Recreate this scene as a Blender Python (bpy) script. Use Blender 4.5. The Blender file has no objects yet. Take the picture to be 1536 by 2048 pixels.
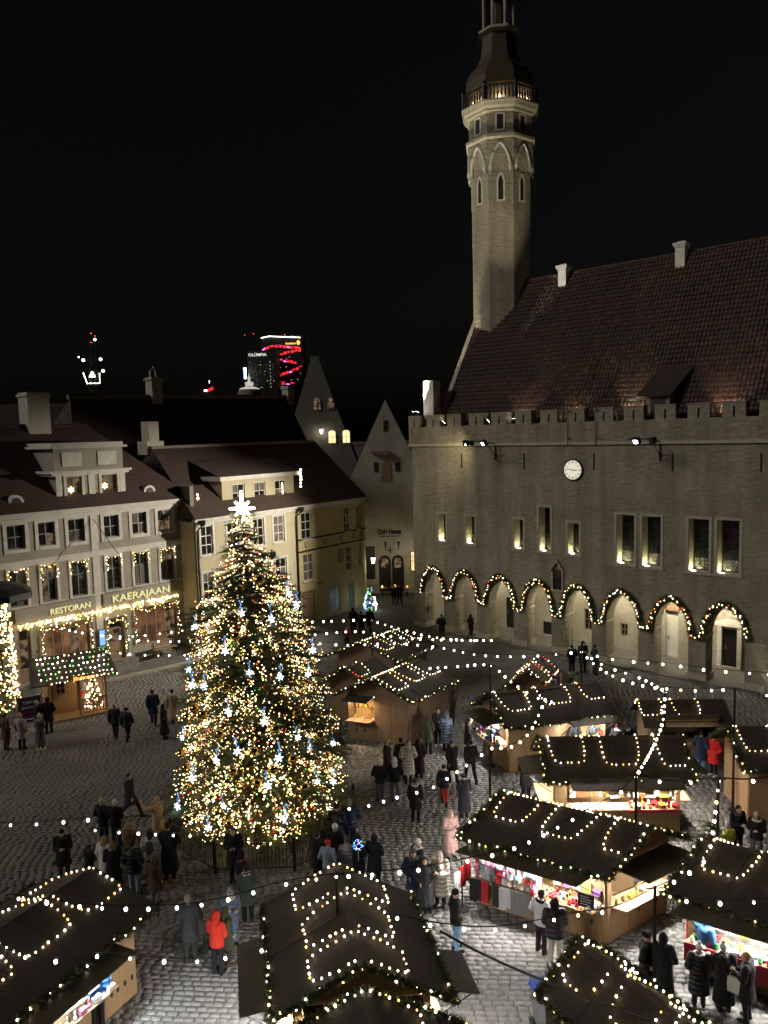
import bpy, math, random
import numpy as np
from mathutils import Vector, Matrix
random.seed(7)
rng = np.random.default_rng(7)
scn = bpy.context.scene
COL = scn.collection
R = math.radians

# ------------------------------------------------------------------ camera
F_PX, PITCH, ROLL, CAM_H = 1567.18, 0.09986, -0.02651, 14.0
_w = np.array([0, math.cos(PITCH), -math.sin(PITCH)])
_r0 = np.array([1.0, 0, 0])
_u0 = np.cross(_r0, _w)
_r = math.cos(ROLL) * _r0 + math.sin(ROLL) * _u0
_u = -math.sin(ROLL) * _r0 + math.cos(ROLL) * _u0
cam_d = bpy.data.cameras.new('camera')
cam_d.sensor_fit = 'HORIZONTAL'
cam_d.sensor_width = 36.0
cam_d.lens = 36.0 * F_PX / 1536.0
cam_d.clip_start = 0.05
cam_d.clip_end = 4000
cam_d.dof.use_dof = True
cam_d.dof.focus_distance = 34.0
cam_d.dof.aperture_fstop = 10.0
cam = bpy.data.objects.new('camera', cam_d)
COL.objects.link(cam)
M = Matrix(((_r[0], _u[0], -_w[0], 0), (_r[1], _u[1], -_w[1], 0), (_r[2], _u[2], -_w[2], CAM_H), (0, 0, 0, 1)))
cam.matrix_world = M
scn.camera = cam

def at(px, py, z=0.0):
    """the point of the plane at height z that the photograph shows at this place"""
    d = (px - 768) / F_PX * _r - (py - 1024) / F_PX * _u + _w
    return np.array([0, 0, CAM_H]) + d * ((z - CAM_H) / d[2])

def seen(P):
    d = np.asarray(P, float) - np.array([0, 0, CAM_H])
    return 768 + F_PX * (d @ _r) / (d @ _w), 1024 - F_PX * (d @ _u) / (d @ _w)

# ------------------------------------------------------------------ night sky, moonlit town glow, exposure
SUN_DIR = Vector((0.82, 0.30, -0.50)).normalized()
world = bpy.data.worlds.new('World')
scn.world = world
world.use_nodes = True
wn = world.node_tree
bg = wn.nodes['Background']
sky = wn.nodes.new('ShaderNodeTexSky')
sky.sky_type = 'NISHITA'
sky.sun_disc = False
sky.sun_elevation = R(3)
sky.sun_rotation = R(250)
sky.air_density = 1.0
sky.dust_density = 3.0
hsv = wn.nodes.new('ShaderNodeHueSaturation')
hsv.inputs['Saturation'].default_value = 0.35
wn.links.new(sky.outputs[0], hsv.inputs['Color'])
wn.links.new(hsv.outputs[0], bg.inputs['Color'])
bg.inputs['Strength'].default_value = 0.0028
sun_d = bpy.data.lights.new('sun', 'SUN')
sun_d.energy = 0.80
sun_d.angle = R(14)
sun_d.color = (1.0, 0.94, 0.84)
sun = bpy.data.objects.new('sun', sun_d)
COL.objects.link(sun)
sun.rotation_euler = SUN_DIR.to_track_quat('-Z', 'Y').to_euler()
vs = scn.view_settings
vs.view_transform = 'Standard'
vs.look = 'None'
vs.exposure = 0.0
vs.gamma = 1.0
vs.use_curve_mapping = False
scn.render.engine = 'CYCLES'
cy = scn.cycles
cy.use_denoising = True
cy.denoiser = 'OPENIMAGEDENOISE'
cy.max_bounces = 5
cy.diffuse_bounces = 2
cy.glossy_bounces = 2
cy.sample_clamp_indirect = 2.0
cy.caustics_reflective = False
cy.caustics_refractive = False
cy.use_light_tree = True

# ------------------------------------------------------------------ helpers
class MB:
    """collects shapes and links them as one mesh object"""
    def __init__(s):
        s.v = []; s.f = []; s.m = []
    def add(s, vs, fs, mi=0):
        o = len(s.v)
        s.v += [tuple(map(float, v)) for v in vs]
        s.f += [tuple(i + o for i in f) for f in fs]
        s.m += [mi] * len(fs)
        return s
    def hexa(s, p, mi=0):
        return s.add(p, [(0, 3, 2, 1), (4, 5, 6, 7), (0, 1, 5, 4), (1, 2, 6, 5), (2, 3, 7, 6), (3, 0, 4, 7)], mi)
    def box(s, x0, x1, y0, y1, z0, z1, mi=0):
        return s.hexa([(x0, y0, z0), (x1, y0, z0), (x1, y1, z0), (x0, y1, z0), (x0, y0, z1), (x1, y0, z1), (x1, y1, z1), (x0, y1, z1)], mi)
    def cbox(s, c, sx, sy, sz, rot=None, mi=0):
        p = [Vector((a * sx / 2, b * sy / 2, d * sz / 2)) for d in (-1, 1) for a, b in ((-1, -1), (1, -1), (1, 1), (-1, 1))]
        if rot is not None:
            p = [rot @ q for q in p]
        return s.hexa([q + Vector(c) for q in p], mi)
    def plate(s, quad, th, mi=0):
        """a plate with thickness th under the given corner loop (any polygon)"""
        q = [Vector(p) for p in quad]
        n = (q[1] - q[0]).cross(q[2] - q[0]).normalized()
        k = len(q)
        vs_ = q + [p - n * th for p in q]
        fs = [tuple(range(k)), tuple(range(2 * k - 1, k - 1, -1))] + [(i, i + k, (i + 1) % k + k, (i + 1) % k) for i in range(k)]
        return s.add(vs_, fs, mi)
    def tube(s, pts, r, n=6, mi=0, cap=True):
        pts = [Vector(p) for p in pts]
        rs = r if isinstance(r, (list, tuple)) else [r] * len(pts)
        o = len(s.v); fs = []
        for i, p in enumerate(pts):
            t = (pts[min(i + 1, len(pts) - 1)] - pts[max(i - 1, 0)]).normalized()
            a = Vector((0, 0, 1)) if abs(t.z) < 0.9 else Vector((1, 0, 0))
            b = t.cross(a).normalized(); c = t.cross(b)
            for j in range(n):
                an = 2 * math.pi * j / n
                s.v.append(tuple(p + (b * math.cos(an) + c * math.sin(an)) * rs[i]))
        for i in range(len(pts) - 1):
            for j in range(n):
                k = (j + 1) % n
                fs.append((o + i * n + j, o + i * n + k, o + (i + 1) * n + k, o + (i + 1) * n + j))
        if cap:
            fs.append(tuple(o + j for j in range(n)))
            e = o + (len(pts) - 1) * n
            fs.append(tuple(e + j for j in range(n - 1, -1, -1)))
        s.f += fs; s.m += [mi] * len(fs)
        return s
    def ell(s, c, rx, ry, rz, n=10, m=7, mi=0):
        vs_ = [(c[0], c[1], c[2] + rz)]
        for i in range(1, m):
            th = math.pi * i / m
            for j in range(n):
                an = 2 * math.pi * j / n
                vs_.append((c[0] + rx * math.sin(th) * math.cos(an), c[1] + ry * math.sin(th) * math.sin(an), c[2] + rz * math.cos(th)))
        vs_.append((c[0], c[1], c[2] - rz))
        fs = [(0, 1 + j, 1 + (j + 1) % n) for j in range(n)]
        for i in range(m - 2):
            for j in range(n):
                k = (j + 1) % n
                fs.append((1 + i * n + j, 1 + (i + 1) * n + j, 1 + (i + 1) * n + k, 1 + i * n + k))
        L = len(vs_) - 1; b = 1 + (m - 2) * n
        fs += [(b + j, L, b + (j + 1) % n) for j in range(n)]
        return s.add(vs_, fs, mi)
    def lathe(s, prof, n=8, c=(0, 0), ph=0.0, mi=0):
        vs_ = []
        for r, z in prof:
            for j in range(n):
                an = ph + 2 * math.pi * j / n
                vs_.append((c[0] + r * math.cos(an), c[1] + r * math.sin(an), z))
        fs = []
        for i in range(len(prof) - 1):
            for j in range(n):
                k = (j + 1) % n
                fs.append((i * n + j, i * n + k, (i + 1) * n + k, (i + 1) * n + j))
        fs.append(tuple(range(n - 1, -1, -1)))
        fs.append(tuple((len(prof) - 1) * n + j for j in range(n)))
        return s.add(vs_, fs, mi)
    def prism(s, poly, y0, y1, mi=0):
        """outline in x,z pushed from y0 to y1"""
        k = len(poly)
        vs_ = [(x, y0, z) for x, z in poly] + [(x, y1, z) for x, z in poly]
        fs = [tuple(range(k)), tuple(range(2 * k - 1, k - 1, -1))] + [(i, i + k, (i + 1) % k + k, (i + 1) % k) for i in range(k)]
        return s.add(vs_, fs, mi)
    def mesh(s, name, mats, smooth=False):
        me = bpy.data.meshes.new(name)
        me.from_pydata(s.v, [], s.f)
        for m in (mats if isinstance(mats, (list, tuple)) else [mats]):
            me.materials.append(m)
        if any(s.m):
            me.polygons.foreach_set('material_index', s.m)
        if smooth:
            me.polygons.foreach_set('use_smooth', [True] * len(me.polygons))
        me.update()
        return me
    def build(s, name, mats, parent=None, smooth=False):
        return link(name, s.mesh(name, mats, smooth), parent)

def link(name, data, parent=None, loc=None, rz=None):
    o = bpy.data.objects.new(name, data)
    COL.objects.link(o)
    if parent is not None:
        o.parent = parent
    if loc is not None:
        o.location = loc
    if rz is not None:
        o.rotation_euler = (0, 0, rz)
    return o

def tag(o, label=None, cat=None, group=None, kind=None):
    if label: o['label'] = label
    if cat: o['category'] = cat
    if group: o['group'] = group
    if kind: o['kind'] = kind
    return o

def thing(name, label, cat, loc=(0, 0, 0), rz=0.0, group=None):
    return tag(link(name, None, None, loc, rz), label, cat, group)

def lamp(name, kind, loc, power, color, parent=None, **kw):
    d = bpy.data.lights.new(name, kind)
    d.energy = power; d.color = color
    for k, v in kw.items():
        if k not in ('aim',):
            setattr(d, k, v)
    o = link(name, d, parent, loc)
    if 'aim' in kw:
        o.rotation_euler = (Vector(kw['aim']) - Vector(loc)).to_track_quat('-Z', 'Y').to_euler()
    return o

def np_mesh(name, V, Fq, mats, smooth=False):
    """fast mesh from an array of vertices and an array of equal-sized faces"""
    me = bpy.data.meshes.new(name)
    V = np.asarray(V, np.float32); Fq = np.asarray(Fq, np.int32)
    me.vertices.add(len(V)); me.vertices.foreach_set('co', V.ravel())
    k = Fq.shape[1]
    me.loops.add(Fq.size); me.loops.foreach_set('vertex_index', Fq.ravel())
    me.polygons.add(len(Fq)); me.polygons.foreach_set('loop_start', np.arange(0, Fq.size, k, dtype=np.int32))
    if smooth:
        me.polygons.foreach_set('use_smooth', np.ones(len(Fq), bool))
    for m in (mats if isinstance(mats, (list, tuple)) else [mats]):
        me.materials.append(m)
    me.update(calc_edges=True)
    return me

# ------------------------------------------------------------------ materials
def new_mat(name):
    m = bpy.data.materials.new(name); m.use_nodes = True
    return m, m.node_tree.nodes, m.node_tree.links, m.node_tree.nodes['Principled BSDF']

def pmat(name, c1, c2=None, scale=3.0, rough=0.8, bump=0.0, bscale=30.0, stretch=(1, 1, 1), metal=0.0, detail=6, island=0.0, spec=0.5):
    m, N, L, b = new_mat(name)
    b.inputs['Roughness'].default_value = rough
    b.inputs['Metallic'].default_value = metal
    b.inputs['Specular IOR Level'].default_value = spec
    c2 = c2 or tuple(x * 0.75 for x in c1)
    tc = N.new('ShaderNodeTexCoord'); mp = N.new('ShaderNodeMapping')
    mp.inputs['Scale'].default_value = stretch
    L.new(tc.outputs['Object'], mp.inputs['Vector'])
    nz = N.new('ShaderNodeTexNoise'); nz.inputs['Scale'].default_value = scale; nz.inputs['Detail'].default_value = detail
    nz.inputs['Roughness'].default_value = 0.62
    L.new(mp.outputs[0], nz.inputs['Vector'])
    rp = N.new('ShaderNodeValToRGB')
    rp.color_ramp.elements[0].position = 0.32; rp.color_ramp.elements[1].position = 0.68
    rp.color_ramp.elements[0].color = (*c2, 1); rp.color_ramp.elements[1].color = (*c1, 1)
    L.new(nz.outputs['Fac'], rp.inputs['Fac'])
    out = rp.outputs['Color']
    if island:
        g = N.new('ShaderNodeNewGeometry'); oi = N.new('ShaderNodeObjectInfo')
        ad = N.new('ShaderNodeMath'); ad.operation = 'ADD'
        L.new(g.outputs['Random Per Island'], ad.inputs[0]); L.new(oi.outputs['Random'], ad.inputs[1])
        fr = N.new('ShaderNodeMath'); fr.operation = 'FRACT'
        L.new(ad.outputs[0], fr.inputs[0])
        mr = N.new('ShaderNodeMapRange')
        mr.inputs['To Min'].default_value = 1 - island; mr.inputs['To Max'].default_value = 1 + island
        L.new(fr.outputs[0], mr.inputs['Value'])
        mx = N.new('ShaderNodeMix'); mx.data_type = 'RGBA'; mx.blend_type = 'MULTIPLY'; mx.inputs[0].default_value = 1
        L.new(out, mx.inputs[6]); L.new(mr.outputs[0], mx.inputs[7]); out = mx.outputs[2]
    L.new(out, b.inputs['Base Color'])
    if bump:
        n2 = N.new('ShaderNodeTexNoise'); n2.inputs['Scale'].default_value = bscale; n2.inputs['Detail'].default_value = 5
        L.new(mp.outputs[0], n2.inputs['Vector'])
        bp = N.new('ShaderNodeBump'); bp.inputs['Strength'].default_value = bump; bp.inputs['Distance'].default_value = 0.05
        L.new(n2.outputs['Fac'], bp.inputs['Height']); L.new(bp.outputs[0], b.inputs['Normal'])
    m['n'] = 1
    return m

def wet(m, scale, lo, hi):
    N, L = m.node_tree.nodes, m.node_tree.links
    g = N.new('ShaderNodeNewGeometry'); nz = N.new('ShaderNodeTexNoise'); nz.inputs['Scale'].default_value = scale; nz.inputs['Detail'].default_value = 5
    L.new(g.outputs['Position'], nz.inputs['Vector'])
    mr = N.new('ShaderNodeMapRange'); mr.inputs['From Min'].default_value = 0.38; mr.inputs['From Max'].default_value = 0.62; mr.inputs['To Min'].default_value = lo; mr.inputs['To Max'].default_value = hi
    L.new(nz.outputs['Fac'], mr.inputs['Value']); L.new(mr.outputs[0], N['Principled BSDF'].inputs['Roughness'])

def emat(name, color, strength, sample=True, vary=False):
    m, N, L, b = new_mat(name)
    b.inputs['Base Color'].default_value = (0.02, 0.02, 0.02, 1)
    b.inputs['Emission Color'].default_value = (*color, 1)
    b.inputs['Emission Strength'].default_value = strength
    if vary:
        g = N.new('ShaderNodeNewGeometry'); oi = N.new('ShaderNodeObjectInfo'); ad = N.new('ShaderNodeMath'); ad.operation = 'ADD'; fr = N.new('ShaderNodeMath'); fr.operation = 'FRACT'
        L.new(g.outputs['Random Per Island'], ad.inputs[0]); L.new(oi.outputs['Random'], ad.inputs[1]); L.new(ad.outputs[0], fr.inputs[0])
        mr = N.new('ShaderNodeMapRange'); mr.inputs['To Min'].default_value = strength * 0.35; mr.inputs['To Max'].default_value = strength * 1.6
        L.new(fr.outputs[0], mr.inputs['Value']); L.new(mr.outputs[0], b.inputs['Emission Strength'])
    if not sample:
        m.cycles.emission_sampling = 'NONE'
    return m

def lit_room(name, c1, c2, strength, scale=6.0):
    """window of a lit room: uneven warm light from behind the glass"""
    m, N, L, b = new_mat(name)
    b.inputs['Base Color'].default_value = (0.02, 0.02, 0.02, 1); b.inputs['Roughness'].default_value = 0.15
    tc = N.new('ShaderNodeTexCoord'); nz = N.new('ShaderNodeTexNoise')
    nz.inputs['Scale'].default_value = scale; nz.inputs['Detail'].default_value = 3
    L.new(tc.outputs['Object'], nz.inputs['Vector'])
    rp = N.new('ShaderNodeValToRGB')
    rp.color_ramp.elements[0].position = 0.40; rp.color_ramp.elements[1].position = 0.62
    rp.color_ramp.elements[0].color = (*c2, 1); rp.color_ramp.elements[1].color = (*c1, 1)
    L.new(nz.outputs['Fac'], rp.inputs['Fac']); L.new(rp.outputs['Color'], b.inputs['Emission Color'])
    b.inputs['Emission Strength'].default_value = strength
    return m

def stone_wall_mat(name, c1, c2, course=0.22):
    """rough limestone masonry: worn render with the courses showing through"""
    m, N, L, b = new_mat(name)
    b.inputs['Roughness'].default_value = 0.95; b.inputs['Specular IOR Level'].default_value = 0.2
    tc = N.new('ShaderNodeTexCoord')
    mp = N.new('ShaderNodeMapping'); mp.inputs['Scale'].default_value = (1.0, 1.0, 3.2); L.new(tc.outputs['Object'], mp.inputs['Vector'])
    n1 = N.new('ShaderNodeTexNoise'); n1.inputs['Scale'].default_value = 0.5; n1.inputs['Detail'].default_value = 8; n1.inputs['Roughness'].default_value = 0.7
    L.new(tc.outputs['Object'], n1.inputs['Vector'])
    n2 = N.new('ShaderNodeTexNoise'); n2.inputs['Scale'].default_value = 2.2; n2.inputs['Detail'].default_value = 6; n2.inputs['Roughness'].default_value = 0.65
    L.new(mp.outputs[0], n2.inputs['Vector'])
    n3 = N.new('ShaderNodeTexNoise'); n3.inputs['Scale'].default_value = 9; n3.inputs['Detail'].default_value = 4
    L.new(mp.outputs[0], n3.inputs['Vector'])
    ad = N.new('ShaderNodeMath'); ad.operation = 'MULTIPLY_ADD'; ad.inputs[1].default_value = 0.35
    L.new(n2.outputs['Fac'], ad.inputs[0]); 
    h = N.new('ShaderNodeMath'); h.operation = 'MULTIPLY'; h.inputs[1].default_value = 0.65
    L.new(n1.outputs['Fac'], h.inputs[0]); L.new(h.outputs[0], ad.inputs[2])
    rp = N.new('ShaderNodeValToRGB'); rp.color_ramp.elements[0].position = 0.36; rp.color_ramp.elements[1].position = 0.62
    rp.color_ramp.elements[0].color = (*c2, 1); rp.color_ramp.elements[1].color = (*c1, 1)
    L.new(ad.outputs[0], rp.inputs['Fac'])
    mp4 = N.new('ShaderNodeMapping'); mp4.inputs['Scale'].default_value = (1.0, 1.0, 3.6); L.new(tc.outputs['Object'], mp4.inputs['Vector'])
    n4 = N.new('ShaderNodeTexNoise'); n4.inputs['Scale'].default_value = 2.6; n4.inputs['Detail'].default_value = 7; n4.inputs['Roughness'].default_value = 0.72
    L.new(mp4.outputs[0], n4.inputs['Vector'])
    rp4 = N.new('ShaderNodeValToRGB'); rp4.color_ramp.elements[0].position = 0.40; rp4.color_ramp.elements[1].position = 0.52
    rp4.color_ramp.elements[0].color = (0.50, 0.49, 0.47, 1); rp4.color_ramp.elements[1].color = (1, 1, 1, 1)
    L.new(n4.outputs['Fac'], rp4.inputs['Fac'])
    mx4 = N.new('ShaderNodeMix'); mx4.data_type = 'RGBA'; mx4.blend_type = 'MULTIPLY'; mx4.inputs[0].default_value = 0.34
    L.new(rp.outputs['Color'], mx4.inputs[6]); L.new(rp4.outputs['Color'], mx4.inputs[7]); 
    mp5 = N.new('ShaderNodeMapping'); mp5.inputs['Scale'].default_value = (1.3, 1.3, 0.12); L.new(tc.outputs['Object'], mp5.inputs['Vector'])
    n5 = N.new('ShaderNodeTexNoise'); n5.inputs['Scale'].default_value = 1.0; n5.inputs['Detail'].default_value = 6; n5.inputs['Roughness'].default_value = 0.6
    L.new(mp5.outputs[0], n5.inputs['Vector'])
    rp5 = N.new('ShaderNodeValToRGB'); rp5.color_ramp.elements[0].position = 0.36; rp5.color_ramp.elements[1].position = 0.60
    rp5.color_ramp.elements[0].color = (0.66, 0.65, 0.62, 1); rp5.color_ramp.elements[1].color = (1, 1, 1, 1)
    L.new(n5.outputs['Fac'], rp5.inputs['Fac'])
    mx5 = N.new('ShaderNodeMix'); mx5.data_type = 'RGBA'; mx5.blend_type = 'MULTIPLY'; mx5.inputs[0].default_value = 0.75
    L.new(mx4.outputs[2], mx5.inputs[6]); L.new(rp5.outputs['Color'], mx5.inputs[7]); L.new(mx5.outputs[2], b.inputs['Base Color'])
    b1 = N.new('ShaderNodeBump'); b1.inputs['Strength'].default_value = 1.0; b1.inputs['Distance'].default_value = 0.16
    L.new(n2.outputs['Fac'], b1.inputs['Height'])
    b2 = N.new('ShaderNodeBump'); b2.inputs['Strength'].default_value = 1.0; b2.inputs['Distance'].default_value = 0.07
    L.new(n4.outputs['Fac'], b2.inputs['Height']); L.new(b1.outputs[0], b2.inputs['Normal']); L.new(b2.outputs[0], b.inputs['Normal'])
    return m

def color_mat(name, rough, bump=0.0, bscale=40.0, wave=False, spec=0.3):
    """takes its colour from the object (cloth, knitwear, wrapping)"""
    m, N, L, b = new_mat(name)
    b.inputs['Roughness'].default_value = rough; b.inputs['Specular IOR Level'].default_value = spec
    oi = N.new('ShaderNodeObjectInfo'); tc = N.new('ShaderNodeTexCoord')
    nz = N.new('ShaderNodeTexNoise'); nz.inputs['Scale'].default_value = 9; nz.inputs['Detail'].default_value = 4
    L.new(tc.outputs['Object'], nz.inputs['Vector'])
    mr = N.new('ShaderNodeMapRange'); mr.inputs['To Min'].default_value = 0.75; mr.inputs['To Max'].default_value = 1.25
    L.new(nz.outputs['Fac'], mr.inputs['Value'])
    mx = N.new('ShaderNodeMix'); mx.data_type = 'RGBA'; mx.blend_type = 'MULTIPLY'; mx.inputs[0].default_value = 1
    L.new(oi.outputs['Color'], mx.inputs[6]); L.new(mr.outputs[0], mx.inputs[7]); L.new(mx.outputs[2], b.inputs['Base Color'])
    if bump:
        if wave:
            w = N.new('ShaderNodeTexWave'); w.bands_direction = 'Z'; w.inputs['Scale'].default_value = 2.4; w.inputs['Distortion'].default_value = 1.5
            L.new(tc.outputs['Object'], w.inputs['Vector']); src = w.outputs['Fac']
        else:
            w = N.new('ShaderNodeTexNoise'); w.inputs['Scale'].default_value = bscale
            L.new(tc.outputs['Object'], w.inputs['Vector']); src = w.outputs['Fac']
        bp = N.new('ShaderNodeBump'); bp.inputs['Strength'].default_value = bump; bp.inputs['Distance'].default_value = 0.03
        L.new(src, bp.inputs['Height']); L.new(bp.outputs[0], b.inputs['Normal'])
    return m

MT = {}
MT['hall'] = stone_wall_mat('limestone_masonry', (0.43, 0.395, 0.31), (0.27, 0.245, 0.185))
MT['tower'] = stone_wall_mat('tower_limestone', (0.50, 0.46, 0.36), (0.36, 0.325, 0.25))
MT['ashlar'] = pmat('dressed_limestone', (0.46, 0.43, 0.35), (0.32, 0.29, 0.23), 4, 0.9, 0.5, 14, (1, 1, 2.5))
MT['cobble'] = pmat('granite_setts', (0.178, 0.172, 0.163), (0.15, 0.145, 0.137), 0.6, 0.6, 0.15, 22, island=0.07)
wet(MT['cobble'], 0.45, 0.48, 0.85)
MT['joint'] = pmat('sett_joints', (0.125, 0.12, 0.112), (0.095, 0.09, 0.084), 2.0, 0.9, 0.4, 12)
MT['farground'] = pmat('far_setts', (0.15, 0.142, 0.132), (0.085, 0.08, 0.075), 1.5, 0.85, 0.8, 7, (1, 2.2, 1))
MT['tile'] = pmat('clay_tiles', (0.056, 0.020, 0.011), (0.018, 0.010, 0.007), 0.5, 0.55, 0.2, 30, island=0.45)
MT['darkroof'] = pmat('old_roof_tiles', (0.060, 0.034, 0.026), (0.034, 0.020, 0.017), 2.0, 0.8, 0.5, 18, (1, 1, 3))
MT['redroof'] = pmat('red_roof_tiles', (0.052, 0.029, 0.021), (0.030, 0.018, 0.014), 2.0, 0.75, 0.5, 18, (1, 1, 3))
MT['reveal'] = pmat('pale_reveal', (0.62, 0.58, 0.46), (0.46, 0.42, 0.32), 5, 0.9, 0.5, 9, (1, 1, 4))
MT['iron'] = pmat('black_iron', (0.012, 0.012, 0.012), (0.02, 0.018, 0.016), 8, 0.5, 0.1, 40, metal=0.4)
MT['greymetal'] = pmat('grey_metal', (0.30, 0.30, 0.29), (0.2, 0.2, 0.2), 8, 0.45, 0.1, 40, metal=0.6)
MT['white'] = pmat('white_paint', (0.62, 0.60, 0.55), (0.48, 0.46, 0.41), 2.5, 0.75, 0.15, 20)
MT['chalk'] = pmat('limewash', (0.74, 0.72, 0.66), (0.60, 0.57, 0.50), 2.5, 0.85, 0.2, 14)
MT['greywall'] = pmat('grey_plaster', (0.345, 0.32, 0.27), (0.27, 0.25, 0.21), 1.2, 0.9, 0.15, 22)
MT['cream'] = pmat('cream_plaster', (0.47, 0.42, 0.29), (0.39, 0.345, 0.235), 0.9, 0.9, 0.15, 22)
MT['yellow'] = pmat('yellow_plaster', (0.49, 0.41, 0.215), (0.40, 0.33, 0.17), 0.9, 0.9, 0.15, 22)
MT['oldwhite'] = pmat('aged_white_plaster', (0.50, 0.47, 0.40), (0.34, 0.315, 0.26), 0.5, 0.95, 0.3, 10)
MT['fargrey'] = pmat('far_grey_plaster', (0.22, 0.205, 0.18), (0.16, 0.15, 0.13), 0.5, 0.95, 0.2, 8)
MT['glass'] = pmat('window_glass', (0.016, 0.018, 0.02), (0.010, 0.011, 0.012), 2, 0.08, 0.0)
MT['curtain'] = pmat('curtained_glass', (0.20, 0.18, 0.15), (0.06, 0.055, 0.05), 3, 0.12, 0.0, stretch=(3, 1, 0.3))
MT['wood'] = pmat('pale_boards', (0.43, 0.275, 0.145), (0.33, 0.20, 0.10), 2.2, 0.62, 0.12, 18, (7, 7, 0.8))
MT['wood2'] = pmat('weathered_boards', (0.30, 0.20, 0.12), (0.21, 0.135, 0.08), 2.2, 0.7, 0.15, 18, (7, 7, 0.8))
MT['flap'] = pmat('dark_stained_ply', (0.085, 0.070, 0.046), (0.060, 0.048, 0.030), 1.6, 0.45, 0.08, 25, (1, 1, 1))
MT['felt'] = pmat('brown_roof_felt', (0.050, 0.036, 0.028), (0.026, 0.019, 0.015), 1.1, 0.7, 0.35, 28)
MT['ridge'] = pmat('ridge_board', (0.075, 0.050, 0.034), (0.050, 0.034, 0.024), 4, 0.65, 0.1, 25)
MT['black'] = pmat('black_board', (0.012, 0.012, 0.013), (0.02, 0.02, 0.02), 4, 0.6)
MT['redsign'] = pmat('red_sign', (0.55, 0.03, 0.06), (0.42, 0.02, 0.05), 4, 0.5)
MT['navy'] = pmat('navy_sign', (0.035, 0.022, 0.095), (0.025, 0.015, 0.06), 2, 0.5)
MT['letterw'] = pmat('white_lettering', (0.8, 0.8, 0.8), (0.7, 0.7, 0.7), 4, 0.6)
MT['needle'] = pmat('fir_needles', (0.095, 0.115, 0.038), (0.045, 0.065, 0.022), 3, 0.6, 0.0, island=0.4)
MT['bark'] = pmat('bark', (0.10, 0.065, 0.04), (0.06, 0.04, 0.025), 6, 0.9, 0.5, 20, (1, 1, 0.2))
MT['gold'] = pmat('gold_bauble', (0.75, 0.5, 0.12), (0.6, 0.38, 0.08), 2, 0.18, metal=1.0)
MT['night'] = pmat('unlit_tower_block', (0.030, 0.030, 0.032), (0.02, 0.02, 0.022), 0.1, 0.6)
MT['bluebin'] = pmat('blue_plastic', (0.03, 0.06, 0.30), (0.02, 0.05, 0.25), 3, 0.4)
MT['greybin'] = pmat('grey_plastic', (0.11, 0.115, 0.12), (0.09, 0.09, 0.1), 3, 0.5)
MT['tarp'] = pmat('dark_canvas', (0.03, 0.032, 0.03), (0.02, 0.02, 0.02), 2, 0.5, 0.3, 8)
MT['skin'] = pmat('skin', (0.55, 0.36, 0.27), (0.48, 0.30, 0.22), 8, 0.6)
MT['copper'] = pmat('dark_copper', (0.085, 0.062, 0.036), (0.05, 0.037, 0.022), 2, 0.55, 0.1, 12)
MT['cloth'] = color_mat('woven_cloth', 0.9, 0.8, 11)
MT['puffer'] = color_mat('quilted_nylon', 0.55, 0.7, 10, wave=True)
MT['ware'] = color_mat('market_goods', 0.6, 0.2, 30)
BULB = {
    'warm': emat('bulb_warm', (1.0, 0.70, 0.34), 8.0, vary=True), 'white': emat('bulb_white', (1.0, 0.91, 0.68), 9.0, vary=True),
    'cool': emat('bulb_cool', (0.82, 0.97, 0.96), 10.0, vary=True), 'yellow': emat('bulb_yellow', (1.0, 0.64, 0.14), 7.0, vary=True),
    'red': emat('bulb_red', (1.0, 0.06, 0.03), 2.6, vary=True), 'green': emat('bulb_green', (0.30, 1.0, 0.18), 1.6, vary=True),
    'blue': emat('bulb_blue', (0.12, 0.3, 1.0), 5.0), 'gold': emat('bulb_gold', (1.0, 0.50, 0.12), 4.0, vary=True),
    'pink': emat('bulb_pink', (0.9, 0.15, 1.0), 4.0), 'icy': emat('bulb_icy', (0.25, 0.52, 1.0), 1.1)}
MT['lampwhite'] = emat('lamp_glass', (1.0, 0.93, 0.78), 14.0)
MT['tubelight'] = emat('tube_light', (1.0, 0.97, 0.92), 10.0)
MT['clock'] = emat('clock_face', (1.0, 0.94, 0.72), 0.75)
MT['room'] = lit_room('lit_room', (1.0, 0.78, 0.36), (0.55, 0.36, 0.12), 1.5)
MT['roombright'] = lit_room('bright_room', (1.0, 0.86, 0.48), (0.85, 0.62, 0.25), 1.5)
MT['roomdim'] = lit_room('dim_room', (0.55, 0.36, 0.20), (0.02, 0.014, 0.01), 0.35, 3.0)
MT['roomred'] = lit_room('restaurant_room', (0.62, 0.30, 0.13), (0.16, 0.065, 0.028), 0.34, 0.9)

_bulb_cache = {}
def bulb_mesh(r, c):
    k = (round(r, 3), c)
    if k not in _bulb_cache:
        _bulb_cache[k] = MB().ell((0, 0, 0), r, r, r * 1.1, 6, 4).mesh('bulb', BULB[c], True)
    return _bulb_cache[k]

def bulbs(parent, pts, r, palette):
    """palette: list of (colour, weight)"""
    cs = [c for c, w in palette]; ws = [w for c, w in palette]
    for p in pts:
        link('bulb', bulb_mesh(r * random.choice((0.85, 1.0, 1.0, 1.15)), random.choices(cs, ws)[0]), parent, p)

def along(pts, step, jit=0.0):
    """points every step along a polyline"""
    pts = [Vector(p) for p in pts]; out = []; d = 0.0; nxt = 0.0
    for a, b in zip(pts[:-1], pts[1:]):
        l = (b - a).length
        while nxt <= d + l:
            q = a.lerp(b, (nxt - d) / max(l, 1e-6))
            out.append(q + Vector([random.uniform(-jit, jit) for _ in range(3)]))
            nxt += step * random.uniform(0.75, 1.25)
        d += l
    return out

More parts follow.
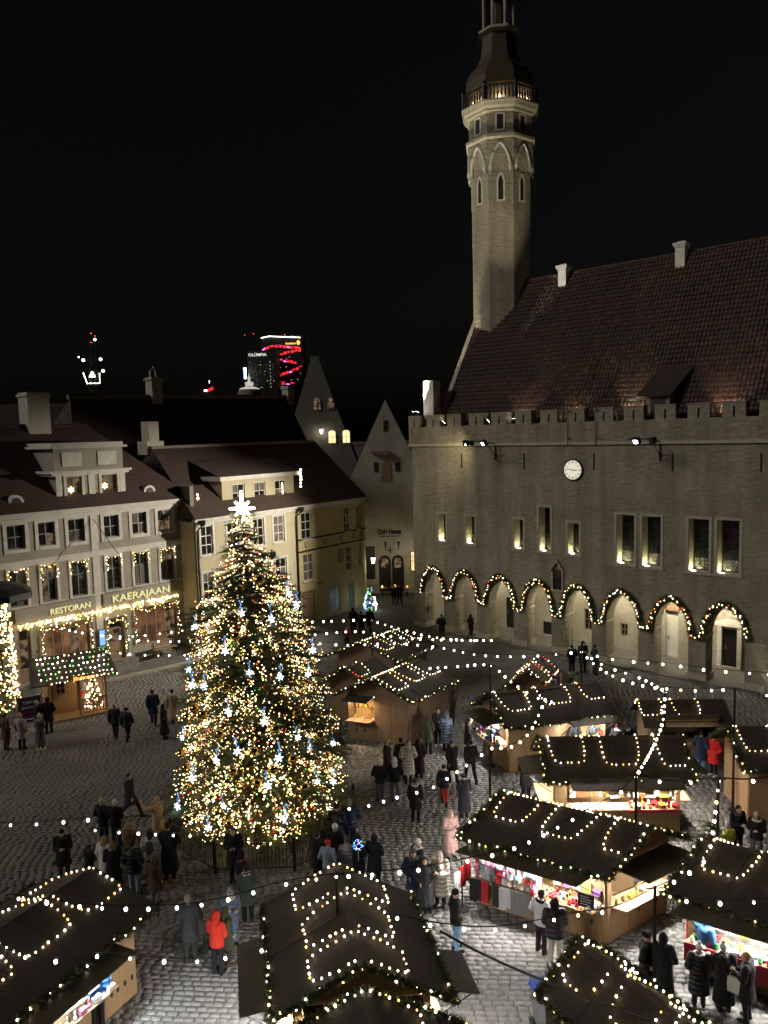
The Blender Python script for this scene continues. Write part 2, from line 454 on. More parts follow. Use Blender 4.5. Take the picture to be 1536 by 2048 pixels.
def fir_rope(pts, r, per=90, wid=0.016):
    """fir garland: needles standing off a thin stem"""
    P = along(pts, 1.0 / per)
    V = []; Fs = []
    for p in P:
        a = Vector([random.gauss(0, 1) for _ in range(3)]).normalized()
        b = a.orthogonal().normalized() * wid
        i = len(V)
        tip = p + a * r * random.uniform(0.7, 1.3)
        V += [tuple(p - b), tuple(p + b), tuple(tip)]
        Fs.append((i, i + 1, i + 2))
    return np_mesh('fir_garland', V, Fs, MT['needle'])

def wall(mb, x0, x1, z0, z1, holes, y=0.0, depth=0.25, mi=0):
    """wall face at y with rectangular holes and their reveals"""
    xs = sorted({x0, x1, *[min(max(h[0], x0), x1) for h in holes], *[min(max(h[2], x0), x1) for h in holes]})
    zs = sorted({z0, z1, *[min(max(h[1], z0), z1) for h in holes], *[min(max(h[3], z0), z1) for h in holes]})
    for a, b in zip(xs[:-1], xs[1:]):
        for c, d in zip(zs[:-1], zs[1:]):
            mx_, mz = (a + b) / 2, (c + d) / 2
            if any(h[0] < mx_ < h[2] and h[1] < mz < h[3] for h in holes):
                continue
            mb.add([(a, y, c), (b, y, c), (b, y, d), (a, y, d)], [(0, 1, 2, 3)], mi)
    for h in holes:
        a, c, b, d = h
        q = y + depth
        mb.add([(a, y, c), (a, q, c), (a, q, d), (a, y, d)], [(0, 1, 2, 3)], mi)
        mb.add([(b, y, c), (b, q, c), (b, q, d), (b, y, d)], [(3, 2, 1, 0)], mi)
        mb.add([(a, y, c), (b, y, c), (b, q, c), (a, q, c)], [(0, 1, 2, 3)], mi)
        mb.add([(a, y, d), (b, y, d), (b, q, d), (a, q, d)], [(3, 2, 1, 0)], mi)

def window(parent, x0, z0, x1, z1, y, cols=2, rows=2, fm=None, gm=None, fw=0.07, bar=0.045, name='window', pane='pane', top=None):
    """frame and bars as one part, each pane under it"""
    fm = fm or MT['white']; gm = gm or MT['glass']
    mb = MB()
    mb.box(x0, x0 + fw, y, y + 0.08, z0, z1); mb.box(x1 - fw, x1, y, y + 0.08, z0, z1)
    mb.box(x0 + fw, x1 - fw, y, y + 0.08, z0, z0 + fw); mb.box(x0 + fw, x1 - fw, y, y + 0.08, z1 - fw, z1)
    gx = [x0 + fw + (x1 - x0 - 2 * fw) * i / cols for i in range(cols + 1)]
    gz = [z0 + fw + (z1 - z0 - 2 * fw) * i / rows for i in range(rows + 1)]
    if top and rows == 2:
        gz[1] = z0 + (z1 - z0) * top
    for g in gx[1:-1]:
        mb.box(g - bar / 2, g + bar / 2, y + 0.012, y + 0.07, z0 + fw, z1 - fw)
    for g in gz[1:-1]:
        mb.box(x0 + fw, x1 - fw, y + 0.018, y + 0.064, g - bar / 2, g + bar / 2)
    o = mb.build(name, fm, parent)
    for i in range(cols):
        for j in range(rows):
            MB().box(gx[i], gx[i + 1], y + 0.045 + 0.004 * ((i + j) % 2), y + 0.06, gz[j], gz[j + 1]).build(pane, random.choice(gm) if isinstance(gm, list) else gm, o)
    return o

def text(body, parent, loc, size, material, rot=(math.pi / 2, 0, 0), name='lettering', ext=0.02, align='LEFT', bold=0.0, sx=1.0):
    c = bpy.data.curves.new(name, 'FONT')
    c.body = body; c.size = size; c.extrude = ext; c.align_x = align; c.offset = bold
    c.materials.append(material)
    tmp = bpy.data.objects.new('tmp', c)
    me = bpy.data.meshes.new_from_object(tmp)
    bpy.data.objects.remove(tmp)
    if not me.materials: me.materials.append(material)
    o = link(name, me, parent, loc)
    o.rotation_euler = rot
    o.scale = (sx, 1, 1)
    return o
# ------------------------------------------------------------------ ground: square of granite setts
def build_ground():
    mb = MB()
    mb.add([(-400, -60, -0.03), (400, -60, -0.03), (400, 1500, -0.03), (-400, 1500, -0.03)], [(0, 1, 2, 3)])
    g = mb.build('ground', MT['joint']); tag(g, 'granite sett paving of the town square', None, None, 'structure')
    # far paving, where setts are too small to tell apart
    far = MB()
    far.add([(-60, 46.4, -0.008), (60, 46.4, -0.008), (60, 140, -0.008), (-60, 140, -0.008)], [(0, 1, 2, 3)])
    far.build('far_paving', MT['farground'], g)
    a = R(-7.0); ca, sa = math.cos(a), math.sin(a)
    du, dv = 0.27, 0.18
    us = np.arange(-34, 34, du); vv = np.arange(8, 56, dv)
    U, Vg = np.meshgrid(us, vv)
    U = U + rng.uniform(0, du, len(vv))[:, None] + rng.uniform(-0.03, 0.03, U.shape)
    wob = 0.05 * np.sin(U * 0.9) + 0.04 * np.sin(U * 0.37 + 1)
    Vg = Vg + wob
    X = U * ca - Vg * sa; Y = U * sa + Vg * ca
    ok = (Y > 12.2) & (Y < 46.4) & (np.abs(X) < 0.56 * Y + 1.5)
    X = X[ok]; Y = Y[ok]; n = len(X)
    hx = (du / 2 - 0.008) * rng.uniform(0.94, 1.0, n); hy = (dv / 2 - 0.007) * rng.uniform(0.93, 1.0, n)
    zt = rng.uniform(-0.004, 0.003, n) + 0.005 * np.sin(X * 1.3) * np.sin(Y * 0.9)
    tx = rng.uniform(-0.003, 0.003, n); ty = rng.uniform(-0.003, 0.003, n)
    def verts(X, Y, hx, hy, zt, tx, ty, local=False):
        n = len(X)
        V = np.zeros((n, 8, 3), np.float32)
        for k, (p, q) in enumerate(((-1, -1), (1, -1), (1, 1), (-1, 1))):
            for lay, (sc, zz) in enumerate(((1.0, -0.035), (0.90, 0.0))):
                lx, ly = p * hx * sc, q * hy * sc
                V[:, lay * 4 + k, 0] = X + lx * ca - ly * sa
                V[:, lay * 4 + k, 1] = Y + lx * sa + ly * ca
                V[:, lay * 4 + k, 2] = zz if lay == 0 else zt + tx * p + ty * q * 0.6
        return V
    V = verts(X, Y, hx, hy, zt, tx, ty)
    fq = np.array([(4, 5, 6, 7), (0, 1, 5, 4), (1, 2, 6, 5), (2, 3, 7, 6), (3, 0, 4, 7)], np.int32)
    # the setts that show largest in the photograph become pieces of their own
    P = np.stack([X, Y, np.zeros(n)], 1) - np.array([0, 0, CAM_H])
    dep = P @ _w; px = 768 + F_PX * (P @ _r) / dep; py = 1024 - F_PX * (P @ _u) / dep
    vis = ((px > 300) & (px < 480) & (py > 1905) & (py < 2046)) | ((px > 930) & (px < 1080) & (py > 1895) & (py < 2046) & (px > 930 + (py - 1895) * 0.3))
    idx = np.where(vis)[0]; idx = idx[np.argsort(dep[idx])][:300]
    rest = np.ones(n, bool); rest[idx] = False
    Vr = V[rest].reshape(-1, 3); nr = rest.sum()
    Fr = (fq[None] + (np.arange(nr) * 8)[:, None, None]).reshape(-1, 4)
    o = link('cobblestones', np_mesh('cobblestones', Vr, Fr, MT['cobble']), g); tag(o, kind='stuff')
    for i in idx:
        v = V[i].copy(); c = np.array([X[i], Y[i], 0]); v -= c
        link('cobble', np_mesh('cobble', v, fq, MT['cobble']), g, tuple(c))
    return g
ground = build_ground()

# ------------------------------------------------------------------ town hall
H0 = (2.08, 55.86, 0.0); HRZ = R(-43.05)
hall = thing('town_hall', 'medieval limestone town hall with arcade, battlements, steep tiled roof and tall tower', 'building', H0, HRZ)
def hall_world(x, y, z):
    c, s = math.cos(HRZ), math.sin(HRZ)
    return (H0[0] + x * c - y * s, H0[1] + x * s + y * c, z)
PC = [0.45, 3.15, 6.0, 8.94, 11.74, 14.5, 17.46, 20.36, 23.35]
HW = [(2.28, 6.43, 2.96, 8.35), (4.69, 6.41, 5.44, 8.31), (8.55, 6.40, 9.25, 8.31), (10.42, 6.38, 11.22, 9.18), (12.43, 6.36, 13.19, 8.31),
      (15.63, 6.1, 16.71, 8.98), (17.18, 6.06, 18.27, 8.97), (19.82, 6.05, 20.93, 8.97), (21.35, 6.07, 22.5, 8.99)]
NICHE = (11.42, 4.08, 12.05, 5.35)
XE = 31.0
def arch_curve(a, b, zs=2.6, rise=1.62, n=14, grow=0.0):
    m, hw = (a + b) / 2, (b - a) / 2 + grow
    out = []
    for k in range(n + 1):
        d = -1 + 2 * k / n
        d = math.sin(d * math.pi / 2)
        out.append((m + hw * d, zs + (rise + grow) * max(0.0, 1 - abs(d) ** 1.9) ** 0.58))
    return out
def build_hall():
    mb = MB(); ZT = 5.0; TH = 0.95
    wall(mb, 0, XE, ZT, 13.05, HW + [(NICHE[0], ZT, NICHE[2], NICHE[3])], 0, 0.80)
    xe = [0.0]
    for i in range(8):
        a, b = PC[i] + 0.48, PC[i + 1] - 0.48
        L_ = 0.0 if i == 0 else PC[i]; Rr = PC[i + 1]
        if i == 7: Rr = PC[8]
        cv = arch_curve(a, b)
        for y, fl in ((0, 0), (TH, 1)):
            for (x0, z0), (x1, z1) in zip(cv[:-1], cv[1:]):
                hole = NICHE if (y == 0) else None
                top = ZT
                mb.add([(x0, y, z0), (x1, y, z1), (x1, y, top), (x0, y, top)], [(0, 1, 2, 3) if not fl else (3, 2, 1, 0)])
            for (p, q) in ((L_, a), (b, Rr)):
                if y == 0 and p <= NICHE[0] and q >= NICHE[2] - 0.9:
                    pass
                mb.add([(p, y, 0), (q, y, 0), (q, y, ZT), (p, y, ZT)], [(0, 1, 2, 3) if not fl else (3, 2, 1, 0)])
        for (x0, z0), (x1, z1) in zip(cv[:-1], cv[1:]):
            mb.add([(x0, 0, z0), (x1, 0, z1), (x1, TH, z1), (x0, TH, z0)], [(0, 1, 2, 3)])
        for x, fl in ((a, 0), (b, 1)):
            mb.add([(x, 0, 0), (x, TH, 0), (x, TH, 2.6), (x, 0, 2.6)], [(0, 1, 2, 3) if not fl else (3, 2, 1, 0)])
    mb.add([(PC[8], 0, 0), (XE, 0, 0), (XE, 0, ZT), (PC[8], 0, ZT)], [(0, 1, 2, 3)])
    mb.add([(0, 0, 0), (0, 0, 13.05), (0, 14.6, 13.05), (0, 14.6, 0)], [(0, 1, 2, 3)])
    mb.add([(XE, 0, 0), (XE, 14.6, 0), (XE, 14.6, 13.05), (XE, 0, 13.05)], [(0, 1, 2, 3)])
    mb.add([(0, 14.6, 0), (0, 14.6, 13.05), (XE, 14.6, 13.05), (XE, 14.6, 0)], [(0, 1, 2, 3)])
    w = mb.build('wall', MT['hall'], hall)
    # arcade passage
    mb = MB()
    doors = [(20.55, 0.1, 21.4, 2.3), (17.2, 0.1, 17.95, 2.85), (14.25, 0.9, 14.75, 1.7), (11.7, 0.9, 12.3, 2.3), (8.6, 0.1, 9.5, 1.0), (5.6, 0.1, 6.5, 2.3)]  # last entry is a dark open bay, filled by a black leaf
    wall(mb, 0.02, 23.7, 0.06, 4.72, doors, 3.3, 0.22)
    mb.add([(0.02, TH, 4.7), (23.7, TH, 4.7), (23.7, 3.3, 4.7), (0.02, 3.3, 4.7)], [(3, 2, 1, 0)])
    MB().box(0.02, 23.69, -0.35, 3.3, -0.02, 0.07).build('arcade_floor', MT['farground'], hall)
    mb.add([(23.7, TH, 0.06), (23.7, TH, 4.7), (23.7, 3.3, 4.7), (23.7, 3.3, 0.06)], [(3, 2, 1, 0)])
    mb.add([(0.03, TH, 0.06), (0.03, TH, 4.7), (0.03, 3.3, 4.7), (0.03, 3.3, 0.06)], [(0, 1, 2, 3)])
    mb.build('arcade_passage', MT['ashlar'], hall)
    for k, (a, c, b, d) in enumerate(doors):
        if c < 0.5:
            o = MB().box(a, b, 3.42, 3.5, c, d).build('door', MT['chalk'] if k == 1 else MT['iron'], hall)
            MB().box(a + 0.12, a + 0.17, 3.36, 3.42, 1.1, 1.35).build('handle', MT['greymetal'], o)
        else:
            window(hall, a, c, b, d, 3.4, 2, 2, MT['wood2'])
    # white portal around the last door
    mb = MB(); mb.box(20.3, 20.55, 3.12, 3.3, 0.1, 2.5); mb.box(21.4, 21.65, 3.12, 3.3, 0.1, 2.5)
    mb.prism([(20.2, 2.5), (21.75, 2.5), (21.75, 2.7), (20.98, 3.0), (20.2, 2.7)], 3.05, 3.3)
    mb.build('portal', MT['chalk'], hall)
    mb = MB(); mb.prism([(17.1, 2.95), (18.05, 2.95), (18.0, 3.3), (17.8, 3.6), (17.57, 3.72), (17.35, 3.6), (17.15, 3.3)], 3.2, 3.3)
    mb.build('lunette', MT['wood2'], hall)
    # pier plinths and imposts
    for i, c in enumerate(PC):
        a, b = c - 0.48, c + 0.48
        if i == 0: a = -0.03
        MB().box(a - 0.07, b + 0.07, -0.07, TH + 0.07, 0, 0.42).build('plinth', MT['ashlar'], hall)
        MB().box(a - 0.03, b + 0.05, -0.03, TH + 0.05, 2.50, 2.62).build('impost', MT['ashlar'], hall)
    # niche with gabled hood
    mb = MB(); a, c, b, d = NICHE
    mb.box(a - 0.1, a, -0.1, 0, c, d); mb.box(b, b + 0.1, -0.1, 0, c, d); mb.box(a - 0.1, b + 0.1, -0.12, 0.0, c - 0.1, c)
    mb.plate([(a - 0.22, -0.2, d - 0.12), (a - 0.22, 0, d - 0.12), ((a + b) / 2, 0, d + 0.62), ((a + b) / 2, -0.2, d + 0.62)][::-1], 0.07)
    mb.plate([(b + 0.22, -0.2, d - 0.12), (b + 0.22, 0, d - 0.12), ((a + b) / 2, 0, d + 0.62), ((a + b) / 2, -0.2, d + 0.62)], 0.07)
    n_ = mb.build('niche', MT['ashlar'], hall)
    MB().box(a, b, -0.02, -0.006, c, d).build('pane', MT['glass'], n_)
    # windows with stone surrounds and a lamp on each sill
    for i, (a, c, b, d) in enumerate(HW):
        big = (b - a) > 0.9
        wn_ = window(hall, a, c, b, d, 0.66, 2 if big else 1, 5 if big else 4, MT['iron'], MT['glass'], 0.05, 0.04)
        mb = MB()
        mb.box(a - 0.14, a - 0.002, -0.035, 0.05, c - 0.12, d + 0.14); mb.box(b + 0.002, b + 0.14, -0.035, 0.05, c - 0.12, d + 0.14)
        mb.box(a - 0.002, b + 0.002, -0.035, 0.05, d + 0.002, d + 0.14); mb.box(a - 0.2, b + 0.2, -0.09, 0.0, c - 0.12, c - 0.004)
        mb.build('surround', MT['ashlar'], wn_)
        mb = MB(); mb.box(a + 0.001, a + 0.02, 0.01, 0.66, c + 0.02, d - 0.02); mb.box(b - 0.02, b - 0.001, 0.01, 0.66, c + 0.02, d - 0.02); mb.box(a + 0.001, b - 0.001, 0.01, 0.66, d - 0.02, d - 0.001); mb.box(a + 0.001, b - 0.001, 0.0, 0.66, c + 0.001, c + 0.02)
        mb.build('reveal', MT['reveal'], wn_)  # pale lining added so the reveals look brightly lit
        mb = MB(); mb.box(a + 0.10, a + 0.30, 0.16, 0.30, c + 0.022, c + 0.045); mb.build('sill_lamp', MT['lampwhite'], wn_)
        if big:   # leaded lattice in the lowest lights
            mb = MB()
            zz0, zz1 = c + 0.06, c + (d - c) * 0.24
            for k in range(-4, 9):
                for sgn in (-1, 1):
                    x = a + 0.06 + k * 0.13
                    pts = []
                    for t in np.linspace(0, 1, 9):
                        xx = x + sgn * (zz1 - zz0) * t * 0.6 + (0 if sgn > 0 else 0.3); 
                        if a + 0.06 < xx < b - 0.06: pts.append((xx, 0.665, zz0 + (zz1 - zz0) * t))
                    if len(pts) > 1: mb.tube(pts, 0.008, 4)
            mb.build('lattice', MT['white'], wn_)
        lamp('sill_light', 'AREA', (a + 0.20, 0.30, c + 0.06), 15.0 if big else 8.0, (1.0, 0.92, 0.48), hall, shape='RECTANGLE', size=0.22, size_y=0.3, aim=(a + 0.14, 0.34, d))
    # string course, parapet, merlons
    MB().box(-0.16, XE, -0.16, 0.4, 13.03, 13.2).build('string_course', MT['ashlar'], hall)
    mb = MB(); mb.box(-0.12, XE, -0.12, 0.42, 13.2, 14.38); mb.box(-0.12, 0.42, 0.42, 14.6, 13.2, 14.38); mb.build('parapet', MT['hall'], hall)
    def merlon(w_):
        m = MB(); s = 0.055
        m.box(0, w_ / 2 - s, -0.12, 0.42, 0, 0.72); m.box(w_ / 2 + s, w_, -0.12, 0.42, 0, 0.72)
        m.box(w_ / 2 - s, w_ / 2 + s, -0.118, 0.418, 0.56, 0.718); m.box(w_ / 2 - s, w_ / 2 + s, 0.1, 0.41, 0, 0.56)
        m.box(-0.03, w_ + 0.03, -0.16, 0.46, 0.722, 0.80)
        return m.mesh('merlon', MT['hall'])
    m0, m1 = merlon(1.0), merlon(1.17)
    link('merlon', m0, hall, (-0.12, 0, 14.38))
    for k in range(17):
        link('merlon', m1, hall, (1.53 + 1.82 * k, 0, 14.38))
    # clock
    ck = MB().lathe([(0.62, 0), (0.66, 0.02), (0.66, 0.10), (0.60, 0.12)], 32).build('clock', MT['iron'], hall)
    ck.location = (12.84, 0.0, 11.52); ck.rotation_euler = (math.pi / 2, 0, 0)
    MB().lathe([(0.575, 0.10), (0.575, 0.125)], 32).build('clock_face', MT['clock'], ck)
    for h in range(12):
        an = h * math.pi / 6
        mt_ = MB(); rot = Matrix.Rotation(an, 3, 'Z')
        for off in ((-0.03, 0.03) if h % 3 else (-0.045, 0, 0.045)):
            mt_.cbox(rot @ Vector((off, 0.47, 0.130)), 0.02, 0.13, 0.008, rot)
        mt_.build('numeral', MT['iron'], ck)
    for an, l, w_ in ((R(-93), 0.34, 0.05), (R(-102 + 180), 0.46, 0.035)):
        rot = Matrix.Rotation(an, 3, 'Z')
        MB().cbox(rot @ Vector((0, l / 2 - 0.06, 0.142)), w_, l, 0.012, rot).build('clock_hand', MT['iron'], ck)
    # iron anchors and conductor rods
    for x in (4.45, 9.36, 14.18, 18.89, 23.47):
        MB().box(x - 0.03, x + 0.03, -0.06, -0.005, 11.55, 12.5).build('wall_anchor', MT['iron'], hall)
    for x in (12.55, 14.4):
        mb = MB(); mb.tube([(x, -0.2, 12.9), (x, -0.22, 14.2), (x, -0.18, 15.2), (x, 2.2, 16.8), (x, 3.2, 18.6)], 0.022, 5)
        mb.cbox((x + 0.12, -0.18, 13.4), 0.3, 0.03, 0.03); mb.cbox((x + 0.12, -0.18, 15.0), 0.34, 0.03, 0.03)
        mb.build('conductor_rod', MT['iron'], hall)
    # roof: boarding, tiles, ridge, gable coping
    Y0, Z0, Y1, Z1 = 0.95, 14.05, 7.3, 24.62; X0 = 1.72
    mb = MB()
    mb.add([(X0, Y0, Z0 - 0.12), (XE, Y0, Z0 - 0.12), (XE, Y1, Z1 - 0.12), (X0, Y1, Z1 - 0.12), (X0, 13.65, Z0 - 0.12), (XE, 13.65, Z0 - 0.12)],
           [(0, 1, 2, 3), (3, 2, 5, 4), (0, 3, 4), (1, 5, 2)])
    mb.add([(0.4, 0.4, 13.25), (XE, 0.4, 13.25), (XE, 14.2, 13.25), (0.4, 14.2, 13.25)], [(0, 1, 2, 3)])
    rf = mb.build('roof', MT['darkroof'], hall)
    sl = Vector((0, Y1 - Y0, Z1 - Z0)); SL = sl.length; sl.normalize(); nn = Vector((0, -sl.z, sl.y))
    tw, ex = 0.235, 0.345
    V = []; Fq = []
    prof = [(0, 0.0), (0.30, 0.012), (0.55, 0.052), (0.80, 0.052), (1.02, 0.0)]
    ncol = int((XE - X0) / tw); nrow = int(SL / ex)
    for r_ in range(nrow + 1):
        for c_ in range(ncol):
            x = X0 + c_ * tw + random.uniform(-0.006, 0.006); s0 = r_ * ex + random.uniform(-0.015, 0.015)
            tl = random.uniform(-0.010, 0.012)
            i = len(V)
            for s_, up in ((s0 - 0.03, 0.055 + tl), (min(s0 + ex, SL), 0.008)):
                for fx, fz in prof:
                    p = Vector((x + fx * tw, Y0, Z0)) + sl * s_ + nn * (fz + up)
                    V.append(tuple(p))
            for fx, fz in prof:
                p = Vector((x + fx * tw, Y0, Z0)) + sl * (s0 - 0.03) + nn * (fz + 0.025 + tl); V.append(tuple(p))
            for k in range(4):
                Fq.append((i + k, i + k + 1, i + 6 + k, i + 5 + k)); Fq.append((i + 10 + k, i + 11 + k, i + k + 1, i + k))
    o = link('roof_tiles', np_mesh('roof_tiles', V, Fq, MT['tile']), rf); tag(o, kind='stuff')
    for k in range(int((XE - X0) / 0.42)):
        x = X0 + 0.42 * k
        MB().tube([(x, Y1, Z1 + random.uniform(0, 0.02)), (x + 0.43, Y1, Z1 + 0.03)], [0.15, 0.13], 7).build('ridge_tile', MT['tile'], rf)
    mb = MB(); mb.plate([(X0 - 0.32, Y0 - 0.1, Z0 + 0.16), (X0 + 0.05, Y0 - 0.1, Z0 + 0.16), (X0 + 0.05, Y1, Z1 + 0.22), (X0 - 0.32, Y1, Z1 + 0.22)], 0.3)
    mb.build('gable_coping', MT['ashlar'], hall)
    MB().add([(X0 - 0.1, Y0, 13.2), (X0 - 0.1, 13.65, 13.2), (X0 - 0.1, Y1, Z1)], [(0, 2, 1)]).build('gable', MT['hall'], hall)
    # chimneys
    def chimney(x, y, z0, z1, w_):
        mb = MB(); mb.box(x - w_ / 2, x + w_ / 2, y - w_ / 2, y + w_ / 2, z0, z1 - 0.35)
        mb.box(x - w_ / 2 - 0.06, x + w_ / 2 + 0.06, y - w_ / 2 - 0.06, y + w_ / 2 + 0.06, z1 - 0.35, z1 - 0.24)
        mb.box(x - w_ / 2 - 0.12, x + w_ / 2 + 0.12, y - w_ / 2 - 0.12, y + w_ / 2 + 0.12, z1 - 0.24, z1 - 0.08)
        mb.box(x - w_ / 2 + 0.08, x + w_ / 2 - 0.08, y - w_ / 2 + 0.08, y + w_ / 2 - 0.08, z1 - 0.08, z1)
        mb.build('chimney', MT['chalk'], hall)
    chimney(8.2, 7.0, 23.4, 25.25, 0.60); chimney(16.4, 7.0, 23.4, 25.3, 0.60)
    mb = MB(); mb.box(0.6, 1.5, 0.7, 1.5, 13.2, 17.6); mb.build('chimney', MT['chalk'], hall)
    # dormer with a leaning roof
    mb = MB(); mb.box(16.85, 18.2, 1.15, 2.9, 14.3, 15.75); d_ = mb.build('dormer', MT['wood2'], hall)
    MB().plate([(16.35, 0.85, 15.72), (18.35, 0.85, 15.72), (18.95, 2.9, 17.45), (16.95, 2.9, 17.45)], 0.09).build('dormer_roof', MT['felt'], d_)
    MB().box(17.1, 17.95, 1.11, 1.15, 14.6, 15.6).build('hatch', MT['black'], d_)
build_hall()

# ---- tower
def build_tower():
    cx, cy = 2.85, 7.3
    ZC = lambda z: z if z < 22 else 14 + (z - 14) * 0.962
    th0 = R(-55.7); ph = th0 + R(22.5); K = 0.80 / math.cos(R(22.5))
    prof = [(2.60, 3), (2.60, 33.0), (2.62, 33.2), (2.82, 34.0), (2.84, 35.1)]
    tw = MB().lathe([(a * K, ZC(z)) for a, z in prof], 8, (cx, cy), ph).build('tower', MT['tower'], hall)
    def ring(name, prof, mat, parent=tw):
        return MB().lathe([(a * K, ZC(z)) for a, z in prof], 8, (cx, cy), ph).build(name, mat, parent)
    ring('moulding', [(2.84, 35.1), (3.06, 35.2), (3.06, 35.36), (2.8, 35.52)], MT['ashlar'])
    ring('upper_storey', [(2.74, 35.5), (2.74, 37.0)], MT['tower'])
    ring('cornice', [(2.74, 36.95), (2.95, 37.05), (2.98, 37.2), (3.2, 37.32), (3.28, 37.5), (3.38, 37.62), (3.38, 37.72)], MT['ashlar'])
    def fp(th, ap, t, z):
        ap *= 0.80; t *= 0.80; z = ZC(z)
        return Vector((cx + ap * math.cos(th) - t * math.sin(th), cy + ap * math.sin(th) + t * math.cos(th), z))
    for k in range(-2, 3):
        th = th0 + k * math.pi / 4
        # slit windows; pale jamb colour stands in for light from within
        out = [(-0.36, 30.75), (0.36, 30.75), (0.36, 32.2), (0.2, 32.65), (0, 32.8), (-0.2, 32.65), (-0.36, 32.2)]
        inn = [(-0.22, 30.85), (0.22, 30.85), (0.22, 32.15), (0.12, 32.45), (0, 32.6), (-0.12, 32.45), (-0.22, 32.15)]
        mb = MB(); n = len(out)
        A = [fp(th, 2.66, t, z) for t, z in out]; B = [fp(th, 2.66, t, z) for t, z in inn]; Cc = [fp(th, 2.605, t, z) for t, z in inn]
        D = [fp(th, 2.59, t, z) for t, z in out]
        mb.add(A + B + Cc + D, [(i, (i + 1) % n, n + (i + 1) % n, n + i) for i in range(n)] + [(n + i, n + (i + 1) % n, 2 * n + (i + 1) % n, 2 * n + i) for i in range(n)] + [(3 * n + i, 3 * n + (i + 1) % n, (i + 1) % n, i) for i in range(n)])
        w_ = mb.build('slit_window', MT['chalk'], tw)
        MB().add([fp(th, 2.607, t, z) for t, z in inn], [tuple(range(n))]).build('opening_shade', MT['black'], w_)  # black face stands in for the dark inside the slit
        # pointed blind arch on corbels
        pts = []
        for q in np.linspace(-1, 1, 15):
            d = abs(q)
            pts.append(fp(th, 2.80, q * 0.86, 33.35 + 1.45 * (1 - d ** 1.6) ** 0.75))
        mb = MB(); mb.tube([fp(th, 2.74, -0.86, 32.75)] + [fp(th, 2.80, -0.87, 33.1)] + pts + [fp(th, 2.80, 0.87, 33.1)] + [fp(th, 2.74, 0.86, 32.75)], [0.09, 0.17] + [0.12] * 15 + [0.17, 0.09], 7)
        mb.build('blind_arch', MT['chalk'], tw, True)
        # belfry windows: frames around a black face painted as shade
        mb = MB()
        for t0, t1, z0, z1 in ((-0.42, -0.28, 35.75, 36.8), (0.28, 0.42, 35.75, 36.8), (-0.42, 0.42, 36.8, 36.92), (-0.42, 0.42, 35.66, 35.75)):
            mb.hexa([fp(th, 2.70, t0, z0), fp(th, 2.70, t1, z0), fp(th, 2.80, t1, z0), fp(th, 2.80, t0, z0), fp(th, 2.70, t0, z1), fp(th, 2.70, t1, z1), fp(th, 2.80, t1, z1), fp(th, 2.80, t0, z1)])
        o = mb.build('belfry_window', MT['chalk'], tw)
        MB().add([fp(th, 2.748, t, z) for t, z in ((-0.28, 35.75), (0.28, 35.75), (0.28, 36.8), (-0.28, 36.8))], [(0, 1, 2, 3)]).build('opening_shade', MT['black'], o)
        # balusters
        bl = MB().lathe([(0.09, 0), (0.05, 0.12), (0.085, 0.35), (0.045, 0.62), (0.045, 0.78), (0.08, 0.9)], 7).mesh('baluster', MT['iron'], True) if k == -2 else bl
        for q in range(8):
            link('baluster', bl, tw, fp(th, 3.22, -1.12 + q * 0.32, 37.72))
        MB().tube([fp(th, 3.22, -1.33, 38.66), fp(th, 3.22, 1.33, 38.66)], 0.10, 6).build('hand_rail', MT['iron'], tw)
        MB().lathe([(r_, ZC(z_)) for r_, z_ in ((0.13, 37.72), (0.13, 38.7), (0.18, 38.75), (0.18, 38.85), (0.06, 39.05))], 6, tuple(fp(th, 3.22, 1.33, 0)[:2])).build('rail_post', MT['iron'], tw)
    cup = ring('cupola', [(2.5, 37.7), (2.8, 38.3), (2.98, 39.0), (2.92, 39.7), (2.55, 40.35), (2.0, 40.85), (1.65, 41.5), (1.5, 42.4), (1.45, 43.05)], MT['copper'])
    ring('ledge', [(1.5, 43.05), (1.82, 43.2), (1.82, 43.36), (1.5, 43.4)], MT['ashlar'])
    for k in range(8):
        an = ph + k * math.pi / 4
        MB().lathe([(r_, ZC(z_)) for r_, z_ in ((0.17, 43.4), (0.13, 43.6), (0.13, 45.6), (0.18, 45.8))], 6, (cx + 1.14 * math.cos(an), cy + 1.14 * math.sin(an))).build('lantern_column', MT['ashlar'], tw)
    ring('lantern_core', [(0.7, 43.4), (0.7, 45.8)], MT['copper'])
    ring('lantern_roof', [(1.75, 45.8), (1.8, 46.0), (1.6, 46.6), (1.1, 47.4), (0.8, 48.2), (0.75, 50.0), (1.0, 50.3), (0.85, 51.2), (0.35, 52.2), (0.22, 56), (0.05, 61)], MT['copper'])
    # lamps on the gallery and at the tower foot
    for k in (-1, 0, 1):
        th = th0 + k * math.pi / 4
        p = fp(th, 3.08, 0, 37.95)
        lamp('gallery_light', 'POINT', p, 60, (1.0, 0.80, 0.50), hall, shadow_soft_size=0.1)
build_tower()

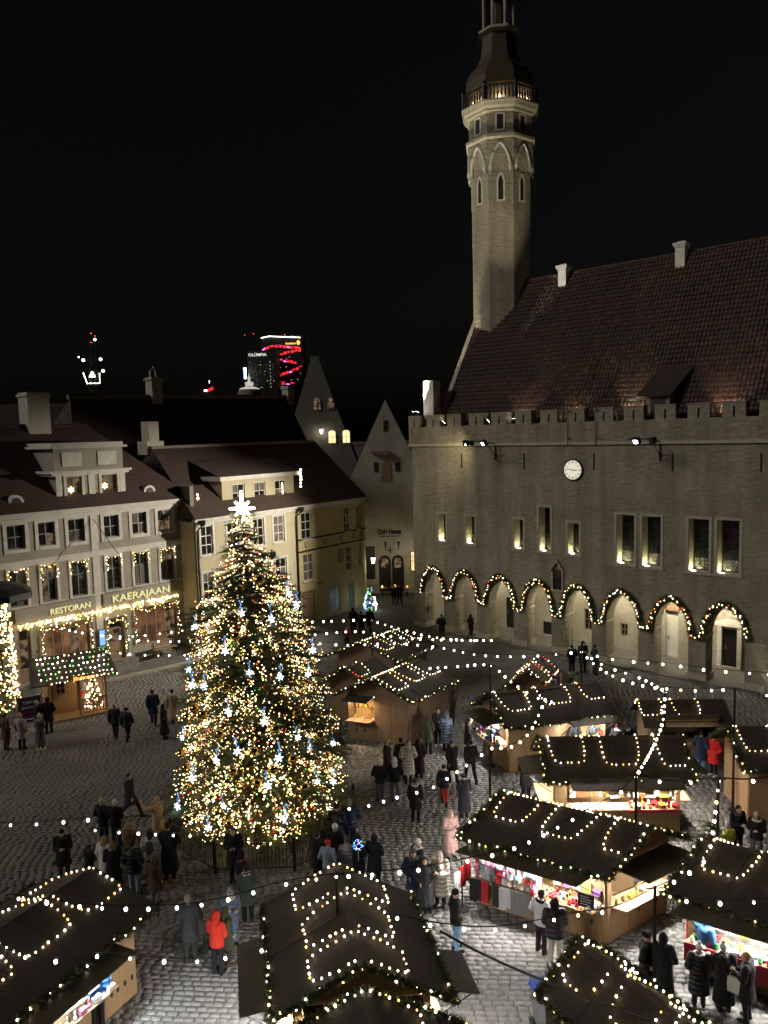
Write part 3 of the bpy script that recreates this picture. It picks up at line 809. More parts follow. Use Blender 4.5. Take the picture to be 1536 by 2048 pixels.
# ---- floodlights on the parapet of the hall
def flood(x, y, z, aim, power, size, label, col=(1.0, 0.88, 0.62), blend=0.6):
    t = thing('floodlight', label, 'floodlight', hall_world(x, y, z), HRZ, 'floodlights on the town hall')
    a = Vector(aim) - Vector((x, y, z)); q = a.to_track_quat('-Z', 'Y').to_matrix()
    mb = MB(); mb.cbox((0, 0, 0.16), 0.30, 0.30, 0.16, q); mb.box(-0.03, 0.03, -0.03, 0.03, -0.02, 0.12)
    mb.build('housing', MT['iron'], t)
    MB().cbox(Vector((0, 0, 0.16)) + q @ Vector((0, 0, -0.09)), 0.24, 0.24, 0.02, q).build('lens', MT['lampwhite'], t)
    p = Vector((0, 0, 0.16)) + q @ Vector((0, 0, -0.14))
    d = lamp('flood_beam', 'SPOT', p, power, col, t, spot_size=R(size), spot_blend=blend, shadow_soft_size=0.12)
    d.rotation_euler = a.to_track_quat('-Z', 'Y').to_euler()
flood(0.02, 0.12, 15.20, (2.4, 6.0, 24.5), 3800, 44, 'small floodlight on the corner battlement, aimed at the tower foot', blend=1.0)
flood(0.42, 0.12, 15.20, (2.6, 5.8, 33.0), 17000, 27, 'small floodlight on the corner battlement, aimed at the tower top', blend=1.0)
flood(8.65, -0.05, 14.42, (4.2, 5.6, 31.0), 7500, 24, 'added floodlight in the battlement gap left of the clock', blend=1.0)  # extra lamp, added to light the right facet of the tower
flood(8.4, 0.5, 14.15, (8.4, 3.0, 17.4), 130, 84, 'floodlight behind the battlements above the first lamp bracket')
flood(12.0, 0.5, 14.15, (12.0, 3.0, 17.4), 90, 84, 'floodlight behind the battlements above the clock')
flood(15.7, 0.5, 14.15, (16.3, 3.0, 17.6), 300, 84, 'floodlight behind the battlements beside the roof dormer')
flood(21.2, 0.5, 14.15, (21.2, 3.0, 17.4), 200, 84, 'floodlight behind the battlements near the far end of the roof')
# ---- two bracket lamps that light the square
def bracket(x, label, aims):
    t = thing('lamp_bracket', label, 'wall lamp', hall_world(x, 0, 12.4), HRZ, 'lamp brackets on the town hall wall')
    mb = MB(); mb.box(-0.05, 0.05, -0.08, -0.004, -0.3, 0.9)
    mb.tube([(0, -0.05, 0.75), (0, -1.9, 0.95)], 0.04, 6); mb.tube([(0, -0.05, 0.0), (0, -1.2, 0.85)], 0.03, 6)
    mb.tube([(-1.05, -1.8, 0.95), (0.6, -1.8, 0.95)], 0.035, 6)
    mb.build('arm', MT['iron'], t)
    for k, (sx, aim, power, size, col, bright) in enumerate(aims):
        L_ = Vector((sx, -1.9, 0.85))
        aw = Vector(aim)
        # aim is in world space
        inv = Matrix.Rotation(-HRZ, 3, 'Z'); wl = Vector(hall_world(x, 0, 12.4))
        a = inv @ (aw - wl) - L_
        q = a.to_track_quat('-Z', 'Y').to_matrix()
        MB().cbox(L_, 0.38, 0.34, 0.22, q).build('lamp_head', MT['iron'], t)
        MB().cbox(L_ + q @ Vector((0, 0, -0.12)), 0.24, 0.20, 0.03, q).build('lens', BULB['cool'] if bright else MT['glass'], t)
        if power:
            d = lamp('bracket_beam', 'SPOT', L_ + q @ Vector((0, 0, -0.2)), power, col, t, spot_size=R(size), spot_blend=1.0 if size > 100 else 0.7, shadow_soft_size=0.2)
            d.rotation_euler = a.to_track_quat('-Z', 'Y').to_euler()
bracket(7.2, 'iron lamp bracket on the town hall wall, the one left of the clock', [(-0.95, hall_world(0.6, 0.0, 11.3), 420, 115, (1.0, 0.80, 0.48), False), (-0.5, (-11, 50.5, 5.5), 23000, 70, (1.0, 0.90, 0.74), False), (0.45, (-13, 40, 0), 2600, 46, (1.0, 0.95, 0.86), True)])
bracket(18.2, 'iron lamp bracket on the town hall wall, the one right of the clock', [(-0.5, (-4, 30, 0), 2600, 70, (1.0, 0.95, 0.86), True), (0.4, (3, 56.5, 10.5), 0, 30, (1, 1, 1), False)])
flood(2.9, -0.05, 14.42, (8.2, 6.9, 25.0), 6500, 11, 'added floodlight in the second battlement gap from the street corner', (1.0, 0.95, 0.85))  # extra lamp, added to brighten the first ridge chimney
flood(6.6, -0.05, 14.42, (16.4, 6.9, 25.0), 9000, 9, 'added floodlight in the battlement gap left of the first lamp bracket', (1.0, 0.95, 0.85))  # narrow beam added only to whiten the second ridge chimney

# ---- lamps in the arcade
for k, (x, p) in enumerate(((4.5, 240), (10.3, 260), (14.6, 330), (17.6, 340), (20.6, 360))):
    nm = ['second', 'fourth', 'sixth', 'seventh', 'eighth'][k]
    t = thing('arcade_lamp', 'small lamp under the vault inside the %s arch from the street corner' % nm, 'lamp', hall_world(x, 2.1, 4.45), HRZ, 'lamps in the arcade')
    MB().lathe([(0.05, 0), (0.12, 0.06), (0.12, 0.2), (0.03, 0.25)], 8).build('lamp_glass', MT['lampwhite'], t)
    lamp('arcade_light', 'POINT', (0, 0, -0.12), p, (1.0, 0.88, 0.62), t, shadow_soft_size=0.08)
t = thing('purple_lamp', 'small purple glowing lamp in the first arch', 'lamp', hall_world(2.45, 1.1, 2.6), HRZ)
MB().ell((0, 0, 0), 0.13, 0.13, 0.16, 8, 6).build('lamp_glass', BULB['pink'], t)
MB().box(-0.02, 0.02, 0, 0.3, -0.02, 0.02).build('arm', MT['iron'], t)

t = thing('ground_uplight', 'small floor lamp washing the wall beside the last arch', 'lamp', hall_world(24.15, -0.42, 0.0), HRZ)
MB().lathe([(0.14, 0.0), (0.14, 0.06), (0.10, 0.07)], 10).build('housing', MT['iron'], t)
MB().lathe([(0.09, 0.07), (0.09, 0.08)], 10).build('lens', MT['lampwhite'], t)
lamp('uplight_beam', 'SPOT', (0, 0, 0.12), 70, (1.0, 0.90, 0.60), t, spot_size=R(70), spot_blend=1.0, shadow_soft_size=0.06, aim=(0, 0.3, 2.2))

# ---- fir garland winding over the arches
def arcade_garland():
    t = thing('arch_garland', 'fir garland with small lights winding over the arcade arches', 'garland', H0, HRZ)
    path = []
    for i in range(8):
        a, b = PC[i] + 0.48, PC[i + 1] - 0.48
        path += [(x, -0.16, z) for x, z in arch_curve(a, b, 2.75, 1.6, 16, 0.16)]
        if i < 7:
            path += [(PC[i + 1] - 0.25, -0.16, 2.56), (PC[i + 1], -0.16, 2.48), (PC[i + 1] + 0.25, -0.16, 2.56)]
    o = link('greenery', fir_rope(path, 0.25, 420, 0.03), t)
    pts = [p + Vector((random.uniform(-0.1, 0.1), -0.1, random.uniform(-0.12, 0.12))) for p in along(path, 0.142)]
    bulbs(t, pts[:299], 0.030, [('warm', 6), ('white', 3), ('red', 1.3), ('gold', 1)])
arcade_garland()
# ------------------------------------------------------------------ grey restaurant house on the far side of the square
K0, KRZ = (-13.0, 50.0, 0.0), R(49)
def loc_world(o, rz, x, y, z):
    c, s = math.cos(rz), math.sin(rz)
    return (o[0] + x * c - y * s, o[1] + x * s + y * c, o[2] + z)
rest = thing('restaurant_house', 'grey plastered house with white trim, two window rows and restaurant below', 'building', K0, KRZ)
KT = [(-12.75, 8.28, -11.78, 9.60), (-11.03, 8.28, -10.06, 9.60), (-9.32, 8.28, -8.37, 9.60), (-7.59, 8.28, -6.62, 9.60), (-5.40, 8.28, -4.43, 9.60), (-3.55, 8.28, -2.55, 9.60), (-1.75, 8.28, -0.74, 9.60)]
KM = [(-12.8, 5.15, -11.9, 7.15), (-11.09, 5.15, -10.15, 7.15), (-9.33, 5.15, -8.44, 7.15), (-7.59, 5.15, -6.65, 7.15), (-5.39, 5.15, -4.47, 7.15), (-3.57, 5.15, -2.60, 7.15), (-1.72, 5.15, -0.74, 7.15)]
KG = [(-9.45, 1.45, -6.71, 3.70), (-5.51, 0.85, -4.47, 3.45), (-3.64, 1.35, -0.75, 3.70), (-10.85, 0.9, -10.15, 3.85)]
def build_rest():
    mb = MB(); wall(mb, -14, 0.35, 0.2, 10.0, KT + KM + KG, 0, 0.2)
    mb.add([(0.35, 0, 0.2), (0.35, 9, 0.2), (0.35, 9, 10), (0.35, 0, 10)], [(0, 1, 2, 3)])
    mb.add([(-14, 0, 0.2), (-14, 0, 10), (-14, 9, 10), (-14, 9, 0.2)], [(0, 1, 2, 3)])
    mb.build('wall', MT['greywall'], rest)
    for i, h in enumerate(KT):
        w_ = window(rest, *h[:2], *h[2:], 0.10, 2, 2, MT['greymetal'], [MT['glass'], MT['glass'], MT['curtain']] if i % 2 else [MT['glass'], MT['glass'], MT['roomdim']], 0.06, 0.05)
        a, c, b, d = h; mb = MB()
        mb.box(a - 0.2, a - 0.002, -0.05, 0.02, c - 0.2, d + 0.2); mb.box(b + 0.002, b + 0.2, -0.05, 0.02, c - 0.2, d + 0.2)
        mb.box(a - 0.002, b + 0.002, -0.05, 0.02, d + 0.002, d + 0.2); mb.box(a - 0.002, b + 0.002, -0.07, 0.06, c - 0.2, c - 0.002)
        mb.build('surround', MT['white'], w_)
    for i, h in enumerate(KM):
        g = [[MT['glass'], MT['roomdim']], [MT['glass'], MT['glass'], MT['curtain']]][i % 2]
        w_ = window(rest, *h[:2], *h[2:], 0.10, 2, 2, MT['greymetal'], g, 0.06, 0.05, top=0.62)
        a, c, b, d = h; mb = MB()
        mb.box(a - 0.16, a - 0.002, -0.04, 0.02, c - 0.02, d + 0.16); mb.box(b + 0.002, b + 0.16, -0.04, 0.02, c - 0.02, d + 0.16)
        mb.box(a - 0.002, b + 0.002, -0.04, 0.02, d + 0.002, d + 0.16); mb.box(a - 0.16, b + 0.16, -0.1, 0.06, c - 0.1, c - 0.022)
        mb.build('surround', MT['white'], w_)
    window(rest, *KG[0][:2], *KG[0][2:], 0.12, 5, 1, MT['wood2'], [MT['roomred'], MT['roomred'], MT['roomdim']], 0.09, 0.07)
    window(rest, *KG[2][:2], *KG[2][2:], 0.12, 4, 1, MT['wood2'], [MT['roomred'], MT['roomdim'], MT['roomred']], 0.09, 0.07)
    for h in (KG[1], KG[3]):
        a, c, b, d = h
        dr = MB().box(a, b, 0.12, 0.19, c, d).build('door', MT['wood2'], rest)
        MB().box(a + 0.15, b - 0.15, 0.105, 0.12, c + 1.1, d - 0.7).build('pane', MT['roomdim'], dr)
        MB().box(a + 0.15, b - 0.15, 0.105, 0.12, d - 0.6, d - 0.1).build('pane', MT['glass'], dr)
        MB().tube([(b - 0.1, 0.08, c + 0.9), (b - 0.1, 0.08, c + 1.2)], 0.02, 5).build('handle', MT['greymetal'], dr)
    for a, b, c, d, y, n in ((-14, 0.45, 9.72, 9.95, -0.10, 'frieze'), (-14.2, 0.62, 9.95, 10.1, -0.26, 'cornice'), (-14.3, 0.72, 10.1, 10.24, -0.38, 'cornice'), (-14, 0.36, 7.30, 7.62, -0.06, 'band'), (-14, 0.36, 5.02, 5.09, -0.06, 'band')):
        MB().box(a, b, y, 0.0, c, d).build(n, MT['white'], rest)
    for x in (-6.03, 0.12, -13.0):
        MB().box(x - 0.22, x + 0.22, -0.045, 0, 0.2, 9.72).build('pilaster', MT['white'], rest)
    MB().box(-10.95, -6.28, -0.14, -0.002, 4.22, 5.0).build('sign_board', MT['greywall'], rest)
    MB().box(-5.78, -0.62, -0.14, -0.002, 4.22, 5.0).build('sign_board', MT['greywall'], rest)
    for body, x, size, sx in (('RESTORAN', -9.05, 0.46, 1.05), ('KAERAJAAN', -5.25, 0.60, 1.22)):
        text(body, rest, (x, -0.19, 4.40), size, MT['signlight'], name='sign_lettering', ext=0.03, bold=0.0, sx=sx)
    m = MB().box(-6.21, -5.78, -0.12, -0.05, 1.94, 2.92).build('menu_case', MT['iron'], rest)
    MB().box(-6.17, -5.82, -0.135, -0.12, 1.98, 2.88).build('menu_screen', BULB['icy'], m)
    # hipped roof
    mb = MB(); e = 10.24
    P = [(-14.3, -0.42, e), (0.76, -0.42, e), (0.76, 9.4, e), (-14.3, 9.4, e), (-14.3, 4.5, 15.0), (-3.6, 4.5, 15.0)]
    mb.add(P, [(0, 1, 5, 4), (1, 2, 5), (2, 3, 4, 5)])
    rf = mb.build('roof', MT['darkroof'], rest)
    MB().tube([P[4], P[5]], 0.14, 6).build('ridge', MT['darkroof'], rf)
    for x in (-10.3, -2.1):    # eyebrow vents
        mb = MB(); arc = [(0.42 * math.cos(t), 0.46 * math.sin(t)) for t in np.linspace(0, math.pi, 9)]
        o = MB().prism([(x + p, 10.75 + q) for p, q in arc], 0.15, 1.6).build('roof_vent', MT['white'], rf)
        MB().prism([(x + p * 0.62, 10.77 + q * 0.62) for p, q in arc], 0.12, 0.149).build('opening_shade', MT['black'], o)  # black face in place of a shaded hole
    # two-stage dormer
    dh = [(-7.34, 10.81, -6.41, 12.01), (-5.17, 10.81, -4.16, 12.01)]
    mb = MB(); wall(mb, -7.91, -3.68, 9.95, 12.1, dh, 0.35, 0.2)
    mb.box(-7.91, -7.90, 0.35, 3.5, 9.95, 12.1); mb.box(-3.69, -3.68, 0.35, 3.5, 9.95, 12.1)
    d_ = mb.build('dormer', MT['greywall'], rest)
    for a, b, c, d, y in ((-8.42, -3.32, 12.22, 12.36, 0.02), (-8.25, -3.45, 12.08, 12.22, 0.14), (-8.28, -3.45, 13.62, 13.76, 0.18), (-8.05, -3.6, 13.76, 13.95, 0.4)):
        MB().box(a, b, y, 3.7, c, d).build('dormer_cornice', MT['white'], d_)
    MB().box(-7.95, -3.65, 0.42, 3.6, 12.36, 13.62).build('dormer_attic', MT['greywall'], d_)
    for a, b in ((-7.5, -6.3), (-5.3, -4.1)):
        MB().box(a, b, 0.36, 0.42, 12.6, 13.4).build('panel', MT['white'], d_)
    for a, b, y in ((-7.95, -7.62, 0.30), (-6.0, -5.6, 0.30), (-3.97, -3.64, 0.30)):
        MB().box(a, b, y, 0.35, 9.95, 12.08).build('dormer_pilaster', MT['white'], d_)
    for i, h in enumerate(dh):
        w_ = window(d_, *h[:2], *h[2:], 0.45, 2, 2, MT['wood2'], [MT['roomdim'], MT['curtain']], 0.06, 0.045)
        a, c, b, d = h; mb = MB()
        mb.box(a - 0.17, a - 0.002, 0.3, 0.36, c - 0.17, d + 0.17); mb.box(b + 0.002, b + 0.17, 0.3, 0.36, c - 0.17, d + 0.17)
        mb.box(a, b, 0.3, 0.36, d + 0.002, d + 0.17); mb.box(a, b, 0.28, 0.36, c - 0.17, c - 0.002)
        w_.name = 'dormer_window'
        mb.build('surround', MT['white'], w_)
    # downpipe, flag pole, chimney
    MB().tube([(0.5, -0.12, 9.6), (0.42, -0.12, 9.2), (0.42, -0.12, 0.9)], 0.06, 6).build('downpipe', MT['iron'], rest)
    MB().tube([(-6.1, -0.1, 9.5), (-5.9, -2.3, 7.6)], 0.025, 5).build('flag_pole', MT['greymetal'], rest)
    mb = MB(); mb.box(-7.54, -6.2, 4.0, 5.2, 13.8, 17.0); mb.box(-7.62, -6.12, 3.92, 5.28, 16.75, 16.9); mb.build('chimney', MT['oldwhite'], rest)
MT['signlight'] = emat('sign_letters', (1.0, 0.90, 0.42), 0.9)
build_rest()
def star_lamp(x, z, label):
    t = thing('star_lamp', label, 'lamp', loc_world(K0, KRZ, x, 0.40, z), KRZ, 'paper stars in the dormer windows')
    poly = []
    for k in range(12):
        r_ = 0.2 if k % 2 == 0 else 0.09
        poly.append((r_ * math.sin(k * math.pi / 6), r_ * math.cos(k * math.pi / 6)))
    MB().prism(poly, -0.03, 0.03).build('star', BULB['warm'], t)
    MB().tube([(0, 0, 0.2), (0, 0, 0.5)], 0.008, 4).build('cord', MT['iron'], t)
star_lamp(-7.05, 11.25, 'glowing star hanging in the dormer window above the restaurant, farther from the tree')
star_lamp(-4.95, 11.35, 'glowing star hanging in the dormer window above the restaurant, nearer the tree')

# lights on the restaurant front
def rest_lights():
    t = thing('icicle_lights', 'curtain of tiny golden lights under the restaurant sign', 'fairy lights', K0, KRZ)
    MB().tube([(-10.9, -0.2, 4.2), (-0.65, -0.2, 4.2)], 0.012, 4).build('wire', MT['iron'], t)
    pts = []
    while len(pts) < 298:
        x = random.uniform(-10.9, -0.65); L_ = 0.18 + 0.32 * (0.5 + 0.5 * math.sin(x * 9)) * random.random()
        pts.append((x, -0.2 - random.random() * 0.08, 4.18 - L_ * random.uniform(0.1, 1.0)))
    bulbs(t, pts, 0.042, [('yellow', 6), ('warm', 3), ('white', 1), ('icy', 0.5)])
    nms = ['hidden', 'first', 'second', 'third', 'fourth', 'fifth', 'sixth']
    for i, (a, c, b, d) in enumerate(KM):
        if i == 0: continue
        t = thing('window_garland', 'fairy lights over the %s window above the restaurant sign, counted from the edge' % nms[i], 'garland', K0, KRZ, 'garlands on the restaurant windows')
        path = [(a - 0.02, -0.12, d - 0.75), (a - 0.02, -0.12, d + 0.06), ((a + b) / 2, -0.12, d - 0.08), (b + 0.02, -0.12, d + 0.06), (b + 0.02, -0.12, d - 0.75)]
        link('greenery', fir_rope(path, 0.10, 90), t)
        bulbs(t, along(path, 0.15, 0.06), 0.026, [('warm', 5), ('white', 3), ('yellow', 3), ('red', 0.6), ('green', 0.8)])
    for nm, (a, c, b, d) in (('wide restaurant window behind the cabin', KG[0]), ('restaurant door', KG[1]), ('wide restaurant window nearest the tree', KG[2])):
        t = thing('window_garland', 'fir garland with lights framing the ' + nm, 'garland', K0, KRZ, 'garlands on the restaurant windows')
        path = [(a - 0.1, -0.12, c + 0.2), (a - 0.1, -0.12, d + 0.05)]
        for k in range(1, 8):
            q = k / 8; path.append((a + (b - a) * q, -0.14, d + 0.05 - 0.3 * abs(math.sin(q * math.pi * 2)) ** 0.8))
        path += [(b + 0.1, -0.12, d + 0.05), (b + 0.1, -0.12, c + 0.2)]
        link('greenery', fir_rope(path, 0.16, 120), t)
        bulbs(t, along(path, 0.15, 0.09), 0.028, [('warm', 5), ('white', 4), ('yellow', 3), ('red', 0.8), ('green', 0.8)])
rest_lights()

def wall_lantern(o, rz, x, y, z, label, power, col=(1.0, 0.85, 0.5)):
    t = thing('wall_lantern', label, 'lantern', loc_world(o, rz, x, y, z), rz, 'lit wall lanterns')
    mb = MB(); mb.tube([(0, 0.55, -0.35), (0, 0.25, -0.42), (0, 0, -0.28)], 0.025, 5); mb.tube([(0, 0.55, -0.1), (0, 0.1, -0.3)], 0.018, 5)
    mb.lathe([(0.09, -0.28), (0.1, -0.24)], 6); mb.lathe([(0.2, 0.22), (0.16, 0.3), (0.05, 0.42), (0.02, 0.5)], 6)
    mb.build('bracket', MT['iron'], t)
    MB().lathe([(0.10, -0.24), (0.17, 0.22)], 6).build('lantern_glass', MT['lampwhite'], t)
    lamp('lantern_light', 'POINT', (0, -0.05, -0.5), power, col, t, shadow_soft_size=0.12)
wall_lantern(K0, KRZ, 0.75, -0.75, 4.1, 'lit lantern on the corner between the restaurant and the cream house', 70)

# ------------------------------------------------------------------ cream and yellow corner house
Y0_, YRZ = (-6.2, 57.12, 0.0), R(54)
yel = thing('corner_house', 'cream and yellow corner house with dark bands and large dormer', 'building', Y0_, YRZ)
YU = [(-9.37, 6.5, -8.39, 8.42), (-7.1, 6.5, -6.1, 8.42), (-4.75, 6.5, -3.70, 8.42), (-2.75, 6.5, -1.66, 8.42), (0.14, 6.36, 1.26, 8.35), (5.16, 6.36, 5.89, 8.3), (6.72, 6.4, 7.2, 8.3)]
YL = [(-9.35, 3.5, -8.45, 5.42), (-7.1, 3.5, -6.1, 5.42), (-4.85, 3.45, -3.85, 5.40), (-2.70, 3.35, -1.58, 5.36), (0.22, 3.22, 1.37, 5.28), (5.31, 3.2, 5.94, 5.16), (6.85, 3.25, 7.25, 5.2)]
def build_yel():
    XR = 7.5
    mb = MB(); wall(mb, -9.9, -0.45, 0, 8.75, [h for h in YU + YL if h[2] < -0.45], 0, 0.16); 
    mb.add([(-9.9, 0, 0), (-9.9, 0, 8.75), (-9.9, 8, 8.75), (-9.9, 8, 0)], [(0, 1, 2, 3)])
    mb.build('wall', MT['cream'], yel)
    YD = [(-0.03, 0.0, 1.40, 2.46), (3.06, 0.3, 4.35, 2.28), (5.48, 0.1, 6.22, 2.25)]
    mb = MB(); wall(mb, -0.45, XR, 0, 8.75, [h for h in YU + YL if h[0] > -0.45] + YD, 0, 0.16)
    # rounded corner and the side along the street
    prev = (XR, 0.0)
    for k in range(1, 9):
        an = -math.pi / 2 + (math.pi / 2) * k / 8
        q = (XR + 1.0 * math.cos(an), 1.0 + 1.0 * math.sin(an))
        mb.add([(prev[0], prev[1], 0), (q[0], q[1], 0), (q[0], q[1], 8.75), (prev[0], prev[1], 8.75)], [(0, 1, 2, 3)]); prev = q
    mb.add([(XR + 1, 1, 0), (XR + 1, 9, 0), (XR + 1, 9, 8.75), (XR + 1, 1, 8.75)], [(0, 1, 2, 3)])
    mb.build('wall', MT['yellow'], yel)
    for i, h in enumerate(YU + YL):
        w_ = window(yel, *h[:2], *h[2:], 0.06, 2, 3, MT['white'], random.choice([MT['glass'], MT['curtain'], [MT['glass'], MT['curtain']]]), 0.08, 0.06)
        a, c, b, d = h; MB().box(a - 0.08, b + 0.08, -0.09, 0.06, c - 0.08, c - 0.004).build('sill', MT['white'], w_)
        if h[0] < -0.45:
            mb = MB(); mb.box(a - 0.16, a - 0.002, -0.035, 0.01, c, d + 0.14); mb.box(b + 0.002, b + 0.16, -0.035, 0.01, c, d + 0.14); mb.box(a, b, -0.035, 0.01, d + 0.003, d + 0.14)
            mb.build('surround', MT['white'], w_)
    for i, (a, c, b, d) in enumerate(YD):
        o = MB().box(a, b, 0.06, 0.13, c, d).build(['door', 'shutter', 'door'][i], [MT['wood2'], MT['greymetal'], MT['greymetal']][i], yel)
        for k in (0, 1):
            MB().box(a + 0.12 + k * (b - a) / 2, a + (b - a) / 2 - 0.08 + k * (b - a) / 2, 0.045, 0.06, c + 0.25, d - 0.2).build('panel', [MT['wood2'], MT['greymetal'], MT['greymetal']][i], o)
    for z in (6.36, 5.48):
        mb = MB(); mb.box(-0.45, XR, -0.05, 0.0, z - 0.06, z + 0.06)
        prev = None
        for k in range(0, 9):
            an = -math.pi / 2 + (math.pi / 2) * k / 8
            q = ((XR + 1.05 * math.cos(an)), (1.0 + 1.05 * math.sin(an)))
            if prev: mb.add([(prev[0], prev[1], z - 0.06), (q[0], q[1], z - 0.06), (q[0], q[1], z + 0.06), (prev[0], prev[1], z + 0.06)], [(0, 1, 2, 3)])
            prev = q
        mb.build('dark_band', MT['iron'], yel)
    for x in (0.65, 2.75, 4.75, 6.4, 7.45):
        o = MB().box(x - 0.18, x + 0.18, -0.05, 0, 5.72, 6.14).build('ornament', MT['wood2'], yel)
        MB().box(x - 0.09, x + 0.09, -0.065, -0.05, 5.82, 6.04).build('boss', MT['cream'], o)
    MB().box(4.33, 4.91, -0.06, 0, 4.04, 5.09).build('plaque', MT['wood2'], yel)
    MB().box(1.7, 2.5, -0.05, 0, 2.75, 2.92).build('plaque', MT['wood2'], yel)
    text('i maja', yel, (-4.35, -0.05, 5.60), 0.72, MT['iron'], ext=0.03, bold=0.02)
    # cornice
    for d0, z0, z1 in ((0.12, 8.55, 8.75), (0.3, 8.75, 8.95)):
        mb = MB(); mb.box(-10.0, XR, -d0, 0.0, z0, z1); prev = None
        ring_ = []
        for k in range(0, 9):
            an = -math.pi / 2 + (math.pi / 2) * k / 8
            ring_.append((XR + (1 + d0) * math.cos(an), 1.0 + (1 + d0) * math.sin(an)))
        inner = [(XR + 0.99 * (p[0] - XR) / (1 + d0), 1.0 + 0.99 * (p[1] - 1.0) / (1 + d0)) for p in ring_]
        for k in range(8):
            a, b, c, d = ring_[k], ring_[k + 1], inner[k + 1], inner[k]
            mb.hexa([(*a, z0), (*b, z0), (*c, z0), (*d, z0), (*a, z1), (*b, z1), (*c, z1), (*d, z1)])
        mb.box(XR + 1.0, XR + 1 + d0, 1, 9, z0, z1)
        mb.build('cornice', MT['white'], yel)
    # roof with a hip towards the street
    e = 8.95
    P = [(-10.1, -0.42, e), (XR + 0.2, -0.42, e), (XR + 1.42, 0.8, e), (XR + 1.42, 9.0, e), (-10.1, 9.0, e), (-9.4, 4.4, 13.45), (6.9, 4.4, 13.5)]
    mb = MB(); mb.add(P, [(0, 1, 6, 5), (1, 2, 6), (2, 3, 6), (3, 4, 5, 6), (0, 5, 4)])
    rf = mb.build('roof', MT['redroof'], yel)
    MB().tube([P[5], P[6]], 0.13, 6).build('ridge', MT['fargrey'], rf)
    MB().tube([P[6], P[2]], 0.11, 6).build('hip_ridge', MT['redroof'], rf)
    MB().box(-9.75, -9.45, 0.4, 4.4, 9.5, 11).build('fire_wall', MT['fargrey'], rf)
    # dormer
    dh = [(-5.96, 9.62, -4.83, 10.87), (-3.91, 9.62, -2.84, 10.87), (-1.86, 9.62, -0.72, 10.87)]
    mb = MB(); wall(mb, -6.9, 0.1, 8.97, 11.15, dh, 0.55, 0.15); mb.box(0.09, 0.1, 0.55, 3.2, 8.97, 11.15)
    mb.add([(-6.9, 0.55, 11.15), (-6.9, 3.2, 11.15), (-8.1, 3.2, 9.4), (-8.1, 0.7, 9.2), (-6.9, 0.55, 8.97)], [(0, 1, 2, 3, 4)])
    d_ = mb.build('dormer', MT['cream'], yel)
    mb = MB(); mb.box(-7.3, 0.4, 0.25, 3.4, 11.15, 11.42); mb.build('dormer_cornice', MT['white'], d_)
    MB().add([(-7.3, 0.25, 11.43), (0.4, 0.25, 11.43), (0.2, 3.6, 12.6), (-7.3, 3.6, 12.6)], [(0, 1, 2, 3)]).build('dormer_roof', MT['darkroof'], d_)
    for i, h in enumerate(dh):
        w_ = window(d_, *h[:2], *h[2:], 0.62, 2, 2, MT['white'], [MT['curtain'], MT['glass']], 0.07, 0.05)
        w_.name = 'dormer_window'
        MB().box(h[0] - 0.08, h[2] + 0.08, 0.46, 0.62, h[1] - 0.08, h[1] - 0.004).build('sill', MT['white'], w_)
    for x, y, top in ((-0.45, -0.12, 8.6), (-9.75, -0.12, 8.6)):
        mb = MB(); mb.tube([(x + 0.2, -0.42, 8.75), (x + 0.2, -0.4, 8.5), (x, y, 8.15), (x, y, 0.1)], 0.065, 6); mb.lathe([(0.08, 8.45), (0.2, 8.6), (0.22, 8.85)], 8, (x + 0.2, -0.42)); mb.build('downpipe', MT['iron'], yel)
    mb = MB(); mb.tube([(8.75, 0.6, 8.7), (8.62, 0.7, 8.3), (8.62, 0.7, 0.1)], 0.065, 6); mb.lathe([(0.08, 8.45), (0.2, 8.6), (0.22, 8.85)], 8, (8.78, 0.6)); mb.build('downpipe', MT['iron'], yel)
    # chimney with arched cowl on the roof behind the tree
    mb = MB(); mb.box(-9.6, -8.2, 4.6, 5.6, 13.0, 13.9); mb.box(-9.3, -8.5, 4.7, 5.5, 13.9, 15.2); mb.build('chimney', MT['oldwhite'], yel)
build_yel()
def light_drop(o, rz, x, y, z, n, label, cols):
    t = thing('light_drop', label, 'fairy lights', loc_world(o, rz, x, y, z), rz, 'short drops of fairy lights on the eaves')
    MB().tube([(0, 0, 0.0), (0, 0, -0.24 * n)], 0.01, 4).build('wire', MT['iron'], t)
    bulbs(t, [(random.uniform(-0.06, 0.06), 0, -0.24 * k - 0.1) for k in range(n)], 0.085, cols)
light_drop(Y0_, YRZ, 0.45, 0.15, 11.6, 6, 'short drop of white lights on the end of the cream house dormer', [('white', 1)])
light_drop(K0, KRZ, 0.95, -0.5, 10.5, 3, 'short drop of warm lights at the roof corner of the restaurant house', [('warm', 1)])
t = thing('window_candle', 'vertical string of lights in the dormer window of the cream house', 'fairy lights', loc_world(Y0_, YRZ, -1.1, 0.55, 9.75), YRZ)
MB().tube([(0, 0, 0), (0, 0, 0.95)], 0.008, 4).build('wire', MT['iron'], t)
bulbs(t, [(0.02 * math.sin(k * 2), 0, 0.08 + k * 0.09) for k in range(10)], 0.04, [('white', 1), ('warm', 1)])
wall_lantern(Y0_, YRZ, 8.9, 0.05, 3.55, 'lit lantern on the rounded corner of the yellow house', 60)

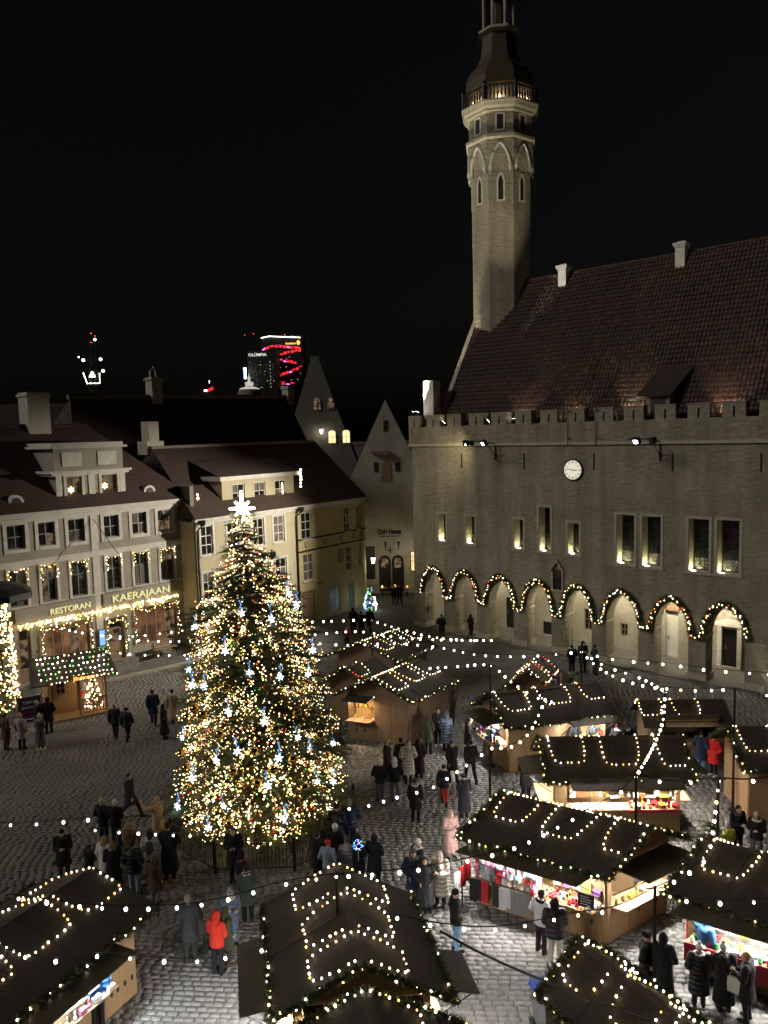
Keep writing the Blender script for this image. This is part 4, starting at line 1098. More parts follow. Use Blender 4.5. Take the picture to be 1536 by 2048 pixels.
# ------------------------------------------------------------------ raised pavement in front of the restaurant
def terrace():
    fr = [at(-120, 1432, 0.14), at(60, 1393, 0.14), at(217, 1358, 0.14), at(384, 1321, 0.14), at(470, 1302, 0.12), at(560, 1275, 0.10)]
    bk = [loc_world(K0, KRZ, -18, 0, 0.95), loc_world(K0, KRZ, -10, 0, 0.92), loc_world(K0, KRZ, -5, 0, 0.84), loc_world(K0, KRZ, 0, 0, 0.72), loc_world(Y0_, YRZ, -6, 0, 0.4), loc_world(Y0_, YRZ, -0.5, 0.0, 0.10)]
    mb = MB()
    for i in range(5):
        mb.add([fr[i], fr[i + 1], bk[i + 1], bk[i]], [(0, 1, 2, 3)])
        a, b = fr[i], fr[i + 1]
        mb.add([(a[0], a[1], -0.05), (b[0], b[1], -0.05), tuple(b), tuple(a)], [(0, 1, 2, 3)])
    o = mb.build('pavement', MT['farground']); tag(o, 'raised paved terrace in front of the restaurant', None, None, 'structure')
    for i in range(5):
        a, b = Vector(fr[i]), Vector(fr[i + 1]); n = max(1, int((b - a).length / 1.1))
        for k in range(n):
            p, q = a.lerp(b, k / n), a.lerp(b, (k + 0.985) / n); d = (q - p).normalized(); s = Vector((d.y, -d.x, 0)) * 0.13
            mb = MB(); mb.hexa([(*(p + s)[:2], -0.03), (*(q + s)[:2], -0.03), (*(q - s)[:2], -0.03), (*(p - s)[:2], -0.03), (*(p + s)[:2], p.z + 0.012), (*(q + s)[:2], q.z + 0.012), (*(q - s)[:2], q.z + 0.012), (*(p - s)[:2], p.z + 0.012)])
            mb.build('kerb_stone', MT['ashlar'], o)
terrace()

# ------------------------------------------------------------------ houses farther back
old = thing('gabled_house', 'tall aged white gabled house at the end of the side street', 'building', (0, 68, 0))
def build_old():
    mb = MB(); hs = [(-0.12, 14.0, 0.32, 15.0)]
    poly = [(-3.4, 0), (3.9, 0), (3.9, 9.3), (0.34, 16.9), (-3.4, 9.1)]
    mb.prism(poly, 0, 0.6); w_ = mb.build('wall', MT['oldwhite'], old)
    MB().add([(0.34, 0.1, 17.0), (4.1, 0.1, 9.0), (4.1, 12, 9.0), (0.34, 12, 17.0), (-3.6, 0.1, 8.8), (-3.6, 12, 8.8)], [(0, 1, 2, 3), (0, 3, 5, 4)]).build('roof', MT['darkroof'], old)
    for a, c, b, d in ((0.17, 14.2, 0.5, 15.1), (-0.75, 10.7, -0.4, 11.5), (1.1, 10.7, 1.5, 11.5)):
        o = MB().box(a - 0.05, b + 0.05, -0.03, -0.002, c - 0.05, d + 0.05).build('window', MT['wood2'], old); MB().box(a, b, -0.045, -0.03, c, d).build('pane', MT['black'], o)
    def arched(name, x, z0, w, h, mat, par, y0, y1):
        pl = [(x - w / 2, z0), (x + w / 2, z0)] + [(x + w / 2 * math.cos(t), z0 + h + w * 0.55 * math.sin(t)) for t in np.linspace(0, math.pi, 9)]
        return MB().prism(pl, y0, y1).build(name, mat, par)
    o = arched('loft_door', 0.28, 9.8, 0.85, 1.3, MT['wood2'], old, -0.05, -0.002)
    MB().box(-0.95, 0.55, -0.5, -0.002, 12.25, 12.5).build('hoist_beam', MT['wood2'], old)
    for x in (-0.05, 1.1):
        o = arched('door', x, 0.2, 1.05, 2.6, MT['iron'], old, -0.06, -0.002)
        arched('fanlight', x, 2.25, 0.62, 0.55, MT['roomdim'], o, -0.08, -0.06)
        MB().tube([(x + 0.1, -0.02, 4.0), (x + 0.1, -0.35, 3.9), (x + 0.1, -0.35, 4.6)], [0.03, 0.03, 0.12], 6).build('torch', MT['iron'], old)
    mb = MB(); mb.box(0.42, 0.5, -0.05, -0.002, 3.5, 4.1); mb.box(0.2, 0.72, -0.06, -0.003, 3.78, 3.86); mb.build('iron_cross', MT['iron'], old)
    text('Olde Hansa', old, (-0.62, -0.04, 5.25), 0.60, MT['iron'], ext=0.02, bold=0.022, sx=0.72)
    MB().box(-0.55, 1.4, -0.05, -0.002, 5.02, 5.08).build('sign_rule', MT['iron'], old)
    o = MB().box(-1.75, -0.9, -0.1, -0.002, 1.3, 4.2).build('shutter', MT['iron'], old)
    o = window(old, 2.2, 1.9, 3.0, 3.7, -0.07, 2, 2, MT['iron'], [MT['roomdim'], MT['room']])
build_old()
wall_lantern((0, 68, 0), 0, 2.62, -2.2, 4.0, 'bright lamp at the edge of the town hall corner, down the side street', 45)
far = thing('stepped_house', 'far tall grey gabled house with two bright windows', 'building', (0, 86, 0))
def build_far():
    poly = [(-13.5, 0), (-0.6, 0), (-0.6, 4.5), (-6.55, 21.9), (-6.55, 22.5), (-7.55, 22.5), (-7.55, 21.9), (-13.5, 4.5)]
    MB().prism(poly, 0, 0.6).build('wall', MT['fargrey'], far)
    MB().add([(-7.05, 0.3, 21.6), (-0.3, 0.3, 2.9), (-0.3, 16, 2.9), (-7.05, 16, 21.6), (-13.8, 0.3, 2.9), (-13.8, 16, 2.9)], [(0, 1, 2, 3), (0, 3, 5, 4)]).build('roof', MT['darkroof'], far)
    def arched(name, x, z0, w, h, mat, pt, par, y0, y1):
        pl = [(x - w / 2, z0), (x + w / 2, z0)] + [(x + w / 2 * math.cos(t), z0 + h + pt * math.sin(t)) for t in np.linspace(0, math.pi, 9)]
        return MB().prism(pl, y0, y1).build(name, mat, par)
    for x, z, w, h, m, pt in ((-5.45, 13.05, 0.75, 1.15, 'roombright', 0.22), (-3.9, 13.05, 0.75, 1.15, 'roombright', 0.22), (-6.95, 16.7, 0.7, 0.7, 'roomdim', 0.6), (-5.5, 16.7, 0.7, 0.7, 'roomdim', 0.6), (-3.3, 9.6, 1.0, 1.6, 'glass', 0.0)):
        o = arched('window', x, z, w + 0.2, h, MT['fargrey'], pt + 0.1, far, -0.06, -0.002)
        arched('pane', x, z + 0.06, w, h, MT[m], pt, o, -0.08, -0.06)
        MB().box(x - 0.02, x + 0.02, -0.1, -0.08, z, z + h).build('bar', MT['wood2'], o)
        MB().box(x - w / 2, x + w / 2, -0.1, -0.08, z + h * 0.6, z + h * 0.6 + 0.04).build('bar', MT['wood2'], o)
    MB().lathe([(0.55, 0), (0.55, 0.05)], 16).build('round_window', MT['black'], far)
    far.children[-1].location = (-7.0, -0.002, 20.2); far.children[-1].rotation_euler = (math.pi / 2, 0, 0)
build_far()
wall_lantern((0, 86, 0), 0, -6.55, -0.7, 14.4, 'bright lamp glowing beside the roof edge of the far grey gable', 12)

# big dark roof behind the corner house
def big_roof():
    b = thing('long_roofed_house', 'long dark roofed house rising behind the cream house', 'building', Y0_, YRZ)
    MB().box(-11.5, 13.0, 9.6, 17.0, 0, 11.5).build('wall', MT['fargrey'], b)
    rf = MB().add([(-12, 9.2, 11.0), (13.2, 9.2, 11.0), (13.2, 13.0, 17.6), (-9.6, 13.0, 17.1), (13.2, 17.2, 11.0), (-12, 17.2, 11.0)], [(0, 1, 2, 3), (3, 2, 4, 5), (0, 3, 5), (1, 4, 2)]).build('roof', MT['darkroof'], b)
    MB().tube([(-9.8, 13, 17.2), (13.3, 13, 17.75)], 0.2, 6).build('ridge', MT['fargrey'], rf)
    for x, z0, z1, w_ in ((13.4, 17.0, 18.7, 0.9), (-2.2, 16.8, 18.9, 1.0)):
        mb = MB(); mb.box(x - w_ / 2, x + w_ / 2, 12.6, 13.4, z0, z1); mb.box(x - w_ / 2 - 0.1, x + w_ / 2 + 0.1, 12.5, 13.5, z1 - 0.25, z1 - 0.1)
        if x < 0:
            mb.tube([(x - 0.3, 13, z1), (x - 0.25, 13, z1 + 0.5), (x, 13, z1 + 0.8), (x + 0.25, 13, z1 + 0.5), (x + 0.3, 13, z1)], 0.1, 6)
        mb.build('chimney', MT['oldwhite'], b)
    c = thing('rear_house', 'dark house with a few lit windows behind the restaurant house', 'building', (-27, 66, 0), R(12))
    MB().box(-10, 8, 0, 9, 0, 13.5).build('wall', MT['fargrey'], c)
    MB().add([(-10.4, -0.4, 13.3), (8.4, -0.4, 13.3), (8.4, 4.5, 17.4), (-10.4, 4.5, 17.4), (8.4, 9.4, 13.3), (-10.4, 9.4, 13.3)], [(0, 1, 2, 3), (3, 2, 4, 5), (0, 3, 5), (1, 4, 2)]).build('roof', MT['darkroof'], c)
    for x, z, w_, h, m in ((4.4, 14.2, 1.1, 1.2, 'roombright'), (-1.0, 12.2, 1.2, 0.8, 'room'), (-1.6, 15.0, 0.8, 0.6, 'roombright')):
        o = MB().box(x - w_ / 2 - 0.12, x + w_ / 2 + 0.12, -0.6, 1.2, z - 0.12, z + h + 0.12).build('dormer_window', MT['fargrey'], c)
        for k in (0, 1):
            MB().box(x - w_ / 2 + k * (w_ / 2 + 0.03), x - 0.03 + k * w_ / 2, -0.63, -0.605, z, z + h).build('pane', MT[m], o)
big_roof()

# ------------------------------------------------------------------ far skyline
def skyline():
    h = thing('hotel_tower', 'dark slab hotel tower on the skyline with small white roof lettering', 'tower', (-133.5, 900, 0))
    MB().box(-16.5, 16.5, 0, 30, 0, 111).build('block', MT['night'], h)
    for k in range(34):
        x, z = -14 + 2.4 * random.randrange(12), 66 + 3.6 * random.randrange(10)
        MB().box(x - 0.6, x + 0.6, -0.3, 0, z - 0.6, z + 0.6).build('window', MT['roomdim'] if k % 4 else MT['farlit'], h)
    for z in range(70, 101, 4):
        MB().box(8.5, 9.3, -0.3, 0, z - 0.9, z + 0.9).build('window', MT['farlit'], h)
    text('OLÜMPIA', h, (-15.3, -0.6, 104.8), 4.4, MT['farsign'], name='roof_lettering', ext=0.3, bold=0.02, sx=1.12)
    s = thing('bank_tower', 'tall dark tower on the skyline with zigzag red light bands', 'tower', (-113.9, 932, 0))
    MB().box(-24, 24, 0, 28, 0, 131).build('block', MT['night'], s)
    def sp(px, py): return ((px - 564) * 0.577, -1, 14 + (127.0 - (py - 670) * 0.557 - 14) * 1.035)
    MB().tube([sp(522, 674), sp(538, 671), sp(601, 675)], 0.35, 5).build('roof_light', BULB['white'], s)
    zz = [[(524, 700), (531, 695), (540, 692), (558, 691), (603, 697)], [(552, 708), (603, 700)], [(552, 717), (593, 725)], [(556, 750), (604, 733)], [(560, 765), (587, 767)]]
    for line in zz:
        for off in (-2.2, 0.0, 2.2):
            P = [Vector(sp(x, y + off * 0.8)) for x, y in line]
            for a_, b_ in zip(P[:-1], P[1:]):
                n_ = max(1, int((b_ - a_).length / 4.0))
                for q in range(n_):
                    if random.random() < 0.16: continue
                    MB().tube([a_.lerp(b_, q / n_), a_.lerp(b_, (q + 0.8) / n_)], random.uniform(0.3, 0.55), 4).build('light_band', MT['redled'] if random.random() < 0.9 else BULB['pink'], s)
    text('Swedbank', s, sp(571, 688), 3.0, MT['orangesign'], name='roof_lettering', ext=0.2, bold=0.06)
    MB().ell(sp(597, 685), 2.0, 0.4, 2.6).build('emblem', MT['orangesign'], s)
    for k in range(14):
        MB().box(*(lambda x: (x - 0.6, x + 0.6))(random.uniform(-6, 22)), -0.4, 0, *(lambda z: (z - 0.5, z + 0.5))(random.uniform(66, 118))).build('window', MT['farlit'], s)
    for lab, px, py, Yd, top in (('over the hotel tower, farther from the red bands', 492, 667, 905, 110), ('over the hotel tower, nearer the red bands', 509, 665, 905, 110), ('above the bank tower', 570, 669, 935, 130)):
        x, z = -118.3 + (px - 550) * 0.577, 127.0 - (py - 670) * 0.557
        x *= Yd / 900; z = 14 + (z - 14) * Yd / 900
        t = thing('beacon', 'small red beacon on a mast ' + lab, 'beacon', (x, Yd, z), 0, 'beacons on the skyline')
        MB().ell((0, 0, 0), 0.8, 0.8, 0.8, 8, 6).build('lamp', BULB['red'], t); MB().tube([(0, 0, -0.6), (0, 0, -(z - top))], 0.2, 5).build('mast', MT['iron'], t)
    c = thing('domed_church', 'small white lit church dome rising just above the long roof', 'church', (-49.7, 300, 0))
    MB().lathe([(4.6, 0), (4.6, 30.6), (4.2, 31.5), (2.4, 32.7), (1.5, 33.0)], 16).build('dome', MT['fargrey'], c, True)
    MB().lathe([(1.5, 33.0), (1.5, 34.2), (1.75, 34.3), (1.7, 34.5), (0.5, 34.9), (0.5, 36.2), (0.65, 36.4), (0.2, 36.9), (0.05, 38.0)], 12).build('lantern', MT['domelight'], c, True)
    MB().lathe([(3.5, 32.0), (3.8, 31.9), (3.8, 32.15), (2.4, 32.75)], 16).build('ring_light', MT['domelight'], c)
    t = thing('lit_spire', 'tall thin blue and white lit sign column left of the hotel tower', 'sign', (-151.6, 890, 0))
    MB().box(-0.5, 0.5, -0.5, 0.5, 0, 90).build('mast', MT['iron'], t)
    MB().box(-1.5, 0.4, -1, -0.6, 79, 90).build('panel', BULB['blue'], t); MB().box(0.0, 1.3, -1.3, -1.0, 79, 89).build('panel', BULB['cool'], t)
    MB().lathe([(1.0, 88.5), (1.9, 90.2), (1.3, 91.4)], 8).build('crest', BULB['cool'], t)
    t = thing('red_roof_sign', 'short sloping red light band on the skyline right of the mast tower', 'sign', (-198, 900, 0))
    MB().box(-9, 9, 0, 10, 0, 66).build('block', MT['night'], t)
    for k in range(3):
        MB().tube([(0.5, -0.5, 66 + k * 1.3), (8, -0.5, 69 + k * 1.3)], 0.4, 5).build('light_band', MT['redled'], t)
    MB().box(-2.5, 1, -0.6, -0.3, 67, 68.5).build('panel', BULB['cool'], t); MB().box(3.6, 4.2, -0.6, -0.3, 76, 79).build('panel', BULB['cool'], t)
    t = thing('mast_tower', 'dark mast tower on the skyline with white work lamps and red beacons', 'tower', (-325, 900, 0))
    mb = MB()
    for sx in (-1, 1):
        for sy in (-1, 1):
            mb.tube([(sx * 8, sy * 8, 0), (sx * 2, sy * 2, 128)], 0.7, 5)
    for k in range(12):
        z = 10 * k + 5; r_ = 8 - 6 * z / 128
        mb.tube([(-r_, -r_, z), (r_, -r_, z + 9)], 0.35, 4); mb.tube([(r_, -r_, z), (-r_, -r_, z + 9)], 0.35, 4)
    mb.box(-10, 10, -3, 3, 76, 78); mb.box(-13, 13, -2, 2, 92, 93.5); mb.build('lattice', MT['iron'], t)
    for x, z, r_, c_ in ((-14, 108.5, 1.3, 'cool'), (-9, 105, 2.6, 'cool'), (10.5, 105.5, 2.8, 'cool'), (12.5, 92.5, 2.8, 'white'), (5.5, 127.5, 2.2, 'white'), (1.5, 134.5, 1.1, 'red'), (6, 131.5, 0.9, 'red'), (1, 124.5, 0.9, 'red')):
        MB().ell((x, -4, z), r_ * 0.62, r_ * 0.62, r_ * 0.62, 8, 6).build('lamp', BULB[c_], t)
    MB().tube([(-10, -4, 91), (-8, -4, 85), (-6.5, -4, 79), (8, -4, 79), (8.3, -4, 90)], 0.4, 5).build('light_line', BULB['white'], t)
    MB().lathe([(4, 86), (2.2, 89), (0.8, 92)], 8, (0, -4)).build('lamp_cone', BULB['white'], t)
    for x, lab in ((-395, 'pair of small cool lights low on the skyline beside the mast tower'),):
        t = thing('far_lights', lab, 'lights', (-344, 900, 0))
        MB().box(-9, 9, 0, 8, 0, 58).build('block', MT['night'], t)
        for q in (-5, 4): MB().box(q - 2, q + 2, -0.6, -0.2, 54, 56.6).build('panel', BULB['icy'], t)
MT['redled'] = emat('red_led', (1.0, 0.03, 0.05), 1.3)
MT['farlit'] = emat('far_lit_window', (1.0, 0.82, 0.55), 0.35)
MT['farsign'] = emat('far_sign_letters', (0.95, 0.95, 0.8), 1.0)
MT['orangesign'] = emat('orange_sign', (1.0, 0.45, 0.08), 2.2)
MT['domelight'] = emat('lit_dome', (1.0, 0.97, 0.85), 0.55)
skyline()
# ------------------------------------------------------------------ christmas tree
TREE = (-4.5, 26.75, 0.0)
def tree_profile(z):
    zs = [0.5, 1.0, 1.8, 3.4, 5.1, 6.9, 8.3, 9.2, 9.6, 10.3, 11.4, 11.9]
    rs = [2.2, 2.7, 2.85, 2.62, 2.36, 2.08, 1.75, 1.25, 0.90, 0.62, 0.28, 0.08]
    return float(np.interp(z, zs, rs))
def spray_mesh(twigs, mat):
    """many fir twigs: a flat spray of needles on each"""
    rows = 9; n = len(twigs)
    t = np.linspace(0.05, 1, rows)
    V = []; 
    base = []
    for q in t:
        for s in (-1, 1):
            l = 0.34 * (1 - 0.55 * q) + 0.05
            base.append(((q, 0, 0), (q + 0.10, 0, 0.0), (q + 0.24, s * l, 0.05)))
    base.append(((0, 0.012, 0), (0, -0.012, 0), (1.08, 0, 0)))
    B = np.array(base).reshape(-1, 3); m = len(B)
    Vall = np.zeros((n, m, 3), np.float32)
    for i, (p, d, L_, roll) in enumerate(twigs):
        x = np.array(d); x /= np.linalg.norm(x)
        up = np.array([0, 0, 1.0]); y = np.cross(up, x); y /= (np.linalg.norm(y) + 1e-6); z = np.cross(x, y)
        y2 = y * math.cos(roll) + z * math.sin(roll); z2 = -y * math.sin(roll) + z * math.cos(roll)
        Vall[i] = np.array(p) + (B[:, :1] * x + B[:, 1:2] * y2 + B[:, 2:] * z2) * L_
    Fa = np.arange(n * m, dtype=np.int32).reshape(-1, 3)
    return np_mesh('crown', Vall.reshape(-1, 3), Fa, mat)
def fir(name, label, loc, prof, zlo, zhi, nb, parent_cat='tree', dens=1.0, twl=0.42):
    t = thing(name, label, parent_cat, loc)
    trunk = MB().tube([(0, 0, 0), (0, 0, zhi * 0.5), (0, 0, zhi)], [0.02 * zhi, 0.012 * zhi, 0.01], 8).build('trunk', MT['bark'], t)
    twigs = []; limbs = MB()
    for i in range(nb):
        z = zlo + (zhi - zlo) * ((1 - math.sqrt(1 - random.random() * 0.995)) if random.random() < 0.66 else random.random() ** 0.8)
        an = random.uniform(0, 2 * math.pi); R_ = prof(z) * random.uniform(0.78, 1.10) * (1 + 0.10 * math.sin(3 * an + z * 2.1) * min(1, z / 3) + 0.07 * math.sin(z * 5.2 + an))
        dx, dy = math.cos(an), math.sin(an); drop = -0.10 * R_
        p0 = Vector((0, 0, z + 0.12 * R_)); p1 = Vector((dx * R_, dy * R_, z + drop))
        limbs.tube([p0, p0.lerp(p1, 0.55) + Vector((0, 0, 0.03)), p1], [0.03, 0.02, 0.008], 4)
        k = max(3, int(R_ / 0.16 * dens))
        for j in range(k):
            q = 0.30 + 0.70 * (j + random.random()) / k
            p = p0.lerp(p1, q)
            side = random.choice((-1, 1)); sp = R(random.uniform(10, 62)) * side
            d = (dx * math.cos(sp) - dy * math.sin(sp), dx * math.sin(sp) + dy * math.cos(sp), random.uniform(-0.38, 0.16))
            twigs.append((tuple(p), d, twl * random.uniform(0.7, 1.2) * (0.55 + 0.45 * min(1, R_ / 1.2)), random.uniform(-0.5, 0.5)))
    limbs.build('branches', MT['bark'], t)
    link('crown', spray_mesh(twigs, MT['needle']), t)
    return t
LEAN = -0.032
fir_tree = fir('christmas_tree', 'huge lit Christmas tree standing inside an iron fence', TREE, tree_profile, 0.55, 11.45, 900, dens=1.15)
fir_tree.rotation_euler = (0, LEAN, 0)
def tree_lights():
    t = thing('tree_lights', 'thousands of coloured fairy lights covering the huge Christmas tree', 'fairy lights', TREE); t.rotation_euler = (0, LEAN, 0)
    pal = [('yellow', 24), ('warm', 40), ('white', 22), ('gold', 12), ('red', 9), ('green', 8)]
    cs = [c for c, w in pal]; ws = [w for c, w in pal]
    pts = []
    cdir = math.atan2(-TREE[1], -TREE[0])
    for i in range(4900):
        z = 0.6 + 10.75 * ((1 - math.sqrt(1 - random.random() * 0.985)) if random.random() < 0.72 else random.random())
        an = random.uniform(0, 2 * math.pi)
        # boughs: tiers of denser light
        R_ = tree_profile(z) * random.uniform(0.66, 1.0) * (1 + 0.10 * math.sin(3 * an + z * 2.1) * min(1, z / 3) + 0.07 * math.sin(z * 5.2 + an))
        pts.append((R_ * math.cos(an), R_ * math.sin(an), z + random.uniform(-0.05, 0.05)))
        if i % 9 == 0:     # a run of lights out along one bough
            R2 = tree_profile(z) * random.uniform(0.92, 1.1)
            for q in range(int(3 + R2 * 4)):
                f_ = 1 - q * 0.085 / R2; a2 = an + random.uniform(-0.06, 0.06)
                pts.append((R2 * f_ * math.cos(a2), R2 * f_ * math.sin(a2), z + 0.2 * R2 * (1 - f_) + random.uniform(-0.04, 0.04)))
    pts = [p for p in pts if math.cos(math.atan2(p[1], p[0]) - cdir) > -0.45]
    big = sorted(range(len(pts)), key=lambda i: -(pts[i][0] * math.cos(cdir) + pts[i][1] * math.sin(cdir)) + 0.1 * pts[i][2])[:300]
    bs = set(big)
    bulbs(t, [pts[i] for i in big], 0.027, pal)
    rest_ = {c: [] for c in cs}
    for i, p in enumerate(pts):
        if i not in bs: rest_[random.choices(cs, ws)[0]].append(p)
    o_ = np.array([(1, 0, 0), (-1, 0, 0), (0, 1, 0), (0, -1, 0), (0, 0, 1), (0, 0, -1)], float)
    fo = np.array([(0, 2, 4), (2, 1, 4), (1, 3, 4), (3, 0, 4), (2, 0, 5), (1, 2, 5), (3, 1, 5), (0, 3, 5)])
    V = []; Fs = []; mi = []
    for ci, c in enumerate(cs):
        for p in rest_[c]:
            Fs.append(fo + 6 * len(V)); V.append(np.array(p) + o_ * random.uniform(0.013, 0.027)); mi += [ci] * 8
    me = np_mesh('many_bulbs', np.concatenate(V), np.concatenate(Fs), [BULB[c] for c in cs])
    me.polygons.foreach_set('material_index', mi)
    o = link('many_bulbs', me, t); tag(o, kind='stuff')
    MB().tube([(tree_profile(z) * 0.9 * math.cos(z * 4), tree_profile(z) * 0.9 * math.sin(z * 4), z) for z in np.linspace(0.7, 11.2, 160)], 0.008, 4).build('wire', MT['iron'], t)
tree_lights()
def tree_star():
    t = thing('tree_star', 'bright eight pointed star on top of the Christmas tree', 'star', (TREE[0] + LEAN * 11.25, TREE[1], 11.25))
    mb = MB()
    for k in range(8):
        an = k * math.pi / 4; l = 0.62 if k == 2 else (0.44 if k % 2 == 0 else 0.34)
        d = Vector((math.cos(an), 0, math.sin(an)))
        c = Vector((0, 0, 0.32))
        mb.tube([c + d * 0.05, c + d * l], [0.075, 0.04], 6)
    mb.ell((0, 0, 0.32), 0.14, 0.10, 0.14, 8, 6)
    mb.build('star', MT['starlight'], t)
    MB().tube([(0, 0, -0.3), (0, 0, 0.3)], 0.025, 5).build('stem', MT['iron'], t)
MT['starlight'] = emat('star_tubes', (1.0, 0.93, 0.66), 12.0)
tree_star()
def ornaments():
    cdir = math.atan2(-TREE[1], -TREE[0])
    bm = MB().ell((0, 0, 0), 0.17, 0.17, 0.17, 12, 8).mesh('ball', MT['gold'], True)
    cap_ = MB().lathe([(0.03, 0.16), (0.03, 0.2), (0.01, 0.24)], 6).mesh('cap', MT['greymetal'])
    spots = [(350, 1500), (375, 1510), (420, 1395), (520, 1455), (480, 1490), (610, 1545), (525, 1515), (560, 1420), (470, 1340), (555, 1490), (400, 1390), (455, 1425), (380, 1415), (590, 1480), (470, 1605), (640, 1460), (530, 1145), (495, 1160), (490, 1245), (600, 1400)]
    for i, (px, py) in enumerate(spots):
        z = np.interp(py, [1100, 1300, 1500, 1690], [10.0, 6.7, 3.2, 0.5])
        p = at(px, py, z); 
        # on the surface of the crown facing the square
        off = Vector((p[0] - TREE[0], 0)).x
        r_ = tree_profile(z) * 1.02; xx = max(-r_ * 0.97, min(r_ * 0.97, (px - 512 + 0.9 * LEAN / -0.032 * z * 1.9) * 0.0170))
        yy = -math.sqrt(max(0.01, r_ * r_ - xx * xx))
        t = thing('bauble', 'gold glass bauble hanging on the huge Christmas tree', 'bauble', (TREE[0] + xx + LEAN * z, TREE[1] + yy, z), 0, 'gold baubles on the Christmas tree')
        link('ball', bm, t); link('cap', cap_, t)
    # hanging light drops that end in a bright lamp
    tips = []
    for v_ in range(3):
        mb = MB()
        for k in range(6):
            an = k * math.pi / 3 + 0.3 * v_
            mb.tube([(0.02 * math.cos(an), 0, 0.02 * math.sin(an)), (0.13 * math.cos(an), -0.01, 0.13 * math.sin(an))], [0.035, 0.012], 5)
        mb.ell((0, 0, 0), 0.07, 0.05, 0.07, 8, 6); tips.append(mb.mesh('lamp_tip', MT['flake']))
    tails = []
    for v_ in range(3):
        mb = MB()
        for k in range(5): mb.ell((random.uniform(-0.06, 0.06), random.uniform(-0.04, 0.04), 0.15 + 0.07 * k), 0.022, 0.022, 0.03, 5, 4)
        mb.tube([(0, 0, 0.1), (0, 0, 0.46)], 0.006, 4); tails.append(mb.mesh('light_tail', BULB['icy']))
    sp = [(400, 1235), (555, 1215), (598, 1205), (470, 1270), (515, 1310), (570, 1325), (618, 1335), (395, 1345), (425, 1340), (475, 1380), (365, 1455), (490, 1450), (565, 1468), (620, 1465), (660, 1485), (395, 1515), (545, 1515), (632, 1535), (660, 1555), (462, 1555), (430, 1605), (575, 1590), (352, 1600), (590, 1180), (640, 1300), (385, 1320), (450, 1470), (540, 1400), (600, 1440), (500, 1200)]
    for i, (px, py) in enumerate(sp):
        z = float(np.interp(py, [1100, 1300, 1500, 1690], [10.0, 6.7, 3.2, 0.3])) + 0.25
        r_ = tree_profile(z) * 1.06; xx = max(-r_ * 0.98, min(r_ * 0.98, (px - 512 + 0.9 * LEAN / -0.032 * z * 1.9) * 0.0172))
        yy = -math.sqrt(max(0.01, r_ * r_ - xx * xx))
        t = thing('light_icicle', 'hanging blue light tail with a bright star tip on the huge Christmas tree', 'light ornament', (TREE[0] + xx + LEAN * z, TREE[1] + yy, z - 0.3), 0, 'blue light icicles on the Christmas tree')
        t.scale = (1, 1, 1); t.rotation_euler = (0, random.uniform(-0.12, 0.12), random.uniform(-0.5, 0.5)); k_ = random.uniform(0.8, 1.2); t.scale = (k_, k_, k_)
        link('light_tail', random.choice(tails), t); link('lamp_tip', random.choice(tips), t)
MT['flake'] = emat('flake_lamp', (0.62, 0.86, 1.0), 5.0)
ornaments()
def fence():
    t = thing('tree_fence', 'low black iron railing around the Christmas tree', 'fence', TREE)
    n = 8; Rf = 3.35; ph = R(-112)
    C_ = [Vector((Rf * math.cos(ph + k * 2 * math.pi / n), Rf * math.sin(ph + k * 2 * math.pi / n) * 0.86, 0)) for k in range(n)]
    bar = MB().tube([(0, 0, 0.12), (0, 0, 0.95)], 0.011, 4).mesh('bar', MT['iron'])
    for k in range(n):
        a, b = C_[k], C_[(k + 1) % n]
        MB().box(a.x - 0.05, a.x + 0.05, a.y - 0.05, a.y + 0.05, 0, 1.12).build('post', MT['iron'], t)
        for z in (0.12, 0.95): MB().tube([a + Vector((0, 0, z)), b + Vector((0, 0, z))], 0.02, 5).build('rail', MT['iron'], t)
        m = 21
        for q in range(1, m):
            link('bar', bar, t, a.lerp(b, q / m))
fence()

